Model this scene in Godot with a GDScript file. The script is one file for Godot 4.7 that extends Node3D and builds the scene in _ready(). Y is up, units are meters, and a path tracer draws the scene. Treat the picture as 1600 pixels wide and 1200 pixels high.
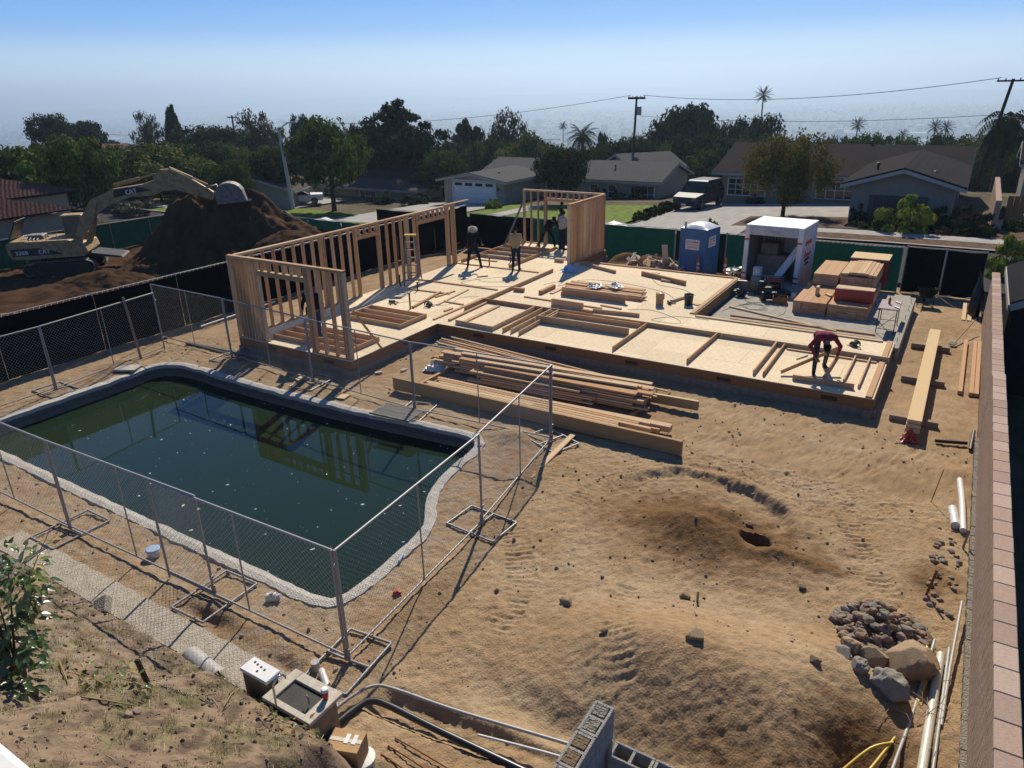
extends Node3D
# A house being framed beside a drained-down pool, seen from a balcony. x runs to the block wall, -z away to the street.

const DECK := 0.5          # top of the plywood deck
const FAR := -0.6          # street level beyond the site

var rng := RandomNumberGenerator.new()
var nz := FastNoiseLite.new()
var nz2 := FastNoiseLite.new()
var M := {}
var names := {}
var cache := {}

# ---------------------------------------------------------------- mesh builder
class MB:
	var v := PackedVector3Array()
	var n := PackedVector3Array()
	var c := PackedColorArray()
	var uv := PackedVector2Array()
	var ix := PackedInt32Array()
	var col := Color.WHITE
	func quad(a: Vector3, b: Vector3, d: Vector3, e: Vector3) -> void:   # counter-clockwise seen from outside
		var nn := (b - a).cross(e - a)
		if nn.length_squared() < 1e-14: nn = (d - b).cross(e - b)
		nn = nn.normalized()
		var k := v.size()
		v.append(a); v.append(b); v.append(d); v.append(e)
		for i in 4:
			n.append(nn); c.append(col)
		uv.append(Vector2(0, 1)); uv.append(Vector2(1, 1)); uv.append(Vector2(1, 0)); uv.append(Vector2(0, 0))
		ix.append(k); ix.append(k + 2); ix.append(k + 1); ix.append(k); ix.append(k + 3); ix.append(k + 2)
	func oquad(a: Vector3, b: Vector3, d: Vector3, e: Vector3, ctr: Vector3) -> void:   # turned to face away from ctr
		if (b - a).cross(e - a).dot(a + d - ctr * 2.0) > 0.0: quad(a, b, d, e)
		else: quad(e, d, b, a)
	func tri(a: Vector3, b: Vector3, d: Vector3) -> void:
		var nn := (b - a).cross(d - a).normalized()
		var k := v.size()
		v.append(a); v.append(b); v.append(d)
		for i in 3:
			n.append(nn); c.append(col); uv.append(Vector2.ZERO)
		ix.append(k); ix.append(k + 2); ix.append(k + 1)
	func box(ctr: Vector3, s: Vector3, b := Basis.IDENTITY) -> void:
		var h := s * 0.5
		var p := []
		for i in 8:
			p.append(ctr + b * Vector3(h.x if i & 1 else -h.x, h.y if i & 2 else -h.y, h.z if i & 4 else -h.z))
		quad(p[4], p[5], p[7], p[6]); quad(p[1], p[0], p[2], p[3])
		quad(p[5], p[1], p[3], p[7]); quad(p[0], p[4], p[6], p[2])
		quad(p[6], p[7], p[3], p[2]); quad(p[0], p[1], p[5], p[4])
	func cbox(ctr: Vector3, s: Vector3, ch: float, b := Basis.IDENTITY) -> void:   # box with chamfered edges
		var h := s * 0.5
		ch = minf(ch, minf(h.x, minf(h.y, h.z)) * 0.9)
		for ax in 3:
			var a1 := (ax + 1) % 3
			var a2 := (ax + 2) % 3
			for sg in [-1.0, 1.0]:
				var q := []
				for k in [[-1, -1], [1, -1], [1, 1], [-1, 1]]:
					var p := Vector3.ZERO
					p[ax] = sg * h[ax]; p[a1] = k[0] * (h[a1] - ch); p[a2] = k[1] * (h[a2] - ch)
					q.append(ctr + b * p)
				if sg > 0: quad(q[0], q[1], q[2], q[3])
				else: quad(q[3], q[2], q[1], q[0])
		for ax in 3:
			var a1 := (ax + 1) % 3
			var a2 := (ax + 2) % 3
			for s1 in [-1.0, 1.0]:
				for s2 in [-1.0, 1.0]:
					var p := [Vector3.ZERO, Vector3.ZERO, Vector3.ZERO, Vector3.ZERO]
					for k in 4:
						p[k][ax] = (h[ax] - ch) * (-1.0 if k < 2 else 1.0)
						var first: bool = k == 0 or k == 3
						p[k][a1] = s1 * (h[a1] if first else h[a1] - ch)
						p[k][a2] = s2 * (h[a2] - ch if first else h[a2])
						p[k] = ctr + b * p[k]
					oquad(p[0], p[1], p[2], p[3], ctr)
		for sx in [-1.0, 1.0]:
			for sy in [-1.0, 1.0]:
				for sz in [-1.0, 1.0]:
					var a := ctr + b * Vector3(sx * h.x, sy * (h.y - ch), sz * (h.z - ch))
					var d := ctr + b * Vector3(sx * (h.x - ch), sy * h.y, sz * (h.z - ch))
					var e := ctr + b * Vector3(sx * (h.x - ch), sy * (h.y - ch), sz * h.z)
					if (d - a).cross(e - a).dot(a - ctr) > 0.0: tri(a, d, e)
					else: tri(a, e, d)
	func ring(pts: Array, closed_to: Array) -> void:
		for i in pts.size():
			var j := (i + 1) % pts.size()
			quad(pts[i], pts[j], closed_to[j], closed_to[i])
	func tube(path: Array, r: float, sides := 8, caps := true, r1 := -1.0) -> void:   # smooth tube along points, tapering to r1
		if r1 < 0.0: r1 = r
		var k0 := v.size()
		var m := path.size()
		var up := Vector3.UP
		for i in m:
			var d: Vector3 = (path[mini(i + 1, m - 1)] - path[maxi(i - 1, 0)])
			d = d.normalized()
			if absf(d.dot(up)) > 0.95: up = Vector3.RIGHT if absf(d.x) < 0.9 else Vector3.BACK
			var a := d.cross(up).normalized()
			var bb := d.cross(a).normalized()
			up = -bb
			var rr := lerpf(r, r1, float(i) / maxf(m - 1, 1))
			for s in sides:
				var t := TAU * s / sides
				var o := a * cos(t) + bb * sin(t)
				v.append(path[i] + o * rr); n.append(o); c.append(col); uv.append(Vector2(float(s) / sides, float(i)))
		for i in m - 1:
			for s in sides:
				var a := k0 + i * sides + s
				var bq := k0 + i * sides + (s + 1) % sides
				ix.append(a); ix.append(a + sides); ix.append(bq)
				ix.append(bq); ix.append(a + sides); ix.append(bq + sides)
		if caps:
			for e in [0, m - 1]:
				var d: Vector3 = (path[0] - path[1]) if e == 0 else (path[m - 1] - path[m - 2])
				d = d.normalized()
				var k := v.size()
				for s in sides:
					v.append(v[k0 + e * sides + s]); n.append(d); c.append(col); uv.append(Vector2.ZERO)
				for s in range(1, sides - 1):
					if e == 0:
						ix.append(k); ix.append(k + s); ix.append(k + s + 1)
					else:
						ix.append(k); ix.append(k + s + 1); ix.append(k + s)
	func lathe(prof: Array, sides: int, at := Transform3D.IDENTITY) -> void:   # [radius, height] pairs, bottom to top
		var k0 := v.size()
		var m := prof.size()
		for i in m:
			var pa: Array = prof[maxi(i - 1, 0)]
			var pb: Array = prof[mini(i + 1, m - 1)]
			var sl := Vector2(pb[0] - pa[0], pb[1] - pa[1]).normalized()
			for s in sides:
				var t := TAU * s / sides
				v.append(at * Vector3(cos(t) * prof[i][0], prof[i][1], sin(t) * prof[i][0]))
				n.append((at.basis * Vector3(cos(t) * sl.y, -sl.x, sin(t) * sl.y)).normalized())
				c.append(col); uv.append(Vector2(float(s) / sides, float(i) / m))
		for i in m - 1:
			for s in sides:
				var a := k0 + i * sides + s
				var b := k0 + i * sides + (s + 1) % sides
				ix.append(a); ix.append(b); ix.append(a + sides); ix.append(b); ix.append(b + sides); ix.append(a + sides)
	func prism(poly: Array, z0: float, z1: float, at := Transform3D.IDENTITY) -> void:   # Vector2 outline, extruded along local z
		var pv := PackedVector2Array(poly)
		if Geometry2D.is_polygon_clockwise(pv): pv.reverse()
		var t := Geometry2D.triangulate_polygon(pv)
		var i := 0
		while i < t.size():
			var a := pv[t[i]]; var b := pv[t[i + 1]]; var d := pv[t[i + 2]]
			if (b - a).cross(d - a) < 0.0:
				var q := b; b = d; d = q
			tri(at * Vector3(a.x, a.y, z1), at * Vector3(b.x, b.y, z1), at * Vector3(d.x, d.y, z1))
			tri(at * Vector3(a.x, a.y, z0), at * Vector3(d.x, d.y, z0), at * Vector3(b.x, b.y, z0))
			i += 3
		for k in pv.size():
			var a := pv[k]; var b := pv[(k + 1) % pv.size()]
			quad(at * Vector3(a.x, a.y, z1), at * Vector3(a.x, a.y, z0), at * Vector3(b.x, b.y, z0), at * Vector3(b.x, b.y, z1))
	func mesh(colors := false) -> ArrayMesh:
		var a := []
		a.resize(Mesh.ARRAY_MAX)
		a[Mesh.ARRAY_VERTEX] = v; a[Mesh.ARRAY_NORMAL] = n; a[Mesh.ARRAY_TEX_UV] = uv; a[Mesh.ARRAY_INDEX] = ix
		if colors: a[Mesh.ARRAY_COLOR] = c
		var m := ArrayMesh.new()
		m.add_surface_from_arrays(Mesh.PRIMITIVE_TRIANGLES, a)
		return m

# ---------------------------------------------------------------- naming and placing
func numbered(called: String, parent: Node) -> String:
	var key := str(parent.get_instance_id()) + called
	var k: int = names.get(key, 0)
	names[key] = k + 1
	return called if k == 0 else "%s_%03d" % [called, k]

func obj(called: String, mesh: Mesh, mat: Material, parent: Node = self, at := Transform3D.IDENTITY) -> MeshInstance3D:
	var o := MeshInstance3D.new()
	o.name = numbered(called, parent)
	o.mesh = mesh
	o.material_override = mat
	o.transform = at
	parent.add_child(o, true)
	return o

func thing(called: String, label: String, category: String, at := Vector3.ZERO, turn := 0.0, group := "") -> Node3D:
	var o := Node3D.new()
	o.name = numbered(called, self)
	add_child(o, true)
	o.position = at
	o.rotation.y = turn
	return tag(o, label, category, group)

func tag(o: Node3D, label: String, category: String, group := "", kind := "") -> Node3D:
	o.set_meta("label", label)
	o.set_meta("category", category)
	if group != "": o.set_meta("group", group)
	if kind != "": o.set_meta("kind", kind)
	return o

func struct(called: String, mesh: Mesh, mat: Material, at := Transform3D.IDENTITY) -> MeshInstance3D:
	var o := obj(called, mesh, mat, self, at)
	o.set_meta("kind", "structure")
	return o

func place(p: Vector3, yaw := 0.0) -> Transform3D:
	return Transform3D(Basis(Vector3.UP, yaw), p)

func along(a: Vector3, b: Vector3) -> Transform3D:      # local z from a to b, origin halfway
	var d := b - a
	var z := d.normalized()
	var x := Vector3.UP.cross(z)
	if x.length() < 0.01: x = Vector3.RIGHT
	x = x.normalized()
	return Transform3D(Basis(x, z.cross(x), z), (a + b) * 0.5)

func lumber(w: float, h: float, l: float) -> Mesh:       # a board along local z with eased edges
	var key := "lum%.3f_%.3f_%.2f" % [w, h, l]
	if not cache.has(key):
		var m := MB.new()
		m.cbox(Vector3.ZERO, Vector3(w, h, l), 0.004)
		cache[key] = m.mesh()
	return cache[key]

func wood() -> Material:
	return M["fir%d" % rng.randi_range(0, 4)]

func board(called: String, a: Vector3, b: Vector3, w: float, h: float, parent: Node = self, mat: Material = null) -> MeshInstance3D:
	# a board whose bottom centre line runs from a to b (h is its upright side)
	var t := along(a, b)
	t.origin += t.basis.y * h * 0.5
	var l: float = snappedf(a.distance_to(b), 0.05)
	var o := obj(called, lumber(w, h, l), wood() if mat == null else mat, parent, t)
	return o

# ---------------------------------------------------------------- textures and materials
func grey_image(size: int, freq: float, octaves: int, seed_: int, kind := FastNoiseLite.TYPE_SIMPLEX_SMOOTH) -> PackedByteArray:
	var f := FastNoiseLite.new()
	f.noise_type = kind
	f.seed = seed_
	f.frequency = freq
	f.fractal_octaves = octaves
	return f.get_seamless_image(size, size).get_data()

func tint_tex(size: int, layers: Array, lo: Color, hi: Color, speck := 0.0, seed_ := 1) -> ImageTexture:
	# layers: [weight, frequency, octaves]; blends linear colours lo..hi, stored as sRGB
	var src := []
	var k := 0
	for l in layers:
		src.append(grey_image(size, l[1], l[2], seed_ * 10 + k))
		k += 1
	var r := RandomNumberGenerator.new()
	r.seed = seed_
	var lut := PackedByteArray()
	for i in 256:
		var cc := lo.lerp(hi, i / 255.0).linear_to_srgb()
		lut.append(cc.r8); lut.append(cc.g8); lut.append(cc.b8)
	var out := PackedByteArray()
	out.resize(size * size * 3)
	for i in size * size:
		var t := 0.0
		for j in src.size(): t += src[j][i] * layers[j][0]
		if speck > 0.0: t += r.randf_range(-speck, speck) * 255.0
		var q := clampi(int(t), 0, 255) * 3
		out[i * 3] = lut[q]; out[i * 3 + 1] = lut[q + 1]; out[i * 3 + 2] = lut[q + 2]
	return ImageTexture.create_from_image(Image.create_from_data(size, size, false, Image.FORMAT_RGB8, out))

func height_tex(size: int, freq: float, octaves: int, seed_: int) -> ImageTexture:
	var im := Image.create_from_data(size, size, false, Image.FORMAT_L8, grey_image(size, freq, octaves, seed_))
	return ImageTexture.create_from_image(im)

func mat(called: String, lin: Color, rough := 0.8, tex: Texture2D = null, scale := Vector3.ONE, world := false, bump: Texture2D = null, bump_cm := 0.0) -> StandardMaterial3D:
	var m := StandardMaterial3D.new()
	m.albedo_color = lin.linear_to_srgb()
	m.roughness = rough
	if rough >= 0.75: m.metallic_specular = 0.15      # dry, dusty surfaces have next to no sheen
	if tex:
		m.albedo_texture = tex
		m.uv1_triplanar = true
		m.uv1_world_triplanar = world
		m.uv1_scale = scale
	if bump:
		m.heightmap_enabled = true
		m.heightmap_texture = bump
		m.heightmap_scale = bump_cm
		m.uv1_triplanar = true
		m.uv1_world_triplanar = world
		m.uv1_scale = scale
	M[called] = m
	return m

func paint(called: String, r: float, g: float, b: float, rough := 0.6, metal := 0.0, dirt := 0.25, scale := 1.5) -> StandardMaterial3D:
	# a painted or moulded surface with a little uneven wear
	var m := mat(called, Color(r, g, b), rough, cache["wear_hi"] if dirt <= 0.15 else (cache["wear_mid"] if dirt <= 0.35 else cache["wear_lo"]), Vector3.ONE * scale)
	m.metallic = metal
	return m

func make_materials() -> void:
	cache["wear_hi"] = tint_tex(256, [[0.6, 0.012, 4], [0.4, 0.07, 3]], Color(0.8, 0.79, 0.77), Color(1, 1, 1), 0.03, 3)
	cache["wear_mid"] = tint_tex(256, [[0.6, 0.012, 5], [0.4, 0.07, 3]], Color(0.55, 0.53, 0.5), Color(1, 1, 1), 0.05, 4)
	cache["wear_lo"] = tint_tex(256, [[0.6, 0.01, 5], [0.4, 0.06, 3]], Color(0.25, 0.23, 0.2), Color(1.0, 1.0, 1.0), 0.08, 5)
	var grain := tint_tex(512, [[0.55, 0.02, 4], [0.45, 0.09, 3]], Color(0.5, 0.4, 0.32), Color(1.0, 1.0, 1.0), 0.06, 7)
	var firs := [Color(0.61, 0.415, 0.245), Color(0.66, 0.49, 0.31), Color(0.55, 0.345, 0.19), Color(0.71, 0.55, 0.36), Color(0.6, 0.39, 0.24)]
	for i in 5:
		var fm := mat("fir%d" % i, firs[i], 0.75, grain, Vector3(7, 7, 0.45))
		fm.uv1_offset = Vector3(i * 0.37, i * 0.21, i * 0.13)
	mat("glulam", Color(0.5, 0.36, 0.16), 0.7, grain, Vector3(5, 14, 0.4))
	mat("rim", Color(0.32, 0.18, 0.09), 0.8, grain, Vector3(5, 8, 0.5))
	mat("weathered", Color(0.38, 0.31, 0.24), 0.85, grain, Vector3(6, 6, 0.4))
	var ply := tint_tex(512, [[0.5, 0.016, 5], [0.5, 0.06, 4]], Color(0.46, 0.35, 0.215), Color(0.86, 0.73, 0.52), 0.08, 11)
	for i in 3:
		var pm := mat("ply%d" % i, Color(1, 1, 1) * (0.92 + 0.05 * i), 0.8, ply, Vector3(1.6, 1.6, 0.7))
		pm.uv1_offset = Vector3(i * 0.31, 0, i * 0.17)
	var flakes := tint_tex(512, [[0.4, 0.05, 2], [0.6, 0.12, 2]], Color(0.33, 0.21, 0.1), Color(0.8, 0.62, 0.36), 0.1, 13)
	mat("osb", Color(1, 1, 1), 0.75, flakes, Vector3(1.5, 1.5, 0.8))
	var conc := tint_tex(512, [[0.6, 0.01, 5], [0.4, 0.08, 4]], Color(0.28, 0.26, 0.24), Color(0.52, 0.5, 0.46), 0.06, 17)
	var rough_h := height_tex(512, 0.05, 4, 19)
	mat("concrete", Color(1, 1, 1), 0.9, conc, Vector3.ONE * 0.8, true, rough_h, 0.6)
	mat("coping", Color(1.12, 1.1, 1.05), 0.92, conc, Vector3.ONE * 1.1, true, rough_h, 2.0)
	mat("old_concrete", Color(0.62, 0.58, 0.52), 0.95, conc, Vector3.ONE * 1.3, true, rough_h, 2.5)
	mat("pool_wall", Color(0.42, 0.42, 0.37), 0.8, conc, Vector3.ONE * 1.3, true, rough_h, 1.0)
	mat("block", Color(0.75, 0.74, 0.72), 0.95, conc, Vector3.ONE * 2.2, false, rough_h, 1.0)
	var dirt := tint_tex(1024, [[0.3, 0.008, 5], [0.35, 0.045, 4], [0.35, 0.16, 3]], Color(0.5, 0.46, 0.42), Color(1.0, 1.0, 1.0), 0.1, 23)
	var dirt_h := height_tex(1024, 0.05, 5, 29)
	var m := mat("dirt", Color(1, 1, 1), 0.97, dirt, Vector3.ONE * 0.45, true, dirt_h, 1.1)
	m.vertex_color_use_as_albedo = true
	var ct := mat("clod_tint", Color(1, 1, 1), 0.97, cache["wear_mid"], Vector3.ONE * 0.7)
	ct.vertex_color_use_as_albedo = true
	mat("pale_debris", Color(0.5, 0.5, 0.45), 0.9)
	mat("slab", Color(0.78, 0.75, 0.69), 0.85, conc, Vector3.ONE * 0.6, true, rough_h, 0.3)
	mat("pool_band", Color(0.25, 0.25, 0.24), 0.7, conc, Vector3.ONE * 2.0, true)
	var wt := mat("water", Color(0.012, 0.024, 0.012), 0.03)
	wt.metallic_specular = 0.42
	mat("clod", Color(0.3, 0.21, 0.13), 0.97, dirt, Vector3.ONE * 2.0)
	cache["cap_tex"] = tint_tex(256, [[0.4, 0.03, 4], [0.6, 0.2, 2]], Color(0.66, 0.64, 0.6), Color(1, 1, 1), 0.16, 37)
	cache["rock_tex"] = tint_tex(256, [[0.5, 0.015, 5], [0.5, 0.09, 4]], Color(0.42, 0.4, 0.38), Color(1, 1, 1), 0.1, 41)
	mat("wall_clay", Color(0.42, 0.3, 0.235), 0.92, tint_tex(512, [[0.5, 0.02, 5], [0.5, 0.12, 3]], Color(0.62, 0.6, 0.57), Color(1, 1, 1), 0.14, 31), Vector3.ONE * 1.5, false, rough_h, 0.5)
	mat("wall_face", Color(0.5, 0.37, 0.29), 0.95, cache["wear_lo"], Vector3(1.0, 0.9, 5.0), false, rough_h, 0.8)
	paint("dark_screen", 0.02, 0.03, 0.028, 0.8, 0.0, 0.3, 0.6)
	paint("black_sheet", 0.012, 0.013, 0.015, 0.28, 0.0, 0.1)
	for i in 3: mat("cap%d" % i, [Color(0.44, 0.32, 0.25), Color(0.5, 0.38, 0.31), Color(0.4, 0.29, 0.235)][i], 0.95, cache["cap_tex"], Vector3.ONE * 2.0, false, rough_h, 0.25)
	mat("grout", Color(0.42, 0.32, 0.22), 0.95, conc, Vector3.ONE * 3.0)
	mat("rim2", Color(0.34, 0.17, 0.085), 0.8, grain, Vector3(5, 8, 0.5))
	mat("lvl", Color(0.46, 0.32, 0.17), 0.75, grain, Vector3(4, 22, 0.25))
	mat("scrap_pale", Color(0.62, 0.55, 0.45), 0.85, grain, Vector3(6, 6, 0.5))
	mat("boulder_tan", Color(0.42, 0.31, 0.2), 0.92, cache["rock_tex"], Vector3.ONE * 0.6, false, rough_h, 0.5)
	mat("boulder_grey", Color(0.34, 0.315, 0.27), 0.92, cache["rock_tex"], Vector3.ONE * 0.6, false, rough_h, 0.5)
	mat("rubble", Color(0.36, 0.26, 0.21), 0.92, cache["rock_tex"], Vector3.ONE * 0.8)
	paint("rusty", 0.3, 0.13, 0.05, 0.85, 0.0, 0.4, 4.0)
	paint("table_top", 0.2, 0.15, 0.16, 0.6, 0.0, 0.3, 1.5)
	paint("green_hose", 0.04, 0.2, 0.13, 0.5, 0.0, 0.1)
	paint("ladder_grey", 0.08, 0.13, 0.2, 0.5, 0.0, 0.3, 2.0)
	paint("blue_sheet", 0.3, 0.42, 0.6, 0.5, 0.0, 0.15)
	paint("pod_white", 0.55, 0.55, 0.55, 0.6, 0.0, 0.3, 0.5)
	paint("logo_red", 0.42, 0.03, 0.05, 0.5, 0.0, 0.1)
	paint("navy", 0.02, 0.03, 0.12, 0.6, 0.0, 0.1)
	paint("roof_plastic", 0.75, 0.76, 0.76, 0.3, 0.0, 0.15, 1.0)
	var lnd := mat("land", Color(1, 1, 1), 0.95, cache["wear_lo"], Vector3.ONE * 0.05, true)
	lnd.vertex_color_use_as_albedo = true
	var brk := mat("bark", Color(1, 1, 1), 0.95, cache["wear_lo"], Vector3.ONE * 0.6, true)
	brk.vertex_color_use_as_albedo = true
	mat("asphalt", Color(0.06, 0.06, 0.06), 0.9, cache["wear_mid"], Vector3.ONE * 0.3, true)
	mat("pavement", Color(0.4, 0.385, 0.36), 0.9, cache["wear_mid"], Vector3.ONE * 0.25, true)
	mat("lawn", Color(0.17, 0.24, 0.04), 0.9, cache["wear_lo"], Vector3.ONE * 0.4, true)
	var cw := mat("city_wall", Color(1, 1, 1), 0.9)
	cw.vertex_color_use_as_albedo = true
	var ctr := mat("city_tree", Color(1, 1, 1), 0.95)
	ctr.vertex_color_use_as_albedo = true
	mat("stucco_beige", Color(0.36, 0.33, 0.25), 0.9, cache["wear_hi"], Vector3.ONE * 0.4)
	mat("stucco_grey", Color(0.26, 0.235, 0.2), 0.9, cache["wear_hi"], Vector3.ONE * 0.4)
	mat("roof_grey", Color(0.09, 0.09, 0.092), 0.9, cache["wear_mid"], Vector3.ONE * 0.5)
	mat("roof_grey2", Color(0.1, 0.1, 0.1), 0.9, cache["wear_lo"], Vector3(1.2, 1.2, 1.2))
	mat("roof_brown", Color(0.026, 0.022, 0.022), 1.0, cache["wear_mid"], Vector3.ONE * 0.5)
	mat("roof_brown2", Color(0.028, 0.024, 0.024), 1.0, cache["wear_lo"], Vector3(1.2, 1.2, 1.2))
	mat("roof_wood", Color(0.1, 0.085, 0.075), 0.92, cache["wear_mid"], Vector3.ONE * 0.5)
	mat("roof_wood2", Color(0.07, 0.06, 0.053), 0.92, cache["wear_lo"], Vector3(2, 2, 2))
	mat("roof_red", Color(0.3, 0.12, 0.09), 0.9, cache["wear_mid"], Vector3.ONE * 0.5)
	mat("roof_tile", Color(0.19, 0.1, 0.085), 0.85, cache["wear_lo"], Vector3.ONE * 0.8)
	mat("roof_tile_dark", Color(0.05, 0.03, 0.028), 0.9)
	mat("fascia", Color(0.35, 0.34, 0.32), 0.8)
	mat("lining_board", Color(0.36, 0.32, 0.25), 0.9, cache["wear_mid"], Vector3.ONE)
	mat("dark_door", Color(0.035, 0.035, 0.045), 0.6)
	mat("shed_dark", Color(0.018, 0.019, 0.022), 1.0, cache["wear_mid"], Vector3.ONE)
	mat("pole_wood", Color(0.03, 0.025, 0.021), 1.0).metallic_specular = 0.1
	mat("window_glass", Color(0.02, 0.024, 0.03), 0.05)
	mat("car_glass", Color(0.01, 0.012, 0.014), 0.04)
	mat("cab_glass", Color(0.1, 0.1, 0.09), 0.15)
	mat("bucket_steel", Color(0.26, 0.235, 0.2), 0.6, cache["wear_lo"], Vector3.ONE)
	for q in [["car_grey", Color(0.035, 0.04, 0.048)], ["car_white", Color(0.7, 0.7, 0.7)]]:
		var cm := mat(q[0], q[1], 0.45)
		cm.metallic_specular = 0.2
	var lm := mat("leaves", Color(1, 1, 1), 0.95)
	lm.metallic_specular = 0.15
	lm.vertex_color_use_as_albedo = true
	lm.backlight_enabled = true
	lm.backlight = Color(0.6, 0.6, 0.4)
	var clo := mat("cloth", Color(1, 1, 1), 0.85)
	clo.vertex_color_use_as_albedo = true
	paint("straw", 0.5, 0.43, 0.33, 0.85, 0.0, 0.15, 4.0)
	paint("cap_grey", 0.42, 0.41, 0.4, 0.85, 0.0, 0.15, 4.0)
	paint("belt", 0.08, 0.05, 0.03, 0.8, 0.0, 0.3, 3.0)
	for q in [["glossy_leaf", Color(0.025, 0.055, 0.018), 0.3], ["glossy_leaf2", Color(0.05, 0.09, 0.025), 0.35], ["glossy_leaf3", Color(0.11, 0.15, 0.03), 0.4], ["dry_leaf", Color(0.36, 0.24, 0.06), 0.7], ["dry_leaf2", Color(0.3, 0.22, 0.1), 0.75]]:
		var gl := mat(q[0], q[1], q[2])
		gl.backlight_enabled = true
		gl.backlight = Color(0.4, 0.4, 0.25)
	var gr := mat("grass", Color(1, 1, 1), 0.85)
	gr.vertex_color_use_as_albedo = true
	mat("strip_concrete", Color(0.95, 0.87, 0.75), 0.95, conc, Vector3.ONE * 1.3, true, rough_h, 1.5)
	mat("counter_side", Color(0.3, 0.23, 0.15), 0.9, cache["wear_mid"], Vector3.ONE * 2.0)
	mat("stone_top", Color(0.5, 0.45, 0.36), 0.5, cache["wear_mid"], Vector3.ONE * 3.0)
	paint("abs_pipe", 0.03, 0.03, 0.03, 0.35, 0.0, 0.3, 2.0)
	paint("chrome", 0.6, 0.6, 0.6, 0.15, 1.0, 0.1)
	mat("tree_bark", Color(0.09, 0.07, 0.055), 0.95, cache["wear_lo"], Vector3.ONE * 1.5)
	paint("steel", 0.36, 0.36, 0.36, 0.55, 0.45, 0.3, 6.0)
	paint("wire", 0.33, 0.34, 0.35, 0.45, 0.5, 0.1)
	paint("black_cloth", 0.006, 0.007, 0.009, 1.0, 0.0, 0.3, 0.7)
	paint("green_cloth", 0.007, 0.06, 0.048, 0.75, 0.0, 0.3, 0.6)
	M.green_cloth.backlight_enabled = true
	M.green_cloth.backlight = Color(0.65, 0.65, 0.65)
	paint("white_plastic", 0.72, 0.71, 0.67, 0.45, 0.0, 0.3, 2.0)
	paint("pvc", 0.66, 0.62, 0.5, 0.4, 0.0, 0.3, 2.5)
	paint("grey_pipe", 0.42, 0.41, 0.38, 0.5, 0.0, 0.3, 2.5)
	paint("black_plastic", 0.02, 0.02, 0.022, 0.5, 0.0, 0.3, 2.0)
	paint("black_paint", 0.012, 0.012, 0.012, 0.5, 0.0, 0.1)
	paint("red_wrap", 0.36, 0.03, 0.025, 0.45, 0.0, 0.3, 1.2)
	paint("red_plastic", 0.55, 0.045, 0.03, 0.45, 0.0, 0.3, 2.0)
	paint("blue_plastic", 0.025, 0.14, 0.31, 0.5, 0.0, 0.3, 1.0)
	paint("yellow_gas", 0.62, 0.42, 0.04, 0.4, 0.0, 0.3, 2.0)
	paint("orange_cone", 0.75, 0.12, 0.02, 0.5, 0.0, 0.3, 2.0)
	paint("cardboard", 0.45, 0.29, 0.15, 0.85, 0.0, 0.15, 2.0)
	paint("cat_yellow", 0.5, 0.34, 0.15, 0.6, 0.1, 0.4, 0.8)
	paint("dark_steel", 0.035, 0.033, 0.03, 0.55, 0.4, 0.4, 1.0)
	paint("worn_steel", 0.3, 0.28, 0.25, 0.4, 0.7, 0.4, 1.0)
	paint("white_paint", 0.72, 0.72, 0.7, 0.6, 0.0, 0.15, 0.8)
	paint("off_white", 0.55, 0.54, 0.5, 0.75, 0.0, 0.15, 0.6)
	paint("skin", 0.33, 0.18, 0.115, 0.6, 0.0, 0.1)

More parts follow.
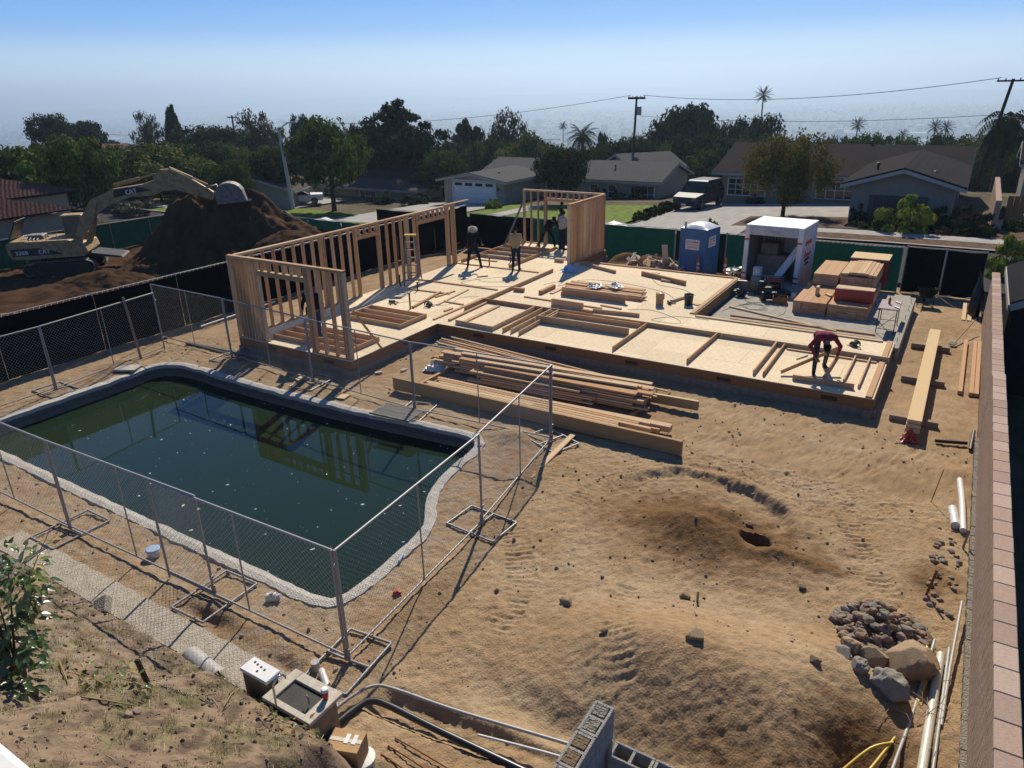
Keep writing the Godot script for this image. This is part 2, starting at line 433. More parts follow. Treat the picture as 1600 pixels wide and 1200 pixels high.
# ---------------------------------------------------------------- build
func _ready() -> void:
	rng.seed = 20417
	nz.seed = 5; nz.frequency = 1.0; nz.fractal_octaves = 4
	nz2.seed = 9; nz2.frequency = 1.0; nz2.fractal_octaves = 2
	# camera
	var yaw := deg_to_rad(31.95)
	var pitch := deg_to_rad(22.102)
	var roll := atan(0.0218)
	var cam := Camera3D.new()
	cam.name = "camera"
	cam.fov = rad_to_deg(2.0 * atan(600.0 / 1130.0))
	cam.far = 60000.0
	cam.near = 0.05
	cam.transform = Transform3D(Basis(Vector3.UP, yaw) * Basis(Vector3.RIGHT, -pitch) * Basis(Vector3.BACK, -roll), Vector3(0, 7.3, 0))
	add_child(cam)
	cam.current = true
	# sky, haze, exposure
	# clear sky: pale at the horizon, blue above it, deepening to the zenith; the same all round
	var stops := [[-90.0, Color(0.08, 0.075, 0.065)], [-8.0, Color(0.2, 0.2, 0.19)], [-0.5, Color(0.46, 0.55, 0.63)], [0.8, Color(0.52, 0.64, 0.73)], [2.2, Color(0.42, 0.59, 0.75)], [4.5, Color(0.15, 0.37, 0.73)], [7.5, Color(0.055, 0.23, 0.65)], [15.0, Color(0.05, 0.18, 0.48)], [40.0, Color(0.025, 0.085, 0.25)], [90.0, Color(0.014, 0.05, 0.16)]]
	var im := Image.create(8, 1024, false, Image.FORMAT_RGBF)
	for y in 1024:
		var el := 90.0 - 180.0 * (y + 0.5) / 1024.0
		var k := 0
		while k < stops.size() - 2 and el > stops[k + 1][0]: k += 1
		var cc: Color = stops[k][1].lerp(stops[k + 1][1], smoothstep(0.0, 1.0, inverse_lerp(stops[k][0], stops[k + 1][0], el)) * 0.5 + inverse_lerp(stops[k][0], stops[k + 1][0], el) * 0.5)
		for x in 8: im.set_pixel(x, y, cc)
	var sm := PanoramaSkyMaterial.new()
	sm.panorama = ImageTexture.create_from_image(im)
	var sky := Sky.new()
	sky.sky_material = sm
	var e := Environment.new()
	e.background_mode = Environment.BG_SKY
	e.sky = sky
	e.background_energy_multiplier = 1.0
	e.tonemap_mode = Environment.TONE_MAPPER_LINEAR
	e.tonemap_exposure = 1.27
	e.sdfgi_enabled = true
	e.ssao_enabled = true
	e.ssil_enabled = true
	e.volumetric_fog_enabled = true
	e.volumetric_fog_density = 0.00026
	e.volumetric_fog_albedo = Color(0.8, 0.9, 1.0)
	e.volumetric_fog_anisotropy = 0.45
	e.volumetric_fog_length = 1024.0
	var we := WorldEnvironment.new()
	we.name = "world_environment"
	we.environment = e
	add_child(we)
	# the sun stands ahead, over the street, about 41 degrees up
	var sun := DirectionalLight3D.new()
	sun.name = "sun"
	sun.light_energy = 1.6
	sun.light_angular_distance = 0.5
	sun.light_color = Color(1.0, 0.955, 0.88)
	sun.shadow_enabled = true
	add_child(sun)
	sun.look_at_from_position(Vector3.ZERO, Vector3(0.272, -0.656, 0.704), Vector3.UP)
	make_materials()
	build_ground()
	build_pool()
	build_deck()
	build_walls()
	build_fences()
	build_block_walls()
	build_deck_lumber()
	build_yard()
	build_garage_area()
	build_people()
	build_neighbour_lot()
	build_street()
	build_houses()
	build_trees()
	build_valley()
	build_details()

# ================================================================ ground
const POOL := [Vector2(-19.3, -6.9), Vector2(-19.33, -8.8), Vector2(-19.35, -10.7), Vector2(-19.45, -11.2), Vector2(-19.2, -11.62), Vector2(-18.4, -11.8), Vector2(-17.0, -11.74), Vector2(-15.0, -11.72), Vector2(-13.0, -11.75), Vector2(-11.0, -11.87), Vector2(-9.5, -12.0), Vector2(-8.75, -12.02), Vector2(-8.42, -11.86), Vector2(-8.27, -11.5), Vector2(-8.2, -10.6), Vector2(-8.04, -9.8), Vector2(-7.74, -9.2), Vector2(-7.42, -8.75), Vector2(-7.27, -8.3), Vector2(-7.21, -7.5), Vector2(-7.19, -6.8), Vector2(-7.27, -6.4), Vector2(-7.55, -6.23), Vector2(-9.0, -6.24), Vector2(-11.5, -6.25), Vector2(-14.0, -6.27), Vector2(-16.5, -6.3), Vector2(-18.5, -6.32), Vector2(-19.1, -6.52)]
var pool_poly := PackedVector2Array()
var pool_hole := PackedVector2Array()

func bump(x: float, z: float, cx: float, cz: float, rx: float, rz: float) -> float:
	var a := (x - cx) / rx
	var b := (z - cz) / rz
	return exp(-(a * a + b * b))

func bank_h(x: float, z: float) -> float:
	# the garden bank below the balcony, left of the counter
	if z < -4.33 or x > -4.2: return 0.0
	var t := (z + 4.33)
	var e := smoothstep(-4.2, -4.9, x)
	return e * (0.1 * smoothstep(0.0, 0.12, t) + 0.5 * smoothstep(0.2, 0.6, t) * smoothstep(-7.8, -6.6, x) + t * 0.55 + 0.1 * nz.get_noise_2d(x * 0.5, z * 0.5) * smoothstep(0.0, 0.6, t))

func base_h(x: float, z: float) -> float:   # broad shape, without grit; used to set things down
	var h := -0.4 * smoothstep(-26.0, -31.2, z)
	h += 0.035 * nz2.get_noise_2d(x * 0.35, z * 0.35)
	# mound of spoil in front, with its hollow towards the block pier
	h += 0.5 * bump(x, z, -1.5, -7.7, 1.7, 0.9) + 0.2 * bump(x, z, -2.9, -7.4, 0.9, 0.7) + 0.2 * bump(x, z, -0.5, -8.6, 0.9, 0.6)
	h -= 0.4 * bump(x, z, 0.15, -7.1, 0.5, 0.7) + 0.1 * bump(x, z, -1.3, -6.2, 0.9, 0.5)
	h -= 0.22 * bump(x, z, -3.1, -6.0, 1.2, 0.35)
	# scraped basin with a heap and an auger hole
	var ex := (x + 3.25) / 1.55
	var ez := (z + 11.95) / 1.05
	var er := sqrt(ex * ex + ez * ez) + 0.09 * nz2.get_noise_2d(x * 1.3, z * 1.3)
	h -= (0.07 + 0.1 * smoothstep(-3.6, -2.6, x)) * smoothstep(1.06, 0.86, er) * smoothstep(-10.6, -11.6, z)
	h += 0.04 * bump(er, 0.0, 1.12, 0.0, 0.1, 1.0) * smoothstep(-11.2, -12.2, z)
	h += 0.34 * bump(x, z, -3.15, -10.95, 0.8, 0.5) + 0.12 * bump(x, z, -2.75, -11.9, 0.4, 0.22) + 0.1 * bump(x, z, -2.6, -10.5, 0.8, 0.5)
	var hd := Vector2(x + 2.03, (z + 11.02) * 1.1).length()
	h += 0.05 * bump(hd, 0.0, 0.42, 0.0, 0.14, 1.0)
	h -= 0.75 * smoothstep(0.27, 0.16, hd)
	h += 0.09 * bump(x, z, -1.35, -10.85, 0.55, 0.14)
	# heaps and dug spots by the fence, the pool and the wall
	h -= 0.16 * bump(x, z, -8.7, -5.05, 0.45, 0.12) + 0.12 * bump(x, z, -6.9, -4.95, 0.3, 0.12)
	h += 0.14 * bump(x, z, -7.85, -12.55, 0.5, 0.35) + 0.12 * bump(x, z, -17.6, -12.6, 0.5, 0.25) + 0.16 * bump(x, z, -20.3, -10.9, 0.6, 0.5)
	h += 0.1 * bump(x, z, -6.6, -11.2, 0.35, 0.8) - 0.06 * bump(x, z, 0.3, -14.2, 0.5, 0.3)
	h += 0.07 * bump(x, z, 0.6, -11.6, 0.4, 0.5) + 0.1 * bump(x, z, 0.75, -15.4, 0.25, 0.3)
	# pipe trench at the bottom of the picture
	if z > -6.2 and x > -5.6 and x < -2.4:
		var q := absf(z - (-5.28 - 0.12 * (x + 4.2)))
		h -= 0.14 * smoothstep(0.3, 0.12, q) * smoothstep(-5.6, -5.2, x)
	# the heap of soil behind the deck
	h += 0.75 * bump(x, z, -12.75, -30.4, 0.95, 0.6) + 0.75 * bump(x, z, -11.3, -30.7, 0.8, 0.45) + 0.4 * bump(x, z, -12.2, -29.2, 0.9, 0.5)
	return h + bank_h(x, z)

const TRACKS := [[Vector2(-5.3, -10.6), Vector2(-5.15, -11.6), Vector2(-4.6, -12.6), Vector2(-3.6, -13.15), Vector2(-2.6, -13.2)],
	[Vector2(-3.0, -13.4), Vector2(-2.0, -13.6), Vector2(-0.9, -14.6), Vector2(0.2, -16.2)],
	[Vector2(-3.4, -8.9), Vector2(-3.2, -7.8), Vector2(-2.7, -6.8)],
	[Vector2(-1.9, -12.6), Vector2(-0.9, -12.9), Vector2(0.3, -13.6)],
	[Vector2(-0.4, -11.6), Vector2(0.1, -10.6), Vector2(-0.2, -10.0)],
	[Vector2(-4.2, -16.6), Vector2(-2.6, -15.6), Vector2(-1.2, -14.2), Vector2(-0.7, -12.4), Vector2(-0.3, -11.0)],
	[Vector2(-5.9, -9.4), Vector2(-5.0, -8.2), Vector2(-4.6, -6.9)],
	[Vector2(-6.5, -14.6), Vector2(-4.4, -14.2), Vector2(-2.2, -15.2), Vector2(0.2, -15.1)]]

func track_h(x: float, z: float) -> float:
	var p := Vector2(x, z)
	var h := 0.0
	for t in TRACKS:
		var run := 0.0
		for i in t.size() - 1:
			var a: Vector2 = t[i]
			var b: Vector2 = t[i + 1]
			var d := b - a
			var l := d.length()
			var u := clampf((p - a).dot(d) / (l * l), 0.0, 1.0)
			var off := p - (a + d * u)
			var dist := off.length()
			if dist < 0.3 and u > 0.0 and u < 1.0:
				var w := smoothstep(0.27, 0.2, dist)
				var s := sin((run + u * l) * TAU / 0.125 + dist * 8.0)
				h += w * (0.7 + 0.9 * nz2.get_noise_2d(x * 1.7, z * 1.7)) * (-0.022 + 0.022 * smoothstep(-0.2, 0.5, s)) + 0.01 * bump(dist, 0.0, 0.27, 0.0, 0.05, 1.0)
			run += l
	return h

func site_h(x: float, z: float, p: Vector2) -> float:
	var near := z > -17.3 and x > -24.0
	var h := base_h(x, z)
	if near:
		h += 0.022 * nz.get_noise_2d(x * 2.2, z * 2.2) + 0.018 * nz.get_noise_2d(x * 6.5, z * 6.5)
		h += 0.014 * nz.get_noise_2d(x * 1.3 + z * 0.5, z * 9.0 - x * 1.5) * smoothstep(-12.0, -13.0, z)
		h += 0.035 * maxf(0.0, nz.get_noise_2d(x * 6.0, z * 6.0 + 50.0) - 0.1) * bump(x, z, -1.5, -6.9, 2.4, 1.0)
		if x > -7.0: h += track_h(x, z) + 0.012 * nz.get_noise_2d(x * 15.0, z * 15.0)
		if x < -6.9 and Geometry2D.is_point_in_polygon(p, pool_hole): return -2.2
	elif x > -17.9 and x < -7.0 and z < -17.8 and z > -27.3:
		return -0.05
	else:
		h += 0.02 * nz.get_noise_2d(x * 2.2, z * 2.2)
	if z > -4.4 and x < -4.4: h += 0.03 * nz.get_noise_2d(x * 3.0, z * 3.0 + 8.0) + 0.022 * nz.get_noise_2d(x * 11.0, z * 11.0)
	if x > -17.8 and x < -1.3 and z < -17.8 and z > -26.0: h = minf(h, -0.02)
	return h

func soil_color(x: float, z: float, h: float) -> Color:
	var dry := Color(0.365, 0.253, 0.148)
	var damp := Color(0.185, 0.11, 0.055)
	var pale := Color(0.44, 0.33, 0.21)
	var g := nz.get_noise_2d(x * 0.45 + 40.0, z * 0.45)
	var f := nz.get_noise_2d(x * 2.6, z * 2.6 + 30.0)
	var c := dry.lerp(pale, clampf(0.4 + g * 1.1 + f * 0.5, 0.0, 1.0))
	# freshly turned soil: the basin and its heap, the auger spoil, the spoil mound's face, trenches
	var w := 0.0
	w = maxf(w, 0.95 * bump(x, z, -2.95, -11.05, 2.1, 1.35))
	w = maxf(w, 0.9 * bump(x, z, -1.35, -10.9, 0.8, 0.3))
	w = maxf(w, 0.5 * bump(x, z, -0.8, -6.5, 2.0, 0.7))
	w = maxf(w, 0.8 * bump(x, z, 0.3, -7.3, 0.9, 0.9))
	w = maxf(w, 0.7 * bump(x, z, -8.4, -5.05, 1.6, 0.25))
	w = maxf(w, 0.6 * bump(x, z, 0.6, -11.4, 0.5, 0.7))
	w = maxf(w, 0.8 * bump(x, z, -12.3, -30.2, 2.2, 1.4))
	w = clampf(smoothstep(0.12, 0.8, w + f * 0.3 + g * 0.18), 0.0, 1.0)
	c = c.lerp(damp, w)
	if z > -4.5 and x < -4.2:
		var b := smoothstep(-4.5, -4.3, z)
		var moss := clampf(nz.get_noise_2d(x * 1.4 + 9.0, z * 1.4) * 2.2 + 0.1, 0.0, 1.0)
		var mulch := clampf(nz.get_noise_2d(x * 3.1, z * 3.1 + 60.0) * 3.0 + 0.9 * bump(z, 0.0, -4.05, 0.0, 0.3, 1.0), 0.0, 1.0)
		c = c.lerp(Color(0.29, 0.215, 0.15).lerp(Color(0.19, 0.18, 0.095), moss).lerp(Color(0.12, 0.09, 0.068), mulch * 0.8), b)
	if z > -13.2 and x < -6.7 and x > -21.0:
		# crushed rock and broken concrete mixed in along the coping
		c = c.lerp(Color(0.36, 0.31, 0.25), 0.45 * clampf(0.5 + f * 1.6, 0.0, 1.0))
	var streak := nz.get_noise_2d(x * 1.3 + z * 0.5, z * 9.0 - x * 1.5)
	return c * (1.0 + 0.22 * nz.get_noise_2d(x * 8.0, z * 8.0) + 0.16 * streak)

func axis(pts: Array) -> PackedFloat32Array:   # [from, to, step] runs joined
	var a := PackedFloat32Array()
	for p in pts:
		var k := int(round((p[1] - p[0]) / p[2]))
		for i in k: a.append(p[0] + (p[1] - p[0]) * i / k)
	a.append(pts[-1][1])
	return a

func sheet(xs: PackedFloat32Array, zs: PackedFloat32Array, hf: Callable, cf: Callable) -> Mesh:
	var w := xs.size()
	var v := PackedVector3Array()
	var c := PackedColorArray()
	for z in zs:
		for x in xs:
			var h: float = hf.call(x, z)
			v.append(Vector3(x, h, z)); c.append(cf.call(x, z, h))
	var n := PackedVector3Array()
	n.resize(v.size())
	for j in zs.size():
		for i in w:
			var a := v[j * w + mini(i + 1, w - 1)] - v[j * w + maxi(i - 1, 0)]
			var b := v[mini(j + 1, zs.size() - 1) * w + i] - v[maxi(j - 1, 0) * w + i]
			n[j * w + i] = b.cross(a).normalized()
	var ix := PackedInt32Array()
	for j in zs.size() - 1:
		for i in w - 1:
			var k := j * w + i
			ix.append(k); ix.append(k + 1); ix.append(k + w)
			ix.append(k + 1); ix.append(k + w + 1); ix.append(k + w)
	var arr := []
	arr.resize(Mesh.ARRAY_MAX)
	arr[Mesh.ARRAY_VERTEX] = v; arr[Mesh.ARRAY_NORMAL] = n; arr[Mesh.ARRAY_COLOR] = c; arr[Mesh.ARRAY_INDEX] = ix
	var m := ArrayMesh.new()
	m.add_surface_from_arrays(Mesh.PRIMITIVE_TRIANGLES, arr)
	return m

func build_ground() -> void:
	pool_poly = PackedVector2Array(POOL)
	if Geometry2D.is_polygon_clockwise(pool_poly): pool_poly.reverse()
	pool_hole = Geometry2D.offset_polygon(pool_poly, 0.12)[0]
	var xs := axis([[-24.0, -20.5, 0.12], [-20.5, -8.0, 0.08], [-8.0, 1.14, 0.036]])
	var zs := axis([[-32.4, -14.0, 0.12], [-14.0, -2.2, 0.036], [-2.2, -0.6, 0.06]])
	struct("ground", sheet(xs, zs, func(x, z): return site_h(x, z, Vector2(x, z)), soil_color), M.dirt)
	# clods and pebbles lying about
	var shapes := []
	for k in 3:
		shapes.append(rock_mesh(k + 3, 0.35))
	for k in 3:
		var mm := MultiMesh.new()
		mm.transform_format = MultiMesh.TRANSFORM_3D
		mm.use_colors = true
		mm.mesh = shapes[k]
		var ts := []
		var cs := []
		for i in 2800:
			var x := rng.randf_range(-6.6, 1.0)
			var z := rng.randf_range(-17.0, -4.9)
			if i % 3 == 0:
				x = rng.randf_range(-20.5, -5.0)
				z = rng.randf_range(-6.0, -4.9) if i % 2 else rng.randf_range(-17.0, -12.1)
			var d := nz.get_noise_2d(x * 0.9 + 70.0, z * 0.9)
			if d < rng.randf_range(-0.25, 0.4): continue
			if z > -8.4 and x > -4.5: continue
			var s := 0.005 + 0.03 * pow(rng.randf(), 7.0)
			if z > -9.0 and rng.randf() < 0.5: s *= 1.3
			var b := Basis.from_euler(Vector3(rng.randf() * TAU, rng.randf() * TAU, 0)).scaled(Vector3.ONE * s)
			ts.append(Transform3D(b, Vector3(x, site_h(x, z, Vector2(x, z)) + s * 0.25, z)))
			cs.append(Color(0.36, 0.255, 0.16) * rng.randf_range(0.6, 1.2) if rng.randf() < 0.6 else Color(0.38, 0.34, 0.29) * rng.randf_range(0.7, 1.2))
		mm.instance_count = ts.size()
		for i in ts.size():
			mm.set_instance_transform(i, ts[i]); mm.set_instance_color(i, cs[i])
		var o := MultiMeshInstance3D.new()
		o.name = numbered("dirt_clods", self)
		o.multimesh = mm
		o.material_override = M.clod_tint
		add_child(o)
		tag(o, "loose clods and pebbles scattered over the bare dirt yard", "dirt clods", "", "stuff")

func rock_mesh(seed_: int, rough: float, sub := 2) -> Mesh:
	# an uneven faceted stone of about unit radius, from a subdivided octahedron
	var key := "rock%d_%.2f_%d" % [seed_, rough, sub]
	if cache.has(key): return cache[key]
	var f := FastNoiseLite.new()
	f.seed = seed_; f.frequency = 0.8; f.fractal_octaves = 3
	var r := RandomNumberGenerator.new()
	r.seed = seed_
	var cuts := []
	for k in 9: cuts.append([Vector3(r.randf_range(-1, 1), r.randf_range(-1, 1), r.randf_range(-1, 1)).normalized(), r.randf_range(0.58, 0.86)])
	var tris := []
	var ax := [Vector3.RIGHT, Vector3.UP, Vector3.BACK]
	for sx in [-1, 1]:
		for sy in [-1, 1]:
			for sz in [-1, 1]:
				var t := [ax[0] * sx, ax[1] * sy, ax[2] * sz]
				if sx * sy * sz < 0: t = [t[0], t[2], t[1]]
				tris.append(t)
	for k in sub:
		var nt := []
		for t in tris:
			var a: Vector3 = (t[0] + t[1]).normalized()
			var b: Vector3 = (t[1] + t[2]).normalized()
			var c: Vector3 = (t[2] + t[0]).normalized()
			nt.append_array([[t[0], a, c], [a, t[1], b], [c, b, t[2]], [a, b, c]])
		tris = nt
	var m := MB.new()
	var shape := func(p: Vector3) -> Vector3:
		var q := p * (1.0 + rough * f.get_noise_3dv(p * 1.6))
		for ct in cuts:
			var d: float = q.dot(ct[0])
			if d > ct[1]: q -= ct[0] * (d - ct[1])
		return q
	for t in tris:
		m.tri(shape.call(t[0]), shape.call(t[1]), shape.call(t[2]))
	# soften the facets: average normals of equal points
	var sums := {}
	for i in m.v.size():
		var kk := m.v[i].snapped(Vector3.ONE * 0.001)
		sums[kk] = sums.get(kk, Vector3.ZERO) + m.n[i]
	for i in m.v.size():
		var s: Vector3 = sums[m.v[i].snapped(Vector3.ONE * 0.001)]
		m.n[i] = (m.n[i] * 2.0 + s.normalized()).normalized()
	cache[key] = m.mesh()
	return cache[key]

# ================================================================ pool
func smooth_ring(p: PackedVector2Array, step: float) -> PackedVector2Array:
	var out := PackedVector2Array()
	var n := p.size()
	for i in n:
		var a := p[i]; var b := p[(i + 1) % n]
		var k := maxi(1, int(a.distance_to(b) / step))
		for j in k:
			out.append(a.cubic_interpolate(b, p[(i - 1 + n) % n], p[(i + 2) % n], float(j) / k))
	return out

func build_pool() -> void:
	var ring := smooth_ring(pool_poly, 0.12)
	var n := ring.size()
	var t := thing("swimming_pool", "large murky green swimming pool with a bare concrete edge", "pool")
	var nrm := PackedVector2Array()
	for i in n:
		var d := (ring[(i + 1) % n] - ring[(i - 1 + n) % n]).normalized()
		nrm.append(Vector2(d.y, -d.x))       # outward for a counter-clockwise ring
	var cop := MB.new()
	var wall := MB.new()
	var band := MB.new()
	for i in n:
		var j := (i + 1) % n
		var pr := []
		for k in [i, j]:
			var p := ring[k]
			var o := nrm[k]
			var rag := 0.035 * nz.get_noise_2d(p.x * 3.0, p.y * 3.0) + 0.02 * nz.get_noise_2d(p.x * 11.0, p.y * 11.0)
			var wdt := 0.22 + rag * 0.9
			var up := 0.045 + 0.03 * nz.get_noise_2d(p.x * 1.5 + 7.0, p.y * 1.5)
			var inn := p - o * rag * 0.5
			var out := p + o * wdt
			var mid := p + o * 0.11
			pr.append([Vector3(inn.x, up - 0.02, inn.y), Vector3(mid.x, up + 0.012 * nz.get_noise_2d(p.x * 9.0, p.y * 9.0), mid.y), Vector3(out.x, up - 0.015, out.y), Vector3(out.x + o.x * 0.03, -0.3, out.y + o.y * 0.03), Vector3(p.x, up - 0.12, p.y), Vector3(p.x, -0.22, p.y), Vector3(p.x, -2.0, p.y)])
		cop.oquad(pr[0][0], pr[1][0], pr[1][1], pr[0][1], pr[0][0] - Vector3.UP * 3.0)
		cop.oquad(pr[0][1], pr[1][1], pr[1][2], pr[0][2], pr[0][1] - Vector3.UP * 3.0)
		cop.oquad(pr[0][2], pr[1][2], pr[1][3], pr[0][3], pr[0][0])
		cop.oquad(pr[0][0], pr[1][0], pr[1][4], pr[0][4], pr[0][2])
		band.oquad(pr[0][4], pr[1][4], pr[1][5], pr[0][5], pr[0][3])
		wall.oquad(pr[0][5], pr[1][5], pr[1][6], pr[0][6], pr[0][3])
	obj("coping", cop.mesh(), M.coping, t)
	obj("waterline_band", band.mesh(), M.pool_band, t)
	obj("shell", wall.mesh(), M.pool_wall, t)
	# water
	var w := MB.new()
	var pv := PackedVector2Array()
	for i in n: pv.append(ring[i] + nrm[i] * 0.02)
	var tri := Geometry2D.triangulate_polygon(pv)
	var k := 0
	while k < tri.size():
		var a := Vector3(pv[tri[k]].x, -0.34, pv[tri[k]].y)
		var b := Vector3(pv[tri[k + 1]].x, -0.34, pv[tri[k + 1]].y)
		var c := Vector3(pv[tri[k + 2]].x, -0.34, pv[tri[k + 2]].y)
		if (b - a).cross(c - a).y > 0.0: w.tri(a, b, c)
		else: w.tri(a, c, b)
		k += 3
	obj("water", w.mesh(), M.water, t)
	# bits floating on it
	var mm := MultiMesh.new()
	mm.transform_format = MultiMesh.TRANSFORM_3D
	mm.mesh = rock_mesh(21, 0.5, 1)
	var ts := []
	for i in 300:
		var x := rng.randf_range(-19.2, -7.3)
		var z := rng.randf_range(-11.9, -6.3)
		if not Geometry2D.is_point_in_polygon(Vector2(x, z), pool_poly): continue
		var s := 0.004 + 0.026 * pow(rng.randf(), 6.0)
		ts.append(Transform3D(Basis(Vector3.UP, rng.randf() * TAU) * Basis.from_scale(Vector3(s * rng.randf_range(1, 2.4), s * 0.15, s)), Vector3(x, -0.338, z)))
	mm.instance_count = ts.size()
	for i in ts.size(): mm.set_instance_transform(i, ts[i])
	var o := MultiMeshInstance3D.new()
	o.name = "floating_debris"
	o.multimesh = mm
	o.material_override = M.pale_debris
	add_child(o)
	tag(o, "pale leaves and scum flecks floating on the green pool water", "debris", "", "stuff")

# ================================================================ deck, slab and foundation
func build_deck() -> void:
	var t := thing("house_platform", "plywood floor deck of the new house on its concrete foundation", "platform")
	# foundation stem walls and rim boards round the outline
	var out := [Vector2(-18.2, -13.5), Vector2(-13.6, -13.5), Vector2(-13.6, -17.42), Vector2(-1.0, -17.42), Vector2(-1.0, -22.0), Vector2(-6.8, -22.0), Vector2(-6.8, -27.5), Vector2(-13.55, -27.5), Vector2(-13.55, -30.1), Vector2(-18.2, -30.1)]
	for i in out.size():
		var a: Vector2 = out[i]
		var b: Vector2 = out[(i + 1) % out.size()]
		var d := (b - a).normalized()
		var inw := Vector2(d.y, -d.x)
		var l := a.distance_to(b)
		var m := MB.new()
		m.cbox(Vector3.ZERO, Vector3(0.2, 0.75, l + 0.16), 0.01)
		var mid := (a + b) * 0.5 + inw * 0.1
		obj("stem_wall", m.mesh(), M.old_concrete, t, Transform3D(Basis(Vector3.UP, atan2(d.x, d.y)), Vector3(mid.x, -0.15 - (i % 2) * 0.004, mid.y)))
		var parts := maxi(1, int(round(l / 4.8)))
		for k in parts:
			var p := a + d * (l * (k + 0.5) / parts) + inw * (0.018 + (k % 2) * 0.004)
			var e := 0.02 if k == parts - 1 else 0.0
			obj("rim_board", lumber(0.04, 0.25, snappedf(l / parts - 0.004 + e, 0.01)), M.rim, t, Transform3D(Basis(Vector3.UP, atan2(d.x, d.y)), Vector3(p.x, 0.352, p.y)))
		# vent openings
		if l > 3.5 and i < 4:
			var cnt := int(l / 2.3)
			for k in cnt:
				var p := a + d * (l * (k + 0.62) / cnt) - inw * 0.006
				var vb := MB.new()
				vb.box(Vector3.ZERO, Vector3(0.012, 0.1, 0.36))
				obj("vent", vb.mesh(), M.black_paint, t, Transform3D(Basis(Vector3.UP, atan2(d.x, d.y)), Vector3(p.x, 0.34, p.y)))
	# plywood sheets, 1.22 by 2.44, staggered
	for reg in [[-18.2, -13.6, -30.1, -13.5], [-13.6, -6.8, -27.5, -17.42], [-6.8, -1.0, -22.0, -17.42]]:
		var z: float = reg[2]
		var row := 0
		while z < reg[3] - 0.02:
			var z1: float = minf(z + 1.22, reg[3])
			var x: float = reg[0]
			var first := true
			while x < reg[1] - 0.02:
				var x1: float = minf(x + (1.22 if first and row % 2 else 2.44), reg[1])
				first = false
				var m := MB.new()
				m.box(Vector3.ZERO, Vector3(z1 - z - 0.006, 0.02, x1 - x - 0.006))
				obj("plywood_sheet", m.mesh(), M["ply%d" % rng.randi_range(0, 2)], t, Transform3D(Basis(Vector3.UP, PI / 2), Vector3((x + x1) * 0.5, DECK - 0.01 - rng.randf() * 0.002, (z + z1) * 0.5)))
				x = x1
			z = z1
			row += 1
	# garage slab with its curb walls
	var s := MB.new()
	s.box(Vector3(-3.9, 0.0, -25.6), Vector3(5.6, 0.2, 7.2))
	struct("garage_slab", s.mesh(), M.slab)
	var cw := MB.new()
	cw.cbox(Vector3(-0.98, 0.1, -25.0), Vector3(0.2, 0.5, 6.0), 0.012)
	var cb := tag(obj("concrete_curb_wall", cw.mesh(), M.slab), "low concrete stem wall along the garage slab beside the dirt path", "curb wall")
	for z in [-22.6, -23.2, -24.4, -25.1, -26.3, -27.2]:
		var bm := MB.new()
		bm.tube([Vector3(-0.98, 0.3, z), Vector3(-0.98, 0.5, z)], 0.008, 5)
		obj("anchor_bolt", bm.mesh(), M.dark_steel, cb)

# ================================================================ stud walls
func stud_wall(label: String, a: Vector2, b: Vector2, studs: Array, openings: Array, dense: Array, top := 2.5) -> Node3D:
	# studs: distances along a-b; openings: [from, to, header bottom height]
	var t := thing("framed_wall", label, "stud wall", Vector3(a.x, DECK, a.y), atan2(b.x - a.x, b.y - a.y), "stud walls standing on the deck")
	var l := a.distance_to(b)
	var dp := 0.14
	var cuts := [0.0]
	for o in openings: cuts.append_array([o[0], o[1]])
	cuts.append(l)
	for i in range(0, cuts.size(), 2):
		if cuts[i + 1] - cuts[i] > 0.05: board("bottom_plate", Vector3(0, 0, cuts[i]), Vector3(0, 0, cuts[i + 1]), dp, 0.038, t)
	var z := 0.0
	var k := 0
	while z < l - 0.01:
		var z1 := minf(z + 3.66, l)
		board("top_plate", Vector3(0, top - 0.078, z), Vector3(0, top - 0.078, z1), dp, 0.038, t)
		board("top_plate", Vector3(0.002, top - 0.04, z + (0.0 if k == 0 else 0.01)), Vector3(0.002, top - 0.04, minf(z1 + 0.0, l)), dp, 0.038, t)
		z = z1
		k += 1
	for s in studs + dense:
		var lean := rng.randf_range(-0.004, 0.004)
		var o := obj("stud", lumber(dp - 0.002, 0.038, top - 0.116), wood(), t)
		o.transform = Transform3D(Basis(Vector3(1, 0, 0), Vector3(0, 0, 1), Vector3(0, -1, 0)) * Basis(Vector3.UP, lean), Vector3(0, (top - 0.116) * 0.5 + 0.038, s))
	for op in openings:
		board("header", Vector3(0, op[2], op[0] - 0.04), Vector3(0, op[2], op[1] + 0.04), dp - 0.006, 0.14, t, M.glulam if op.size() > 3 else null)
		var c: float = op[0] + 0.16
		while c < op[1]:
			var o := obj("cripple_stud", lumber(dp - 0.004, 0.038, snappedf(top - 0.08 - op[2] - 0.142, 0.01)), wood(), t)
			o.transform = Transform3D(Basis(Vector3(1, 0, 0), Vector3(0, 0, 1), Vector3(0, -1, 0)), Vector3(0, (op[2] + 0.142 + top - 0.08) * 0.5, c))
			c += 0.3
	return t

func spaced(a: float, b: float, step := 0.406) -> Array:
	var o := []
	var x := a
	while x < b:
		o.append(x); x += step
	return o

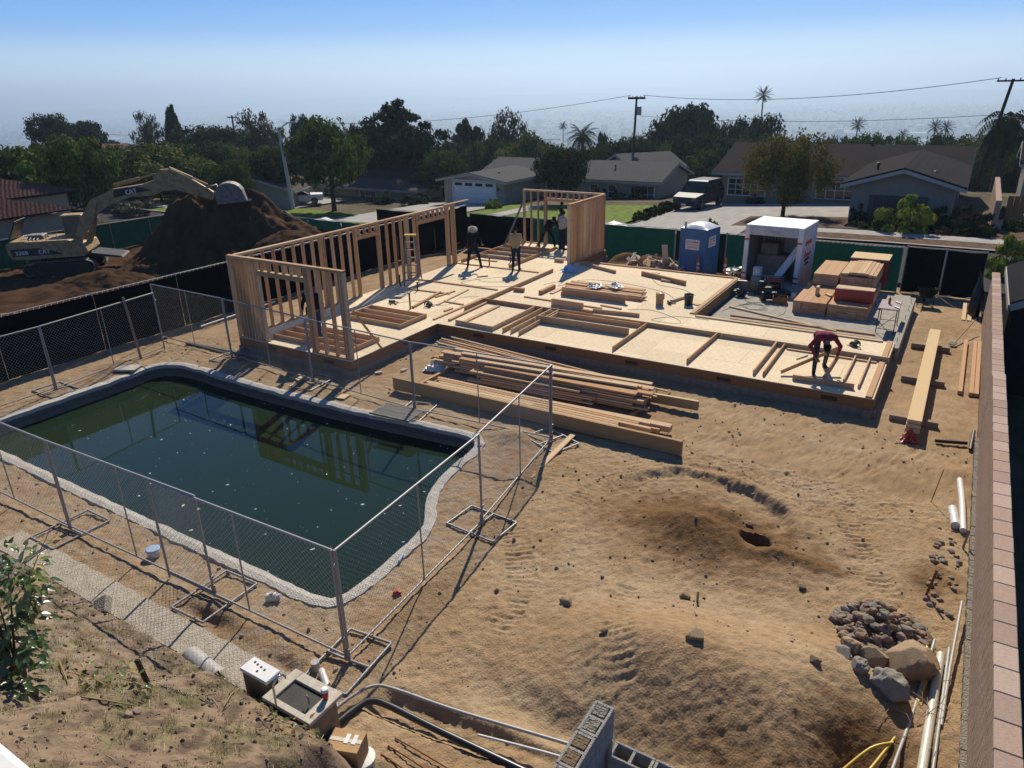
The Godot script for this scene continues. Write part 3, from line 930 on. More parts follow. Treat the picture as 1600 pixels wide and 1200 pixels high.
func build_walls() -> void:
	# long wall, x = -18.1, from the pool side towards the street; distances from z -13.7
	var st := spaced(0.25, 3.4) + [3.44, 3.52, 3.6] + [4.0, 4.4, 4.8] + [5.1, 5.14] + [6.28, 6.32, 6.36] + [6.8, 7.2, 7.6, 7.9, 7.94, 8.0, 8.4, 8.52, 8.56] + [10.5, 10.54, 10.6, 10.9, 11.0, 11.04]
	stud_wall("long stud wall of fresh lumber along the black screen fence, two door openings", Vector2(-18.1, -13.68), Vector2(-18.1, -24.78), st, [[5.16, 6.26, 2.02], [8.58, 10.46, 2.02]], [])
	var ext := board("loose_plate", Vector3(-18.1, DECK + 2.505, -24.1), Vector3(-18.1, DECK + 2.505, -25.8), 0.14, 0.038)
	tag(ext, "single plate board sticking out past the end of the long stud wall", "board")
	# front wing wall, z = -13.6
	stud_wall("short stud wall nearest the pool with closely set studs and a window opening", Vector2(-18.25, -13.6), Vector2(-13.62, -13.6), [], [[1.28, 3.12, 2.02, 1]], [0.02, 0.06, 0.22, 0.36, 0.5, 0.64, 0.76, 0.9, 1.02, 1.14, 1.22, 3.16, 3.2, 3.24, 3.3, 3.66, 4.08, 4.44, 4.5, 4.54, 4.58, 4.61])
	# back wall with its wide opening, and the right wall seen nearly edge-on
	stud_wall("back stud wall by the green fence with a wide doorway where workers stand", Vector2(-17.85, -30.0), Vector2(-13.7, -30.0), [0.02, 0.06, 0.42, 0.8, 1.15, 1.2, 1.24, 3.16, 3.2, 3.3, 3.7, 4.1], [[1.28, 3.12, 2.02]], [])
	stud_wall("stud wall behind the scrap heap, seen nearly edge-on", Vector2(-13.64, -26.5), Vector2(-13.64, -29.92), spaced(0.02, 3.4, 0.3), [], [0.06, 0.1, 3.38, 0.75, 1.7, 2.55])
	# leaning braces
	tag(board("brace_board", Vector3(-13.6, DECK, -14.72), Vector3(-13.72, DECK + 1.35, -13.85), 0.09, 0.038, self, M.glulam), "slanting yellow brace propping the corner post of the short stud wall", "brace")
	tag(board("brace_board", Vector3(-17.75, DECK, -27.9), Vector3(-17.78, DECK + 1.9, -29.85), 0.09, 0.038, self, M.weathered), "thin slanting brace propping the back stud wall", "brace")

# ================================================================ fences
func wire_panel(l: float, h: float) -> Mesh:
	var key := "wire%.2f" % l
	if cache.has(key): return cache[key]
	var m := MB.new()
	var s := 0.088
	for dir in 2:
		var x0 := -h
		while x0 < l:
			var a := Vector2(x0, 0.0)
			var b := Vector2(x0 + h, h)
			if a.x < 0.0: a = Vector2(0.0, -x0)
			if b.x > l: b = Vector2(l, l - x0)
			if b.x - a.x > 0.02:
				var p := Vector3(a.x, a.y, 0.0012)
				var q := Vector3(b.x, b.y, 0.0012)
				if dir == 1:
					p = Vector3(l - a.x, a.y, -0.0012); q = Vector3(l - b.x, b.y, -0.0012)
				m.tube([p, q], 0.0016, 3, false)
			x0 += s
	cache[key] = m.mesh()
	return cache[key]

func pipe_mesh(l: float, r: float) -> Mesh:
	var key := "pipe%.2f_%.3f" % [l, r]
	if not cache.has(key):
		var m := MB.new()
		m.tube([Vector3.ZERO, Vector3(0, 0, l)], r, 8)
		cache[key] = m.mesh()
	return cache[key]

func stick(called: String, a: Vector3, b: Vector3, r: float, mt: Material, parent: Node) -> MeshInstance3D:
	var t := along(a, b)
	t.origin = a
	return obj(called, pipe_mesh(snappedf(a.distance_to(b), 0.01), r), mt, parent, t)

func fence_panel(label: String, a: Vector2, b: Vector2, tilt := 0.0) -> Node3D:
	var d := b - a
	var l := snappedf(d.length(), 0.05)
	var t := thing("chain_link_fence", label, "fence panel", Vector3(a.x, base_h(a.x, a.y), a.y), atan2(-d.y, d.x), "temporary chain-link panels round the pool")
	t.rotation.x = tilt
	t.rotation.z = atan2(base_h(b.x, b.y) - base_h(a.x, a.y), l)
	for x in [0.0, l]: stick("post", Vector3(x, 0.02, 0), Vector3(x, 1.84, 0), 0.021, M.steel, t)
	stick("middle_post", Vector3(l * 0.5, 0.1, 0), Vector3(l * 0.5, 1.82, 0), 0.013, M.steel, t)
	stick("top_rail", Vector3(0, 1.83, 0), Vector3(l, 1.83, 0), 0.019, M.steel, t)
	stick("bottom_rail", Vector3(0, 0.1, 0), Vector3(l, 0.1, 0), 0.017, M.steel, t)
	var w := obj("wire_mesh", wire_panel(l, 1.73), M.wire, t, place(Vector3(0, 0.1, 0)))
	w.set_meta("kind", "stuff")
	for k in 3:
		var c := MB.new()
		c.cbox(Vector3(l + 0.02, 0.4 + k * 0.6, 0), Vector3(0.07, 0.04, 0.06), 0.008)
		if k != 1: obj("clamp", c.mesh(), M.steel, t)
	return t

func fence_foot(label: String, p: Vector2, turn: float) -> void:
	var t := thing("fence_stand", label, "fence foot", Vector3(p.x, base_h(p.x, p.y) + 0.035, p.y), turn, "tube feet of the temporary fence")
	var w := 0.36
	var d := 0.52
	for s in [-1, 1]:
		stick("long_tube", Vector3(s * w, 0, -d), Vector3(s * w, 0, d), 0.02, M.steel, t)
		stick("end_tube", Vector3(-w, 0, s * d), Vector3(w, 0, s * d), 0.02, M.steel, t)
	stick("cross_tube", Vector3(-w, 0.004, 0), Vector3(w, 0.004, 0), 0.02, M.steel, t)
	for s in [-1, 1]: stick("socket", Vector3(s * 0.03, 0, 0), Vector3(s * 0.03, 0.2, 0), 0.016, M.steel, t)

func cloth_sheet(l: float, h: float, seed_: float, sag := 0.04) -> Mesh:
	var m := MB.new()
	var nx := int(l / 0.16)
	var ny := 10
	var f := func(i: int, j: int) -> Vector3:
		var x := l * i / nx
		var y := h * j / ny
		var edge := sin(PI * i / nx)
		var o := sag * edge * (nz.get_noise_2d(x * 1.3 + seed_ * 9.0, y * 0.7) + 0.4 * nz.get_noise_2d(x * 4.0 + seed_, y * 1.5))
		if j == ny: y -= 0.03 * edge * absf(nz.get_noise_2d(x * 0.8, seed_)) * 2.0
		if j == 0: y += 0.05 * nz.get_noise_2d(x * 0.9, seed_ + 4.0)
		return Vector3(x, y, o)
	for j in ny:
		for i in nx:
			m.quad(f.call(i, j), f.call(i + 1, j), f.call(i + 1, j + 1), f.call(i, j + 1))
	return smooth(m)

func smooth(m: MB, keep := 0.0) -> Mesh:      # average the normals where points meet
	var sums := {}
	for i in m.v.size():
		var k := m.v[i].snapped(Vector3.ONE * 0.002)
		sums[k] = sums.get(k, Vector3.ZERO) + m.n[i]
	for i in m.v.size():
		var s: Vector3 = sums[m.v[i].snapped(Vector3.ONE * 0.002)]
		m.n[i] = (m.n[i] * keep + s.normalized()).normalized()
	return m.mesh()

func screen_fence(called: String, label: String, a: Vector2, b: Vector2, y: float, mt: Material, h := 1.75, group := "") -> void:
	var d := b - a
	var l := d.length()
	var t := thing(called, label, "screen fence", Vector3(a.x, y, a.y), atan2(-d.y, d.x), group)
	var k := maxi(1, int(round(l / 3.0)))
	for i in k + 1: stick("post", Vector3(l * i / k, -0.1, -0.035), Vector3(l * i / k, h + 0.06, -0.035), 0.022, M.steel, t)
	stick("top_rail", Vector3(0, h + 0.03, -0.035), Vector3(l, h + 0.03, -0.035), 0.016, M.steel, t)
	for i in k:
		obj("screen_cloth", cloth_sheet(l / k - 0.02, h, i + a.x), mt, t, place(Vector3(l * i / k + 0.01, 0.0, 0.01)))
	# lacing along the top
	var m := MB.new()
	var x := 0.0
	while x < l:
		m.tube([Vector3(x, h - 0.01, 0.03), Vector3(x + 0.06, h + 0.05, -0.03)], 0.006, 3, false)
		x += 0.17
	var lc := obj("lacing", m.mesh(), M.white_plastic, t)
	lc.set_meta("kind", "stuff")

func build_fences() -> void:
	fence_panel("chain-link panel on the near side of the pool, ending at the front corner post", Vector2(-10.05, -5.36), Vector2(-6.18, -5.43))
	fence_panel("chain-link panel along the near pool edge behind the blue-lidded tub", Vector2(-12.85, -5.3), Vector2(-8.95, -5.4))
	fence_panel("chain-link panel at the left edge of the picture on the near side of the pool", Vector2(-16.7, -5.28), Vector2(-12.9, -5.3))
	fence_panel("chain-link panel running back from the front corner post to the middle foot", Vector2(-6.16, -5.45), Vector2(-6.43, -9.17))
	fence_panel("chain-link panel running from the middle foot to the corner by the lumber", Vector2(-6.46, -9.23), Vector2(-6.94, -12.75))
	fence_panel("chain-link panel in front of the lumber pile, far pool side", Vector2(-10.62, -12.52), Vector2(-6.97, -12.74))
	fence_panel("chain-link panel on the far pool side in front of the short stud wall corner", Vector2(-14.3, -12.7), Vector2(-10.66, -12.52))
	fence_panel("chain-link panel on the far pool side left of the stud wall shadow", Vector2(-17.95, -12.95), Vector2(-14.34, -12.72))
	fence_panel("chain-link panel closing the far left corner behind the pool", Vector2(-21.6, -13.1), Vector2(-18.0, -12.97))
	fence_panel("chain-link panel on the left pool side nearest the far corner", Vector2(-20.15, -8.95), Vector2(-20.55, -12.5))
	fence_panel("chain-link panel on the left pool side at the picture's left edge", Vector2(-20.1, -5.3), Vector2(-20.14, -8.9))
	fence_foot("flat tube foot under the front corner post of the pool fence", Vector2(-6.16, -5.43), 0.1)
	fence_foot("flat tube foot under the near fence where two panels overlap", Vector2(-8.95, -5.4), 0.03)
	fence_foot("flat tube foot under the near fence beside the yellow vine", Vector2(-12.86, -5.3), 0.0)
	fence_foot("flat tube foot under the middle joint of the right-hand fence run", Vector2(-6.45, -9.2), 1.5)
	fence_foot("flat tube foot under the fence corner beside the loose plank", Vector2(-6.95, -12.75), 1.2)
	fence_foot("flat tube foot beside the grey grate on the far pool edge", Vector2(-10.64, -12.52), 0.2)
	fence_foot("flat tube foot in the striped shadow before the short stud wall", Vector2(-14.32, -12.7), 0.1)
	fence_foot("flat tube foot behind the far curve of the pool", Vector2(-17.97, -12.96), 0.0)
	fence_foot("flat tube foot on the sand along the left pool side", Vector2(-20.15, -8.92), 1.55)
	# a lone leaning post by the skimmer
	var lp := MB.new()
	lp.cbox(Vector3(0, 0.95, 0), Vector3(0.06, 1.95, 0.05), 0.005)
	for k in 3: lp.cbox(Vector3(0, 0.5 + k * 0.45, 0), Vector3(0.075, 0.02, 0.065), 0.003)
	var o := obj("wooden_post", lp.mesh(), M.weathered, self, Transform3D(Basis.from_euler(Vector3(0.02, 0.3, 0.06)), Vector3(-20.35, 0.02, -11.55)))
	tag(o, "pale lone post standing by the skimmer at the far left of the pool", "post")
	# screens round the site
	screen_fence("black_screen_fence", "long black cloth screen fence on the left side of the site", Vector2(-22.2, -3.0), Vector2(-22.2, -31.5), 0.0, M.black_cloth, 1.78)
	screen_fence("black_street_screen", "black cloth screen along the street behind the worker in the sun hat", Vector2(-22.1, -31.6), Vector2(-18.3, -31.6), -0.38, M.black_cloth)
	screen_fence("green_screen_fence", "green cloth screen along the street behind the back stud wall", Vector2(-18.25, -31.6), Vector2(-10.9, -31.6), -0.38, M.green_cloth, 1.75, "street screens")
	screen_fence("dark_see_through_screen", "dark worn screen along the street beside the portable toilet", Vector2(-10.85, -31.62), Vector2(-8.6, -31.62), -0.4, M.dark_screen)
	screen_fence("green_screen_fence", "green cloth screen along the street behind the storage container and lumber", Vector2(-8.55, -31.6), Vector2(-1.75, -31.6), -0.4, M.green_cloth, 1.75, "street screens")
	# double gate in black cloth
	for s in 2:
		var x0 := -1.62 + s * 1.34
		var g := thing("screened_gate", "left leaf of the black-clothed gate to the street" if s == 0 else "right leaf of the black-clothed gate to the street", "gate", Vector3(x0, -0.42, -31.7), 0.0, "gate leaves")
		for x in [0.02, 1.3]: stick("upright", Vector3(x, 0, 0), Vector3(x, 1.85, 0), 0.022, M.steel, g)
		for y in [0.06, 1.82]: stick("rail", Vector3(0.02, y, 0), Vector3(1.3, y, 0), 0.02, M.steel, g)
		obj("screen_cloth", cloth_sheet(1.26, 1.72, 30.0 + s), M.black_cloth, g, place(Vector3(0.04, 0.08, 0.03)))
	# black plastic bundle hung over the last fence post by the wall
	var m := MB.new()
	var rings := []
	for j in 15:
		var v := j / 14.0
		var r := []
		for i in 22:
			var a := TAU * i / 22
			var fold := 1.0 + 0.22 * sin(a * 5.0 + v * 3.0) + 0.12 * sin(a * 9.0 + 2.0)
			var w := lerpf(0.16, 0.3, smoothstep(0.9, 0.35, v)) * lerpf(1.0, 0.55, smoothstep(0.5, 1.0, v)) * fold
			r.append(Vector3(cos(a) * w * 0.55, v * 1.55, sin(a) * w * 1.9 - 0.7 * (1.0 - v) + 0.9 * (1.0 - v)))
		rings.append(r)
	for j in 14: m.ring(rings[j + 1], rings[j])
	var tp := obj("plastic_sheet_bundle", smooth(m), M.black_sheet, self, place(Vector3(0.88, -0.2, -28.6)))
	tag(tp, "glossy black plastic sheet hanging in folds against the block wall", "plastic sheet")

# ================================================================ masonry
func build_block_walls() -> void:
	var t := thing("block_wall", "tan stuccoed garden wall with brick-like caps along the right side", "garden wall")
	# plastered face: wavy trowelled relief
	for seg in [[-17.2, -1.0, 1.58, "stucco_face"], [-27.6, -17.2, 1.5, "stucco_face"]]:
		var m := MB.new()
		var nzk := int((seg[1] - seg[0]) / 0.05)
		var ny := 26
		var f := func(i: int, j: int) -> Vector3:
			var z: float = seg[0] + (seg[1] - seg[0]) * i / nzk
			var y: float = -0.75 + (seg[2] + 0.75) * j / ny
			var w := 0.010 * nz.get_noise_2d(z * 1.1 + y * 0.35, y * 7.0) + 0.006 * nz2.get_noise_2d(z * 5.0 - y * 2.2, y * 3.0 + 11.0)
			return Vector3(1.15 - w, y, z)
		for j in ny:
			for i in nzk:
				m.quad(f.call(i, j), f.call(i + 1, j), f.call(i + 1, j + 1), f.call(i, j + 1))
		obj(seg[3], smooth(m), M.wall_face, t)
		var c := MB.new()
		c.box(Vector3(1.245, (seg[2] - 0.77) * 0.5, (seg[0] + seg[1]) * 0.5), Vector3(0.16, seg[2] + 0.75, seg[1] - seg[0] - 0.01))
		obj("core", c.mesh(), M.wall_face, t)
	# mortar ledge at the foot
	var lm := MB.new()
	for i in 200:
		var z := -17.2 + i * 0.081
		var q := 1.085 + 0.012 * nz.get_noise_2d(z * 6.0, 3.0)
		lm.box(Vector3((q + 1.16) * 0.5, 0.0, z), Vector3(1.16 - q, 0.22 + 0.03 * nz.get_noise_2d(z * 4.0, 8.0), 0.082))
	obj("mortar_foot", lm.mesh(), M.old_concrete, t)
	var caps := []
	for k in 3:
		var m := MB.new()
		m.cbox(Vector3.ZERO, Vector3(0.225, 0.055, 0.393), 0.008)
		caps.append(m.mesh())
	var z := -1.4
	while z > -27.5:
		var y := 1.612 if z > -17.1 else 1.532
		var o := obj("cap_block", caps[0], M["cap%d" % rng.randi_range(0, 2)], t, Transform3D(Basis(Vector3.UP, rng.randf_range(-0.01, 0.01)), Vector3(1.23 + rng.randf_range(-0.003, 0.003), y, z)))
		o.rotation.z = rng.randf_range(-0.01, 0.01)
		z -= 0.4
	# grey block pier in the foreground and the low wall beside it
	var p := thing("block_pier", "unfinished grey concrete block pier at the bottom of the picture", "block pier", Vector3(-2.03, 0, -4.58))
	for cr in 12:
		for k in 3:
			var zz := k * 0.4 + (0.0 if cr % 2 else 0.0)
			var cm := block_mesh(cr == 11)
			obj("concrete_block", cm, M.block, p, place(Vector3(rng.randf_range(-0.002, 0.002), 1.98 - 0.095 - (11 - cr) * 0.2, zz), rng.randf_range(-0.006, 0.006)))
			if cr == 11:
				for s in [-1, 1]:
					var fm := MB.new()
					for q in 5:
						for r in 5:
							var a := Vector3(-0.068 + q * 0.0272, 0, -0.075 + r * 0.03)
							var hh := 0.012 * nz.get_noise_2d(a.x * 60.0 + s * 5.0 + k, a.z * 60.0)
							fm.cbox(a + Vector3(0, hh, 0), Vector3(0.03, 0.03, 0.033), 0.004)
					obj("grout_fill", fm.mesh(), M.grout if k > 0 else M.old_concrete, p, place(Vector3(0, 1.958, zz + s * 0.097)))
	var lw := thing("low_block_wall", "low grey block wall stepping down behind the block pier", "block wall", Vector3(-1.9, 0, -4.67))
	for cr in 6:
		for k in 4:
			obj("concrete_block", block_mesh(cr == 5), M.block, lw, Transform3D(Basis(Vector3.UP, PI / 2), Vector3(0.2 + k * 0.4, 1.505 - (5 - cr) * 0.2, 0)))

func block_mesh(open: bool) -> Mesh:
	var key := "cmu%s" % open
	if cache.has(key): return cache[key]
	var m := MB.new()
	if not open:
		m.cbox(Vector3.ZERO, Vector3(0.193, 0.19, 0.392), 0.006)
	else:
		for s in [-1, 1]: m.cbox(Vector3(s * 0.083, 0, 0), Vector3(0.028, 0.19, 0.392), 0.005)
		for s in [-0.182, 0.0, 0.182]: m.box(Vector3(0, -0.001, s), Vector3(0.14, 0.186, 0.026))
	cache[key] = m.mesh()
	return cache[key]

# ================================================================ lumber lying on the deck
func flat_frame(label: String, x0: float, x1: float, z0: float, z1: float, rows: Array, along_x := true, h := 0.14) -> void:
	# a nailed wall frame lying on its side: rows are the long members
	var t := thing("wall_frame", label, "wall frame", Vector3((x0 + x1) * 0.5, DECK, (z0 + z1) * 0.5), rng.randf_range(-0.012, 0.012), "nailed frames lying on the deck")
	var w := (x1 - x0) * 0.5
	var d := (z1 - z0) * 0.5
	for r in rows:
		if along_x: board("stud", Vector3(-w + 0.04, 0, r - (z0 + z1) * 0.5), Vector3(w - 0.04, 0, r - (z0 + z1) * 0.5), 0.038, h, t)
		else: board("stud", Vector3(r - (x0 + x1) * 0.5, 0, -d + 0.04), Vector3(r - (x0 + x1) * 0.5, 0, d - 0.04), 0.038, h, t)
	for s in [-1, 1]:
		if along_x: board("plate", Vector3(s * (w - 0.019), 0, -d), Vector3(s * (w - 0.019), 0, d), 0.038, h + 0.003, t)
		else: board("plate", Vector3(-w, 0, s * (d - 0.019)), Vector3(w, 0, s * (d - 0.019)), 0.038, h + 0.003, t)

func loose(label: String, a: Vector2, b: Vector2, w: float, h: float, y := DECK, group := "", m: Material = null, y2 := -99.0) -> void:
	tag(board("loose_board", Vector3(a.x, y, a.y), Vector3(b.x, y if y2 < -90.0 else y2, b.y), w, h, self, m), label, "board", group)

func blob(called: String, label: String, cat: String, p: Vector3, size: Vector3, m: Material, seed_ := 1) -> void:
	tag(obj(called, rock_mesh(seed_, 0.9, 3), m, self, Transform3D(Basis(Vector3.UP, seed_ * 0.7).scaled(size), p)), label, cat)

func cable(label: String, pts: Array, r: float, m: Material, called := "power_cord", cat := "cord") -> void:
	# a cord lying in loose curves through the given points
	var out := []
	var n := pts.size()
	for i in n - 1:
		for k in 8:
			var a: Vector3 = pts[i]
			var b: Vector3 = pts[i + 1]
			out.append(a.cubic_interpolate(b, pts[maxi(i - 1, 0)], pts[mini(i + 2, n - 1)], k / 8.0))
	out.append(pts[n - 1])
	var mb := MB.new()
	mb.tube(out, r, 5)
	tag(obj(called, mb.mesh(), m), label, cat)

func build_deck_lumber() -> void:
	var D := DECK
	flat_frame("nailed frame of four rails lying on the wing deck behind the corner post", -16.62, -14.28, -17.76, -16.42, [-17.72, -17.3, -16.88, -16.46])
	flat_frame("nailed frame lying just inside the short stud wall at the worker's feet", -17.12, -14.05, -15.2, -13.88, [-13.93, -14.33, -14.75, -15.16])
	flat_frame("nailed frame lying between the two workers in front of the back stud wall", -18.02, -15.6, -29.1, -24.95, [], true)
	var f3: Node3D = get_child(get_child_count() - 1)
	for z in [-26.3, -27.1, -27.9, -28.6]: board("stud", Vector3(-1.16, 0, z + 27.02), Vector3(1.16, 0, z + 27.02), 0.038, 0.14, f3)
	board("rail", Vector3(-1.0, 0, 1.3), Vector3(0.1, 0, 1.24), 0.14, 0.04, f3)
	# the front wall laid out for nailing
	for k in [[-13.73, -9.6], [-9.58, -5.4], [-5.38, -0.98]]:
		loose("long plate on edge at the back of the laid-out front wall, %s" % ["left third" , "middle third", "right third"][[-13.73, -9.58, -5.38].find(k[0])], Vector2(k[0], -20.2), Vector2(k[1], -20.2), 0.038, 0.14, D, "plates of the laid-out front wall")
	var studs := [[-12.92, -19.95, -17.75, 0.14, 0.045, "bright stud lying flat left of the four close studs"], [-11.62, -20.15, -17.65, 0.038, 0.14, "leftmost of four close studs on edge near the deck front"], [-11.3, -20.15, -17.62, 0.038, 0.14, "second of four close studs on edge near the deck front"], [-10.98, -20.15, -17.63, 0.038, 0.14, "third of four close studs on edge near the deck front"], [-10.72, -20.15, -17.62, 0.038, 0.14, "rightmost of four close studs on edge near the deck front"], [-7.66, -20.15, -17.63, 0.038, 0.14, "stud on edge at the right end of the doubled header"], [-5.5, -20.15, -17.64, 0.038, 0.14, "lone stud on edge halfway along the deck front"], [-3.82, -20.15, -17.66, 0.038, 0.14, "reddish stud on edge left of the bending worker"], [-3.6, -20.15, -17.68, 0.038, 0.12, "pale stud on edge just left of the bending worker"], [-2.2, -20.1, -18.1, 0.038, 0.1, "pale stud on edge right of the bending worker's feet"], [-1.77, -20.12, -18.15, 0.038, 0.1, "middle pale stud near the deck's right corner"], [-1.42, -20.12, -17.95, 0.038, 0.1, "last pale stud at the deck's right corner"]]
	for s in studs: loose(s[5], Vector2(s[0], s[1]), Vector2(s[0] + rng.randf_range(-0.04, 0.04), s[2]), s[3], s[4], D, "studs of the laid-out front wall")
	loose("front rail of the doubled header in the laid-out wall", Vector2(-10.9, -19.0), Vector2(-7.8, -19.08), 0.038, 0.235)
	loose("back rail of the doubled header in the laid-out wall", Vector2(-10.9, -19.9), Vector2(-7.8, -19.98), 0.038, 0.14)
	loose("short end block closing the doubled header on its left", Vector2(-10.6, -19.1), Vector2(-10.6, -19.85), 0.038, 0.14)
	loose("short plate on edge under the bright flat stud at the deck front", Vector2(-13.05, -17.66), Vector2(-11.62, -17.6), 0.038, 0.14)
	loose("plate on edge at the bending worker's toes", Vector2(-2.88, -17.78), Vector2(-1.5, -17.84), 0.038, 0.14)
	loose("thin flat plate behind the pale studs at the deck's right corner", Vector2(-3.5, -20.02), Vector2(-1.25, -20.0), 0.09, 0.038)
	loose("flat bottom plate along the right end of the deck", Vector2(-1.12, -22.0), Vector2(-1.12, -17.45), 0.14, 0.04)
	loose("long plate on edge running across the deck towards the street", Vector2(-13.66, -19.0), Vector2(-13.66, -25.2), 0.038, 0.14)
	loose("flat plate along the rear deck edge behind the scrap heap", Vector2(-13.3, -27.38), Vector2(-6.9, -27.38), 0.14, 0.04)
	loose("flat plate along the deck edge above the garage slab", Vector2(-6.9, -27.3), Vector2(-6.9, -22.1), 0.14, 0.04)
	loose("flat plate along the step between deck and garage slab", Vector2(-6.7, -21.9), Vector2(-1.3, -21.92), 0.14, 0.04)
	for s in [[-18.0, -24.75, -14.1, -24.8, "dark flat plate across the deck at the sun-hat worker's feet"], [-17.7, -21.7, -14.1, -21.75, "dark flat plate across the deck by the ladder"], [-17.2, -20.35, -15.35, -20.5, "flat plate in front of the ladder's feet"], [-14.95, -19.6, -14.1, -19.55, "short flat plate beside the circular saw"]]:
		loose(s[4], Vector2(s[0], s[1]), Vector2(s[2], s[3]), 0.09, 0.04)
	for s in [[-15.4, -18.42, -15.78, -20.5, 0.1, 0.07, "angled board beside the black upright pipe"], [-15.55, -19.9, -15.42, -20.9, 0.09, 0.04, "short board crossing beside the ladder plate"], [-14.88, -19.1, -15.1, -21.3, 0.09, 0.04, "long angled board running past the circular saw"], [-13.93, -17.65, -13.95, -20.6, 0.09, 0.038, "thin board along the inner deck corner"], [-13.42, -17.8, -13.5, -20.1, 0.09, 0.06, "pale board just inside the inner deck corner"], [-14.2, -18.6, -14.16, -19.0, 0.09, 0.04, "small offcut near the inner deck corner"], [-15.9, -23.05, -15.6, -23.4, 0.06, 0.04, "small offcut below the worker in the tan shirt"], [-13.5, -21.95, -13.12, -22.0, 0.14, 0.14, "short thick block beside the long deck plate"], [-12.42, -21.95, -12.42, -23.0, 0.14, 0.14, "square block lying between plate and lumber stack"], [-12.1, -22.2, -12.1, -23.0, 0.14, 0.04, "pale flat offcut against the lumber stack"], [-11.4, -20.95, -10.2, -20.9, 0.09, 0.24, "short deep header block in front of the lumber stack"], [-10.2, -20.75, -9.75, -20.72, 0.1, 0.09, "small block beside the short header"], [-9.8, -20.82, -8.25, -21.02, 0.06, 0.12, "thin board on edge below the lumber stack"], [-13.3, -26.95, -11.35, -26.1, 0.09, 0.12, "board on edge at the foot of the edge-on stud wall"], [-10.3, -26.3, -8.3, -25.55, 0.09, 0.16, "thick beam lying near the portable toilet"], [-9.3, -25.75, -8.92, -25.7, 0.1, 0.08, "small block in front of the thick beam"], [-7.95, -23.1, -7.75, -23.75, 0.1, 0.09, "stub of lumber beside the black bucket"], [-7.0, -23.2, -7.35, -23.3, 0.2, 0.03, "scrap of plywood behind the black bucket"], [-12.75, -21.4, -9.7, -21.3, 0.09, 0.04, "flat grey board between plate and lumber stack"], [-14.5, -26.95, -14.1, -26.9, 0.15, 0.15, "square block near the back doorway"], [-9.9, -21.65, -9.1, -21.55, 0.09, 0.04, "flat offcut below the big beam"]]:
		loose(s[6], Vector2(s[0], s[1]), Vector2(s[2], s[3]), s[4], s[5])
	# lumber stack in the middle of the deck
	var rows := [[-11.95, -9.4, -24.2, 1], [-11.9, -9.45, -24.0, 2], [-12.05, -9.25, -23.82, 3], [-11.95, -9.2, -23.62, 4], [-11.9, -9.05, -23.42, 4], [-12.0, -9.0, -23.2, 5], [-11.85, -8.9, -23.0, 4], [-11.8, -8.92, -22.82, 4]]
	for r in rows:
		for k in r[3]:
			var j := rng.randf_range(-0.12, 0.12)
			loose("stud in the reddish stack in the middle of the deck", Vector2(r[0] + j, r[2]), Vector2(r[1] + j, r[2] + rng.randf_range(-0.02, 0.02)), 0.14, 0.04, D + k * 0.041, "studs stacked in the middle of the deck")
	for k in 3: loose(["lowest", "middle", "topmost"][k] + " of three thick beams in front of the deck stack", Vector2(-11.75 + k * 0.03, -22.3 + k * 0.015), Vector2(-9.3 + k * 0.05, -22.3), 0.09, 0.1, D + k * 0.101, "thick beams by the deck stack")
	# paper and plastic on the stack, blue sheet
	for p in [[-10.75, 0.72, -23.1, 0.34, 1], [-10.1, 0.75, -23.3, 0.32, 2], [-10.9, 0.74, -23.0, 0.2, 3]]:
		tag(obj("wrapping_sheet", crumple(p[3], p[4]), M.white_plastic, self, place(Vector3(p[0], p[1], p[2]), p[4] * 1.3)), ["white wrapping crumpled on the left of the deck stack", "white wrapping crumpled on the right of the deck stack", "small white wrapping scrap on the deck stack"][p[4] - 1], "wrapping")
	tag(obj("folded_tarp", crumple(0.42, 9, 0.24), M.blue_sheet, self, place(Vector3(-13.15, D, -25.6), 0.4)), "small tented sheet of pale blue plastic beside the edge-on wall", "tarp")
	# bucket, nail boxes, tools
	var bk := MB.new()
	bk.lathe([[0.0, 0.0], [0.13, 0.0], [0.155, 0.34], [0.162, 0.34], [0.162, 0.36], [0.145, 0.36], [0.125, 0.02], [0.0, 0.02]], 18)
	var b := thing("black_bucket", "dusty black bucket on the deck near the garage slab", "bucket", Vector3(-7.35, D, -23.1))
	obj("pail", bk.mesh(), M.black_plastic, b)
	var hm := MB.new()
	var arc := []
	for i in 9: arc.append(Vector3(cos(PI * i / 8.0) * 0.165, 0.34 - sin(PI * i / 8.0) * 0.06 + 0.03, 0.1 * sin(PI * i / 8.0)))
	hm.tube(arc, 0.004, 5)
	obj("handle", hm.mesh(), M.steel, b)
	for s in [[-8.2, 0.0, -22.65, "lower brown nail box stacked on the deck"], [-8.18, 0.21, -22.63, "upper brown nail box stacked on the deck"]]:
		var cm := MB.new()
		cm.cbox(Vector3(0, 0.1, 0), Vector3(0.24, 0.2, 0.22), 0.008)
		var cb := thing("nail_box", s[3], "box", Vector3(s[0], D + s[1], s[2]), 0.4 + s[1])
		obj("carton", cm.mesh(), M.cardboard, cb)
		var lm := MB.new()
		lm.box(Vector3(0, 0.203, 0), Vector3(0.05, 0.004, 0.2))
		obj("tape", lm.mesh(), M.grey_pipe, cb)
	nail_gun("nail gun lying by the frame on the wing deck", Vector3(-16.45, D, -18.6), 0.5)
	nail_gun("nail gun lying beside the nail boxes", Vector3(-7.95, D, -22.9), 2.2)
	circular_saw("circular saw on the wing deck beside the angled boards", Vector3(-15.05, D, -18.9), 0.8)
	circular_saw("circular saw behind the bending worker", Vector3(-1.95, D + 0.0, -21.15), 2.6)
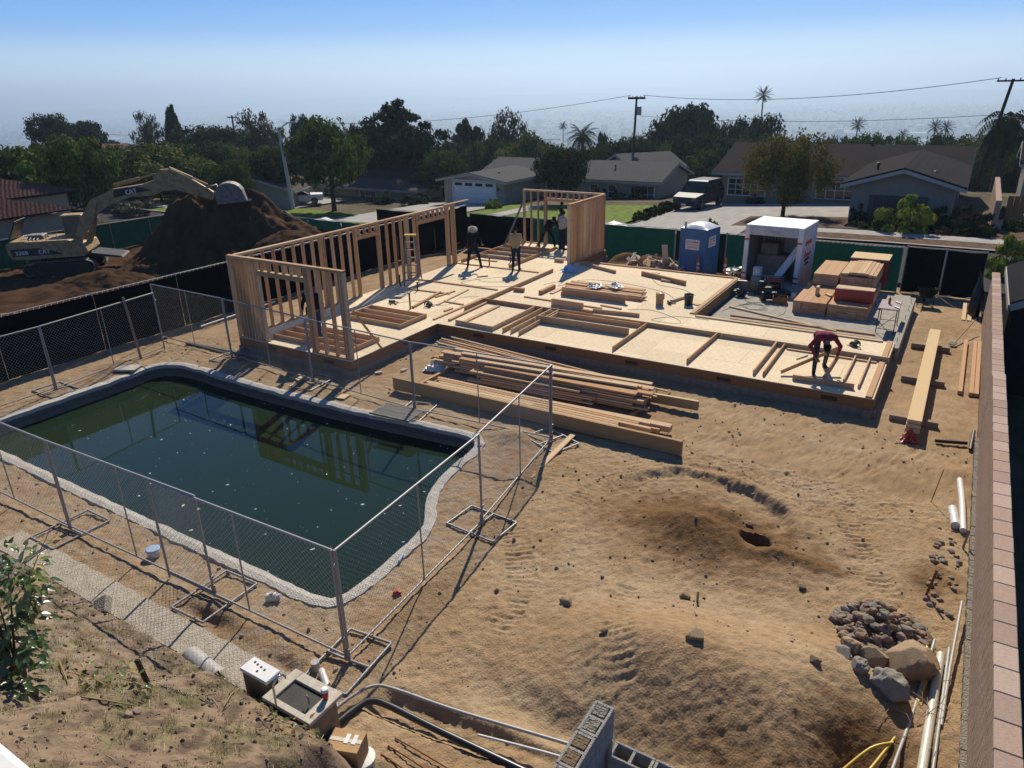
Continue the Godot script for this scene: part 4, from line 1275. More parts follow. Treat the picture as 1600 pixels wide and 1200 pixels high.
	# stub pipes standing out of the floor
	for s in [[-15.43, -18.33, 0.55, "black vent pipe standing up beside the angled boards"], [-16.72, -20.36, 0.32, "short black vent pipe in front of the ladder"], [-17.75, -20.6, 0.42, "black vent pipe at the ladder's left foot"], [-16.58, -25.0, 0.36, "black vent pipe beside the sun-hat worker"], [-16.1, -25.9, 0.36, "black vent pipe inside the frame by the tan-shirt worker"]]:
		var pm := MB.new()
		pm.tube([Vector3.ZERO, Vector3(0, s[2], 0)], 0.028, 10)
		pm.tube([Vector3(0, s[2] - 0.06, 0), Vector3(0, s[2] + 0.01, 0)], 0.034, 10)
		tag(obj("vent_pipe", pm.mesh(), M.black_plastic, self, place(Vector3(s[0], D, s[1]))), s[3], "pipe")
	# cords
	var h := D + 0.006
	cable("dark cord looping over the deck below the tan-shirt worker", [Vector3(-15.9, h, -22.9), Vector3(-15.2, h, -22.6), Vector3(-14.5, h, -23.1), Vector3(-15.0, h, -23.5), Vector3(-16.0, h, -22.2), Vector3(-15.2, h, -21.9), Vector3(-14.3, h, -22.2), Vector3(-13.9, h, -22.6)], 0.006, M.black_plastic)
	cable("dark cord wandering from the blue sheet to the deck stack", [Vector3(-13.0, h, -23.2), Vector3(-12.6, h, -24.1), Vector3(-12.4, h, -23.3), Vector3(-12.1, h, -24.4), Vector3(-11.4, h, -24.8), Vector3(-10.0, h, -24.7), Vector3(-8.6, h, -24.2), Vector3(-7.9, h, -23.4)], 0.006, M.black_plastic)
	cable("dark cord looping on the plywood near the garage step", [Vector3(-8.9, h, -21.6), Vector3(-8.2, h, -21.9), Vector3(-7.2, h, -21.4), Vector3(-6.9, h, -20.9), Vector3(-7.8, h, -20.9), Vector3(-7.2, h, -21.6), Vector3(-6.2, h, -21.7)], 0.006, M.black_plastic)
	cable("thin cord by the circular saw on the wing deck", [Vector3(-16.3, h, -18.6), Vector3(-15.9, h, -19.2), Vector3(-15.2, h, -19.1), Vector3(-14.6, h, -19.3), Vector3(-14.7, h, -20.3), Vector3(-14.2, h, -20.7)], 0.005, M.black_plastic)
	cable("pale air hose across the deck near the rear plate", [Vector3(-10.4, h, -26.6), Vector3(-9.8, h, -26.9), Vector3(-9.9, h, -26.3), Vector3(-9.2, h, -25.2), Vector3(-8.2, h, -24.9), Vector3(-7.5, h, -24.3)], 0.007, M.black_plastic, "air_hose", "hose")
	step_ladder("fibreglass step ladder with a yellow top by the long stud wall", Vector3(-17.55, D, -21.15), 0.55)

func crumple(s: float, seed_: int, h := 0.1) -> Mesh:     # a crumpled sheet, folded and peaked
	var m := MB.new()
	var n := 9
	var f := func(i: int, j: int) -> Vector3:
		var u := i / float(n) - 0.5
		var v := j / float(n) - 0.5
		var e := clampf(1.0 - 2.0 * maxf(absf(u), absf(v)), 0.0, 1.0)
		var y := h * e * (1.1 + 1.3 * nz.get_noise_2d(u * 3.0 + seed_ * 7.0, v * 3.0)) + 0.03 * absf(nz.get_noise_2d(u * 9.0 + seed_, v * 9.0))
		return Vector3(u * s * 1.6 + 0.06 * nz.get_noise_2d(v * 5.0, seed_ * 3.0), y + 0.008, v * s * 1.2 + 0.06 * nz.get_noise_2d(u * 5.0 + 20.0, seed_ * 3.0))
	for j in n:
		for i in n: m.quad(f.call(i, j + 1), f.call(i + 1, j + 1), f.call(i + 1, j), f.call(i, j))
	return m.mesh()

func nail_gun(label: String, p: Vector3, turn: float) -> void:
	var t := thing("nail_gun", label, "nail gun", p, turn)
	var m := MB.new()
	m.tube([Vector3(-0.12, 0.06, 0), Vector3(0.1, 0.06, 0)], 0.05, 10)
	m.tube([Vector3(0.1, 0.05, 0), Vector3(0.22, 0.03, 0)], 0.022, 8)
	obj("body", m.mesh(), M.black_plastic, t)
	m = MB.new()
	m.cbox(Vector3(-0.02, 0.03, 0.13), Vector3(0.045, 0.04, 0.2), 0.01)
	obj("grip", m.mesh(), M.dark_steel, t)
	m = MB.new()
	m.cbox(Vector3(0.12, 0.025, 0.12), Vector3(0.03, 0.04, 0.3), 0.006, Basis(Vector3.UP, 0.5))
	obj("magazine", m.mesh(), M.worn_steel, t)

func circular_saw(label: String, p: Vector3, turn: float) -> void:
	var t := thing("circular_saw", label, "saw", p, turn)
	var m := MB.new()
	m.cbox(Vector3(0, 0.012, 0), Vector3(0.34, 0.008, 0.16), 0.003)
	obj("shoe", m.mesh(), M.worn_steel, t)
	m = MB.new()
	var g := []
	for i in 13: g.append(Vector2(cos(PI * i / 12.0) * 0.12, sin(PI * i / 12.0) * 0.12))
	m.prism(g, -0.02, 0.02, place(Vector3(0, 0.03, -0.03)))
	obj("blade_guard", m.mesh(), M.dark_steel, t)
	m = MB.new()
	m.tube([Vector3(0, 0.09, -0.01), Vector3(0, 0.09, 0.16)], 0.055, 10)
	obj("motor", m.mesh(), M.black_plastic, t)
	m = MB.new()
	m.tube([Vector3(-0.17, 0.06, 0.03), Vector3(-0.16, 0.15, 0.03), Vector3(-0.06, 0.19, 0.03), Vector3(0.03, 0.16, 0.03)], 0.02, 7)
	obj("handle", m.mesh(), M.black_plastic, t)

func step_ladder(label: String, p: Vector3, turn: float) -> void:
	var t := thing("step_ladder", label, "ladder", p, turn)
	var top := 1.82
	for s in [-1, 1]:
		board("front_rail", Vector3(s * 0.27, 0, 0.42), Vector3(s * 0.17, top, 0.06), 0.028, 0.07, t, M.ladder_grey)
		board("rear_rail", Vector3(s * 0.27, 0, -0.45), Vector3(s * 0.17, top, -0.05), 0.026, 0.05, t, M.ladder_grey)
	for k in 6:
		var f := (k + 0.8) / 6.6
		var w := lerpf(0.27, 0.17, f)
		var z := lerpf(0.42, 0.06, f)
		var m := MB.new()
		m.cbox(Vector3(0, f * top, z), Vector3(w * 2.0, 0.03, 0.08), 0.004)
		obj("step", m.mesh(), M.worn_steel, t)
		if k % 2 == 0: stick("rear_brace", Vector3(-w, f * top, lerpf(-0.45, -0.05, f)), Vector3(w, f * top, lerpf(-0.45, -0.05, f)), 0.012, M.worn_steel, t)
	var c := MB.new()
	c.cbox(Vector3(0, top + 0.03, 0.0), Vector3(0.44, 0.06, 0.24), 0.012)
	obj("top_cap", c.mesh(), M.yellow_gas, t)

# ================================================================ yard: lumber piles, rocks, pipes
func build_yard() -> void:
	# four long beams on edge in front
	loose("long deep beam on edge at the front of the lumber pile", Vector2(-12.05, -13.42), Vector2(-4.2, -13.5), 0.09, 0.34, 0.02, "", M.lvl)
	loose("flat board resting behind the long deep beam, left end", Vector2(-11.2, -13.75), Vector2(-8.0, -13.78), 0.14, 0.09, 0.2, "", M.glulam)
	for k in 5:
		var z := -13.66 - k * 0.12
		loose("board of the low tier between the deep beam and the tall lumber stack", Vector2(-11.3 + k * 0.25 + rng.randf_range(-0.2, 0.2), z), Vector2(-5.2 + rng.randf_range(-0.7, 0.3), z - 0.03), 0.1, 0.09, 0.1, "low tier of the lumber pile")
		loose("board of the low tier between the deep beam and the tall lumber stack", Vector2(-11.0 + rng.randf_range(-0.4, 0.2), z), Vector2(-5.5 + rng.randf_range(-0.5, 0.5), z - 0.02), 0.1, 0.09, 0.195, "low tier of the lumber pile")
	loose("beam end jutting right of the low tier", Vector2(-7.9, -14.2), Vector2(-4.75, -14.35), 0.2, 0.14, 0.1)
	# the tall stack: boards of mixed length, tier upon tier
	for tier in 7:
		for k in 7:
			if tier > 4 and (k < 1 or k > 4): continue
			if tier > 5 and k > 3: continue
			var z := -14.75 - k * 0.2 + rng.randf_range(-0.02, 0.02)
			var x0 := -12.0 + 0.35 * (k % 3) + rng.randf_range(-0.25, 0.3) + (1.6 if k < 2 else 0.0)
			var x1 := -5.7 + rng.randf_range(-0.35, 0.2) - 0.03 * k
			if k == 0: x1 -= 1.3
			loose("board in the tall loose lumber stack in front of the deck", Vector2(x0, z), Vector2(x1, z - 0.14), 0.185, 0.045, 0.1 + tier * 0.062, "boards of the tall lumber stack", [M.fir0, M.fir1, M.fir3, M.fir2][rng.randi_range(0, 3)])
	# thin battens strewn over the back of the stack
	for k in 9:
		var z := -15.9 - k * 0.075
		loose("thin batten strewn along the back of the lumber stack", Vector2(-12.85 + rng.randf_range(-0.1, 0.5), z - 0.25 + rng.randf_range(-0.05, 0.05)), Vector2(-6.4 + rng.randf_range(-1.2, 0.9), z + 0.3), 0.06, 0.035, 0.3 + 0.04 * (k % 3), "thin battens on the lumber stack", null, 0.22 + 0.03 * (k % 2))
	loose("long pale beam running out to the right of the lumber stack", Vector2(-9.6, -15.6), Vector2(-4.62, -15.85), 0.09, 0.24, 0.06, "", M.glulam)
	loose("pale board on top of the lumber stack, nearest the deck", Vector2(-11.2, -15.35), Vector2(-5.75, -15.72), 0.14, 0.045, 0.54, "", M.fir3)
	loose("pale board on top of the lumber stack, nearest the pool", Vector2(-10.5, -15.05), Vector2(-6.0, -15.4), 0.14, 0.045, 0.54, "", M.fir3)
	loose("loose plank propped on the fence foot beside the lumber", Vector2(-6.5, -11.0), Vector2(-6.62, -13.2), 0.13, 0.04, 0.05, "", M.fir3)
	for s in [[-11.6, -13.9, "left bearer under the lumber pile"], [-8.2, -14.1, "middle bearer under the lumber pile"], [-5.9, -14.3, "right bearer under the lumber pile"]]:
		loose(s[2], Vector2(s[0], s[1] + 0.3), Vector2(s[0], s[1] - 2.0), 0.09, 0.09, 0.0, "bearers under the lumber pile")
	tag(obj("plastic_bag", crumple(0.36, 4, 0.2), M.white_plastic, self, place(Vector3(-12.0, 0.02, -15.1), 0.3)), "crumpled clear plastic bag on the dirt left of the lumber stack", "plastic bag")
	# strapped strand lumber on bearers along the path
	var t := thing("strand_lumber_beam", "long strand-board beam on bearers along the dirt path by the wall", "beam", Vector3(-0.11, 0, -20.4))
	for k in 3: board("layer", Vector3(k * 0.004, 0.16 + k * 0.09, 3.72 - k * 0.05), Vector3(k * 0.004, 0.16 + k * 0.09, -3.75), 0.29 - k * 0.004, 0.088, t, M.osb)
	for s in [[-23.4, "farthest bearer under the strand beam"], [-20.4, "middle bearer under the strand beam"], [-17.6, "nearest bearer under the strand beam"]]:
		loose(s[1], Vector2(-0.62, s[0]), Vector2(0.36, s[0]), 0.14, 0.14, 0.01, "bearers under the strand beam", M.weathered)
	tag(obj("red_wrapping", crumple(0.22, 12, 0.2), M.red_wrap, self, place(Vector3(-0.12, 0.0, -16.58), 0.2)), "torn red wrapping at the near end of the strand beam", "wrapping")
	for s in [[0.74, "left of three pink boards lying by the wall"], [0.98, "middle of three pink boards lying by the wall"], [1.09, "board nearest the wall among three pink boards"]]:
		loose(s[1], Vector2(s[0] - 0.02, -20.0), Vector2(s[0], -24.6), 0.1, 0.09, 0.02, "three boards by the wall", M.fir4)
	for s in [[0.62, "left of two boards lying by the gate"], [0.78, "right of two boards lying by the gate"]]:
		loose(s[1], Vector2(s[0], -27.3), Vector2(s[0], -29.6), 0.12, 0.09, -0.12, "two boards by the gate", M.fir3)
	# rocks
	var rocks := [[0.46, 0.22, -9.02, 0.33, 0.27, 0.3, "largest tan boulder beside the rock heap", 0], [0.3, 0.15, -8.38, 0.25, 0.2, 0.24, "grey angular boulder at the front of the rock heap", 1], [0.06, 0.14, -8.86, 0.2, 0.15, 0.16, "tan boulder between the grey one and the rubble", 0], [-0.1, 0.12, -8.5, 0.13, 0.13, 0.15, "grey egg-shaped boulder left of the angular one", 1], [-0.24, 0.12, -8.95, 0.17, 0.15, 0.17, "small tan boulder at the left of the rock heap", 0], [-0.32, 0.06, -8.72, 0.15, 0.12, 0.14, "dark small boulder lowest on the left of the heap", 1], [0.42, 0.03, -8.55, 0.12, 0.1, 0.12, "small round stone tucked under the largest boulder", 1]]
	for i in rocks.size():
		var r: Array = rocks[i]
		tag(obj("boulder", rock_mesh(40 + i, 0.35, 4), M.boulder_tan if r[7] == 0 else M.boulder_grey, self, Transform3D(Basis.from_euler(Vector3(0.2 * i, i * 1.1, 0.1)).scaled(Vector3(r[3], r[4], r[5])), Vector3(r[0], r[1] + base_h(r[0], r[2]) * 0.6, r[2]))), r[6], "boulder")
	for i in 250:
		var a := rng.randf() * TAU
		var q := sqrt(rng.randf())
		var x := 0.08 + cos(a) * q * 0.62
		var z := -9.72 + sin(a) * q * 0.62
		var s := rng.randf_range(0.028, 0.08)
		var y := base_h(x, z) + 0.02 + (1.0 - q) * rng.randf_range(0.2, 1.0) * 0.5
		tag(obj("rubble_stone", rock_mesh(60 + i % 6, 0.5, 2), [M.boulder_grey, M.boulder_tan, M.rubble][i % 3], self, Transform3D(Basis.from_euler(Vector3(rng.randf() * 6.0, rng.randf() * 6.0, 0)).scaled(Vector3(s * 1.25, s * 0.8, s)), Vector3(x, y, z))), "fist-sized stone in the rubble heap by the block wall", "stone", "stones of the rubble heap")
	for s in [[-2.02, -7.7, 0.12, "tan stone on the front spoil mound, casting a long shadow"], [-2.6, -9.05, 0.07, "flat pale stone below the scraped basin"], [-4.1, -8.0, 0.09, "pale stone sunk in the dirt right of the fence corner"], [-0.6, -8.2, 0.08, "stone half buried on the right of the spoil mound"], [-3.2, -7.4, 0.055, "small stone near the tyre groove on the spoil mound"], [-1.1, -10.2, 0.06, "small stone below the auger hole"], [-2.3, -11.75, 0.06, "pale pebble inside the scraped basin"]]:
		tag(obj("stone", rock_mesh(int(s[2] * 999.0), 0.4, 3), M.boulder_tan, self, Transform3D(Basis.from_euler(Vector3(0.3, s[0], 0.2)).scaled(Vector3(s[2] * 1.2, s[2] * 0.8, s[2])), Vector3(s[0], base_h(s[0], s[1]) + s[2] * 0.35, s[1]))), s[3], "stone")
	for i in 34:
		var x := 0.55 + rng.randf() * 0.45
		var z := rng.randf_range(-13.0, -10.6)
		var s := rng.randf_range(0.02, 0.06)
		tag(obj("wall_side_stone", rock_mesh(60 + i % 6, 0.5, 2), [M.boulder_grey, M.rubble][i % 2], self, Transform3D(Basis.from_euler(Vector3(rng.randf() * 6.0, rng.randf() * 6.0, 0)).scaled(Vector3(s * 1.2, s * 0.8, s)), Vector3(x, base_h(x, z) + s * 0.4, z))), "small stone lying along the foot of the block wall", "stone", "small stones at the wall foot")
	# pipes by the wall
	var pp := func(called: String, label: String, pts: Array, r: float, m: Material) -> void:
		var mb := MB.new()
		var out := []
		for i in pts.size() - 1:
			for k in 6: out.append((pts[i] as Vector3).cubic_interpolate(pts[i + 1], pts[maxi(i - 1, 0)], pts[mini(i + 2, pts.size() - 1)], k / 6.0))
		out.append(pts[-1])
		mb.tube(out, r, 10)
		tag(obj(called, mb.mesh(), m), label, "pipe")
	pp.call("plastic_pipe", "thick cream pipe lying along the wall foot", [Vector3(0.81, 0.12, -9.5), Vector3(0.76, 0.1, -8.2), Vector3(0.68, 0.1, -6.0)], 0.055, M.pvc)
	pp.call("plastic_pipe", "thin grey conduit left of the thick cream pipe", [Vector3(0.72, 0.14, -9.75), Vector3(0.58, 0.1, -8.3), Vector3(0.44, 0.08, -7.2), Vector3(0.34, 0.06, -6.2)], 0.02, M.grey_pipe)
	pp.call("plastic_pipe", "thin grey conduit between the cream pipe and the wall", [Vector3(0.9, 0.12, -9.7), Vector3(0.86, 0.1, -8.3), Vector3(0.8, 0.1, -6.2)], 0.02, M.grey_pipe)
	pp.call("plastic_pipe", "longest thin conduit leaning nearest the wall", [Vector3(1.0, 0.24, -10.7), Vector3(0.92, 0.14, -9.2), Vector3(0.88, 0.1, -8.2)], 0.02, M.grey_pipe)
	pp.call("gas_pipe", "yellow gas pipe bending along the boulders", [Vector3(0.64, 0.1, -9.6), Vector3(0.69, 0.1, -9.2), Vector3(0.64, 0.1, -8.6), Vector3(0.5, 0.08, -8.0), Vector3(0.25, -0.05, -7.3), Vector3(0.05, -0.1, -6.8)], 0.019, M.yellow_gas)
	pp.call("gas_pipe", "short yellow gas pipe end at the bottom right of the dirt", [Vector3(0.42, 0.04, -7.7), Vector3(0.2, 0.02, -7.5), Vector3(-0.05, -0.1, -7.1)], 0.017, M.yellow_gas)
	pp.call("plastic_pipe", "curved white pipe standing along the wall foot", [Vector3(0.87, 0.05, -15.1), Vector3(0.93, 0.08, -14.2), Vector3(0.98, 0.07, -13.1)], 0.055, M.white_plastic)
	pp.call("plastic_pipe", "short fat white pipe beside the curved white pipe", [Vector3(0.79, 0.08, -13.8), Vector3(0.86, 0.08, -13.2)], 0.075, M.white_plastic)
	pp.call("plastic_pipe", "black pipe lying across the path by the wall", [Vector3(0.36, 0.06, -16.75), Vector3(0.95, 0.06, -16.95)], 0.04, M.black_plastic)
	pp.call("plastic_pipe", "short black pipe standing against the wall", [Vector3(1.02, 0.03, -16.7), Vector3(1.06, 0.1, -17.6)], 0.035, M.black_plastic)
	# twigs and wires round the pipes
	for i in 16:
		var x := rng.randf_range(0.2, 0.75)
		var z := rng.randf_range(-9.9, -7.0)
		var d := Vector3(rng.randf_range(-0.4, 0.4), rng.randf_range(-0.02, 0.12), rng.randf_range(-0.6, 0.6))
		var y := base_h(x, z) + 0.02
		var mb := MB.new()
		mb.tube([Vector3(x, y, z), Vector3(x, y, z) + d * 0.5 + Vector3(0.05, 0.05, 0), Vector3(x, y, z) + d], 0.006, 4, true, 0.003)
		tag(obj("dry_twig", mb.mesh(), M.weathered), "dry twig tangled round the pipes by the block wall", "twig", "twigs round the pipes")
	# stakes
	for s in [[0.56, -10.96, 0.5, 0.12, "rust-coloured stake by the stones at the wall"], [-2.4, -9.05, 0.2, 0.0, "short thin stake behind the spoil mound"], [0.45, -14.1, 0.75, 0.1, "thin leaning marker stick in the hollow by the wall"], [1.0, -12.6, 0.4, 0.05, "short yellow-tipped marker by the wall"]]:
		var sm := MB.new()
		sm.cbox(Vector3(0, s[2] * 0.5, 0), Vector3(0.035 if s[2] < 0.6 else 0.014, s[2], 0.02 if s[2] < 0.6 else 0.014), 0.003)
		tag(obj("marker_stake", sm.mesh(), M.rusty if s[2] > 0.45 else M.weathered, self, Transform3D(Basis.from_euler(Vector3(0.05, 0.4, -s[3])), Vector3(s[0], base_h(s[0], s[1]) - 0.02, s[1]))), s[4], "stake")

# ================================================================ garage slab, container, toilet, scrap
func lumber_pack(label: String, x0: float, x1: float, z0: float, z1: float, y: float, h: float, wide: int, tiers: int, mats: Array, ragged := 0.0, y_top := []) -> void:
	var t := thing("lumber_pack", label, "lumber pack", Vector3((x0 + x1) * 0.5, y, (z0 + z1) * 0.5), 0.0, "lumber packs on the garage slab")
	var w := (x1 - x0) / wide
	var bh := h / tiers
	var l := z1 - z0
	for r in tiers:
		for k in wide:
			if r < tiers - 2 and k > 0 and k < wide - 1 and r > 0: pass
			var up := 0.0
			if ragged > 0.0 and r == tiers - 1: up = ragged * sin(PI * (k + 0.5) / wide) + rng.randf_range(-0.01, 0.01)
			var j := rng.randf_range(-0.03, 0.03)
			obj("board", lumber(snappedf(w - 0.003, 0.001), snappedf(bh - 0.003, 0.001), snappedf(l, 0.05)), mats[rng.randi_range(0, mats.size() - 1)], t, place(Vector3(-(x1 - x0) * 0.5 + w * (k + 0.5), bh * (r + 0.5) + up, j)))

func build_garage_area() -> void:
	var S := 0.1
	var pale := [M.fir1, M.fir3, M.fir0]
	lumber_pack("wide low lumber pack with a block lying on it, left of the red bundle", -4.4, -3.36, -28.6, -25.2, S, 0.42, 4, 5, [M.fir0, M.fir2, M.fir4])
	lumber_pack("low lumber pack under the red-wrapped bundle", -3.3, -2.1, -29.0, -25.2, S, 0.42, 4, 5, [M.fir0, M.fir2, M.fir4])
	lumber_pack("pack of pale boards on the left of the upper tier", -4.25, -3.42, -30.1, -27.65, S + 0.44, 0.4, 3, 4, pale)
	lumber_pack("arched pack of pale boards on top of the red-wrapped bundle", -3.36, -2.2, -30.3, -27.75, S + 0.45, 0.46, 9, 5, pale, 0.07)
	# red wrapped bundles
	for s in [[-2.62, 0.74, -25.98, 1.2, 0.42, 0.5, "open red plastic-wrapped lumber bundle facing the camera"], [-2.75, 0.55, -31.2, 1.3, 0.95, 1.0, ""]]:
		if s[6] == "": continue
		var t := thing("wrapped_bundle", s[6], "wrapped lumber", Vector3(s[0], s[1] - s[4] * 0.5, s[2]))
		var m := MB.new()
		m.cbox(Vector3(0, s[4] * 0.5, 0), Vector3(s[3], s[4], s[5]), 0.02)
		obj("wrap", smooth(m, 1.5), M.red_wrap, t)
		m = MB.new()
		m.cbox(Vector3(0, s[4] + 0.008, -0.02), Vector3(s[3] - 0.03, 0.012, s[5] - 0.06), 0.004)
		obj("top_board", m.mesh(), M.fir3, t)
	var rt := thing("wrapped_bundle", "tall red-wrapped bundle topped with a strand-board sheet by the street fence", "wrapped lumber", Vector3(-2.72, S, -31.0 + 0.35))
	var rm := MB.new()
	rm.cbox(Vector3(0, 0.5, 0), Vector3(1.3, 1.0, 1.15), 0.03)
	obj("wrap", rm.mesh(), M.red_wrap, rt)
	rm = MB.new()
	rm.cbox(Vector3(0, 1.02, 0), Vector3(1.34, 0.035, 1.2), 0.006)
	obj("strand_sheet", rm.mesh(), M.osb, rt)
	tag(board("spacer_block", Vector3(-3.85, S + 0.42, -26.2), Vector3(-3.85, S + 0.42, -26.5), 0.09, 0.28, self, M.fir3), "upright block left standing on the wide low lumber pack", "block")
	tag(obj("offcut", lumber(0.14, 0.04, 0.3), M.fir3, self, place(Vector3(-3.45, S + 0.45, -26.3), 0.7)), "small pale offcut on the wide low lumber pack", "offcut")
	# long boards along the step
	for s in [[-6.4, -24.8, -2.75, -23.6, "long thin board lying askew across the garage slab"], [-6.1, -23.8, -1.65, -23.75, "farther of two long boards lying along the garage slab"], [-6.0, -23.4, -1.6, -23.35, "nearer of two long boards lying along the garage slab"], [-4.3, -22.85, -1.35, -22.9, "pale board along the step behind the bending worker"]]:
		loose(s[4], Vector2(s[0], s[1]), Vector2(s[2], s[3]), 0.09, 0.05, S + 0.0)
	# work table
	var t := thing("work_table", "folding work table at the edge of the garage slab", "table", Vector3(-1.44, S, -24.7))
	var m := MB.new()
	m.cbox(Vector3(0, 0.76, 0), Vector3(0.58, 0.035, 1.15), 0.008)
	obj("table_top", m.mesh(), M.table_top, t)
	for sx in [-1, 1]:
		for sz in [-1, 1]: stick("leg", Vector3(sx * 0.24, 0.745, sz * 0.48), Vector3(sx * 0.25, 0.0, sz * 0.55), 0.014, M.dark_steel, t)
	for sz in [-1, 1]: stick("leg_bar", Vector3(-0.245, 0.12, sz * 0.54), Vector3(0.245, 0.12, sz * 0.54), 0.01, M.dark_steel, t)
	stick("brace", Vector3(-0.2, 0.12, 0.54), Vector3(0.2, 0.5, 0.2), 0.008, M.dark_steel, t)
	var cup := MB.new()
	cup.lathe([[0.0, 0.0], [0.035, 0.0], [0.04, 0.16], [0.012, 0.2], [0.012, 0.24], [0.0, 0.24]], 12)
	tag(obj("glue_bottle", cup.mesh(), M.orange_cone, self, place(Vector3(-1.48, S + 0.78, -24.75))), "orange bottle standing on the work table", "bottle")
	for s in [[-1.3, -24.4, "silver clamp lying on the work table"], [-1.32, -25.0, "small tool lying at the far end of the work table"]]:
		tag(obj("hand_tool", pipe_mesh(0.22, 0.018), M.worn_steel, self, place(Vector3(s[0], S + 0.8, s[1]), 0.8)), s[2], "tool")
	# compressor, generator, tool heap
	compressor("dark air compressor with a red cap on the garage slab", Vector3(-5.45, S, -26.3), 0.5, M.black_plastic)
	compressor("second compressor in the tool heap before the container", Vector3(-5.9, S, -27.1), 1.6, M.dark_steel)
	var g := thing("generator", "tube-framed generator in front of the storage container", "generator", Vector3(-5.6, S, -27.7), 0.15)
	for z in [-0.24, 0.24]:
		for y in [0.05, 0.5]: stick("frame_tube", Vector3(-0.32, y, z), Vector3(0.32, y, z), 0.016, M.worn_steel, g)
		for x in [-0.32, 0.32]: stick("frame_tube", Vector3(x, 0.05, z), Vector3(x, 0.5, z), 0.016, M.worn_steel, g)
	m = MB.new()
	m.cbox(Vector3(0.05, 0.22, 0), Vector3(0.4, 0.28, 0.36), 0.03)
	obj("engine", m.mesh(), M.dark_steel, g)
	m = MB.new()
	m.cbox(Vector3(0, 0.42, 0), Vector3(0.5, 0.12, 0.4), 0.04)
	obj("tank", m.mesh(), M.red_plastic, g)
	var bx := thing("tool_crate", "orange-brown crate with tools on the garage slab", "crate", Vector3(-5.02, S, -26.15), 0.2)
	m = MB.new()
	for s in [-1, 1]:
		m.cbox(Vector3(s * 0.24, 0.12, 0), Vector3(0.02, 0.24, 0.36), 0.004)
		m.cbox(Vector3(0, 0.12, s * 0.18), Vector3(0.46, 0.24, 0.02), 0.004)
	m.box(Vector3(0, 0.012, 0), Vector3(0.46, 0.02, 0.34))
	obj("sides", m.mesh(), M.rim, bx)
	for k in 3: stick("tool_handle", Vector3(-0.15 + k * 0.15, 0.05, -0.1), Vector3(-0.1 + k * 0.14, 0.34, 0.15), 0.016, M.black_plastic, bx)
	for s in [[-4.7, -26.9, 0.1, 0.22, "small white paint can among the tools on the slab"], [-4.45, -27.2, 0.08, 0.18, "second small can beside the white paint can"]]:
		var cm := MB.new()
		cm.lathe([[0.0, 0.0], [s[2], 0.0], [s[2], s[3]], [s[2] - 0.01, s[3] + 0.006], [0.0, s[3]]], 14)
		tag(obj("paint_can", cm.mesh(), M.white_plastic, self, place(Vector3(s[0], S, s[1]))), s[4], "can")
	for s in [[-6.35, S, -28.15, 0.36, 0.4, 0.36, "lower grey bin in front of the container doorway"], [-6.35, S + 0.41, -28.15, 0.3, 0.34, 0.3, "white tub stacked on the grey bin"], [-5.95, S, -28.25, 0.34, 0.42, 0.3, "grey bin right of the stacked tub"]]:
		var bb := thing("storage_bin", s[6], "bin", Vector3(s[0], s[1], s[2]), s[0])
		m = MB.new()
		m.cbox(Vector3(0, s[4] * 0.5 - 0.01, 0), Vector3(s[3] - 0.02, s[4] - 0.03, s[5] - 0.02), 0.03)
		obj("tub", m.mesh(), M.grey_pipe if s[1] < 0.2 else M.white_plastic, bb)
		m = MB.new()
		m.cbox(Vector3(0, s[4] - 0.02, 0), Vector3(s[3], 0.035, s[5]), 0.01)
		obj("lid", m.mesh(), M.grey_pipe if s[1] < 0.2 else M.white_plastic, bb)
	m = MB.new()
	m.cbox(Vector3(0, 0.2, 0), Vector3(0.8, 0.4, 0.14), 0.01)
	tag(obj("steel_plate", m.mesh(), M.worn_steel, self, place(Vector3(-6.55, S, -27.2), 0.1)), "dull steel plate standing at the inner corner of the slab", "steel plate")
	cable("green hose lying in loops on the garage slab", [Vector3(-6.2, S + 0.01, -25.2), Vector3(-5.7, S + 0.02, -25.6), Vector3(-5.3, S + 0.01, -25.2), Vector3(-5.7, S + 0.03, -24.8), Vector3(-6.1, S + 0.02, -25.3), Vector3(-5.5, S + 0.04, -25.5), Vector3(-5.2, S + 0.02, -25.0), Vector3(-5.8, S + 0.02, -24.9), Vector3(-6.0, S + 0.02, -25.6), Vector3(-5.4, S + 0.02, -25.9)], 0.009, M.green_hose, "garden_hose", "hose")
	cable("black cord from the tool heap to the step", [Vector3(-5.9, S + 0.01, -26.6), Vector3(-6.2, S + 0.01, -26.0), Vector3(-5.9, S + 0.01, -25.6), Vector3(-6.3, S + 0.01, -24.9), Vector3(-6.5, S + 0.01, -24.2)], 0.007, M.black_plastic)
	cable("black cord from the crate to the long boards", [Vector3(-5.0, S + 0.01, -26.0), Vector3(-4.7, S + 0.01, -25.6), Vector3(-4.6, S + 0.01, -24.8), Vector3(-4.9, S + 0.01, -23.9), Vector3(-4.8, S + 0.06, -23.2)], 0.007, M.black_plastic)
	blob("tool_bag", "black tool bag at the inner corner of the slab", "bag", Vector3(-6.45, S + 0.13, -26.4), Vector3(0.26, 0.16, 0.2), M.black_plastic, 71)
	blob("tool_bag", "black tool bag beside the generator", "bag", Vector3(-5.1, S + 0.12, -27.3), Vector3(0.24, 0.14, 0.2), M.black_plastic, 72)
	container()
	toilet()
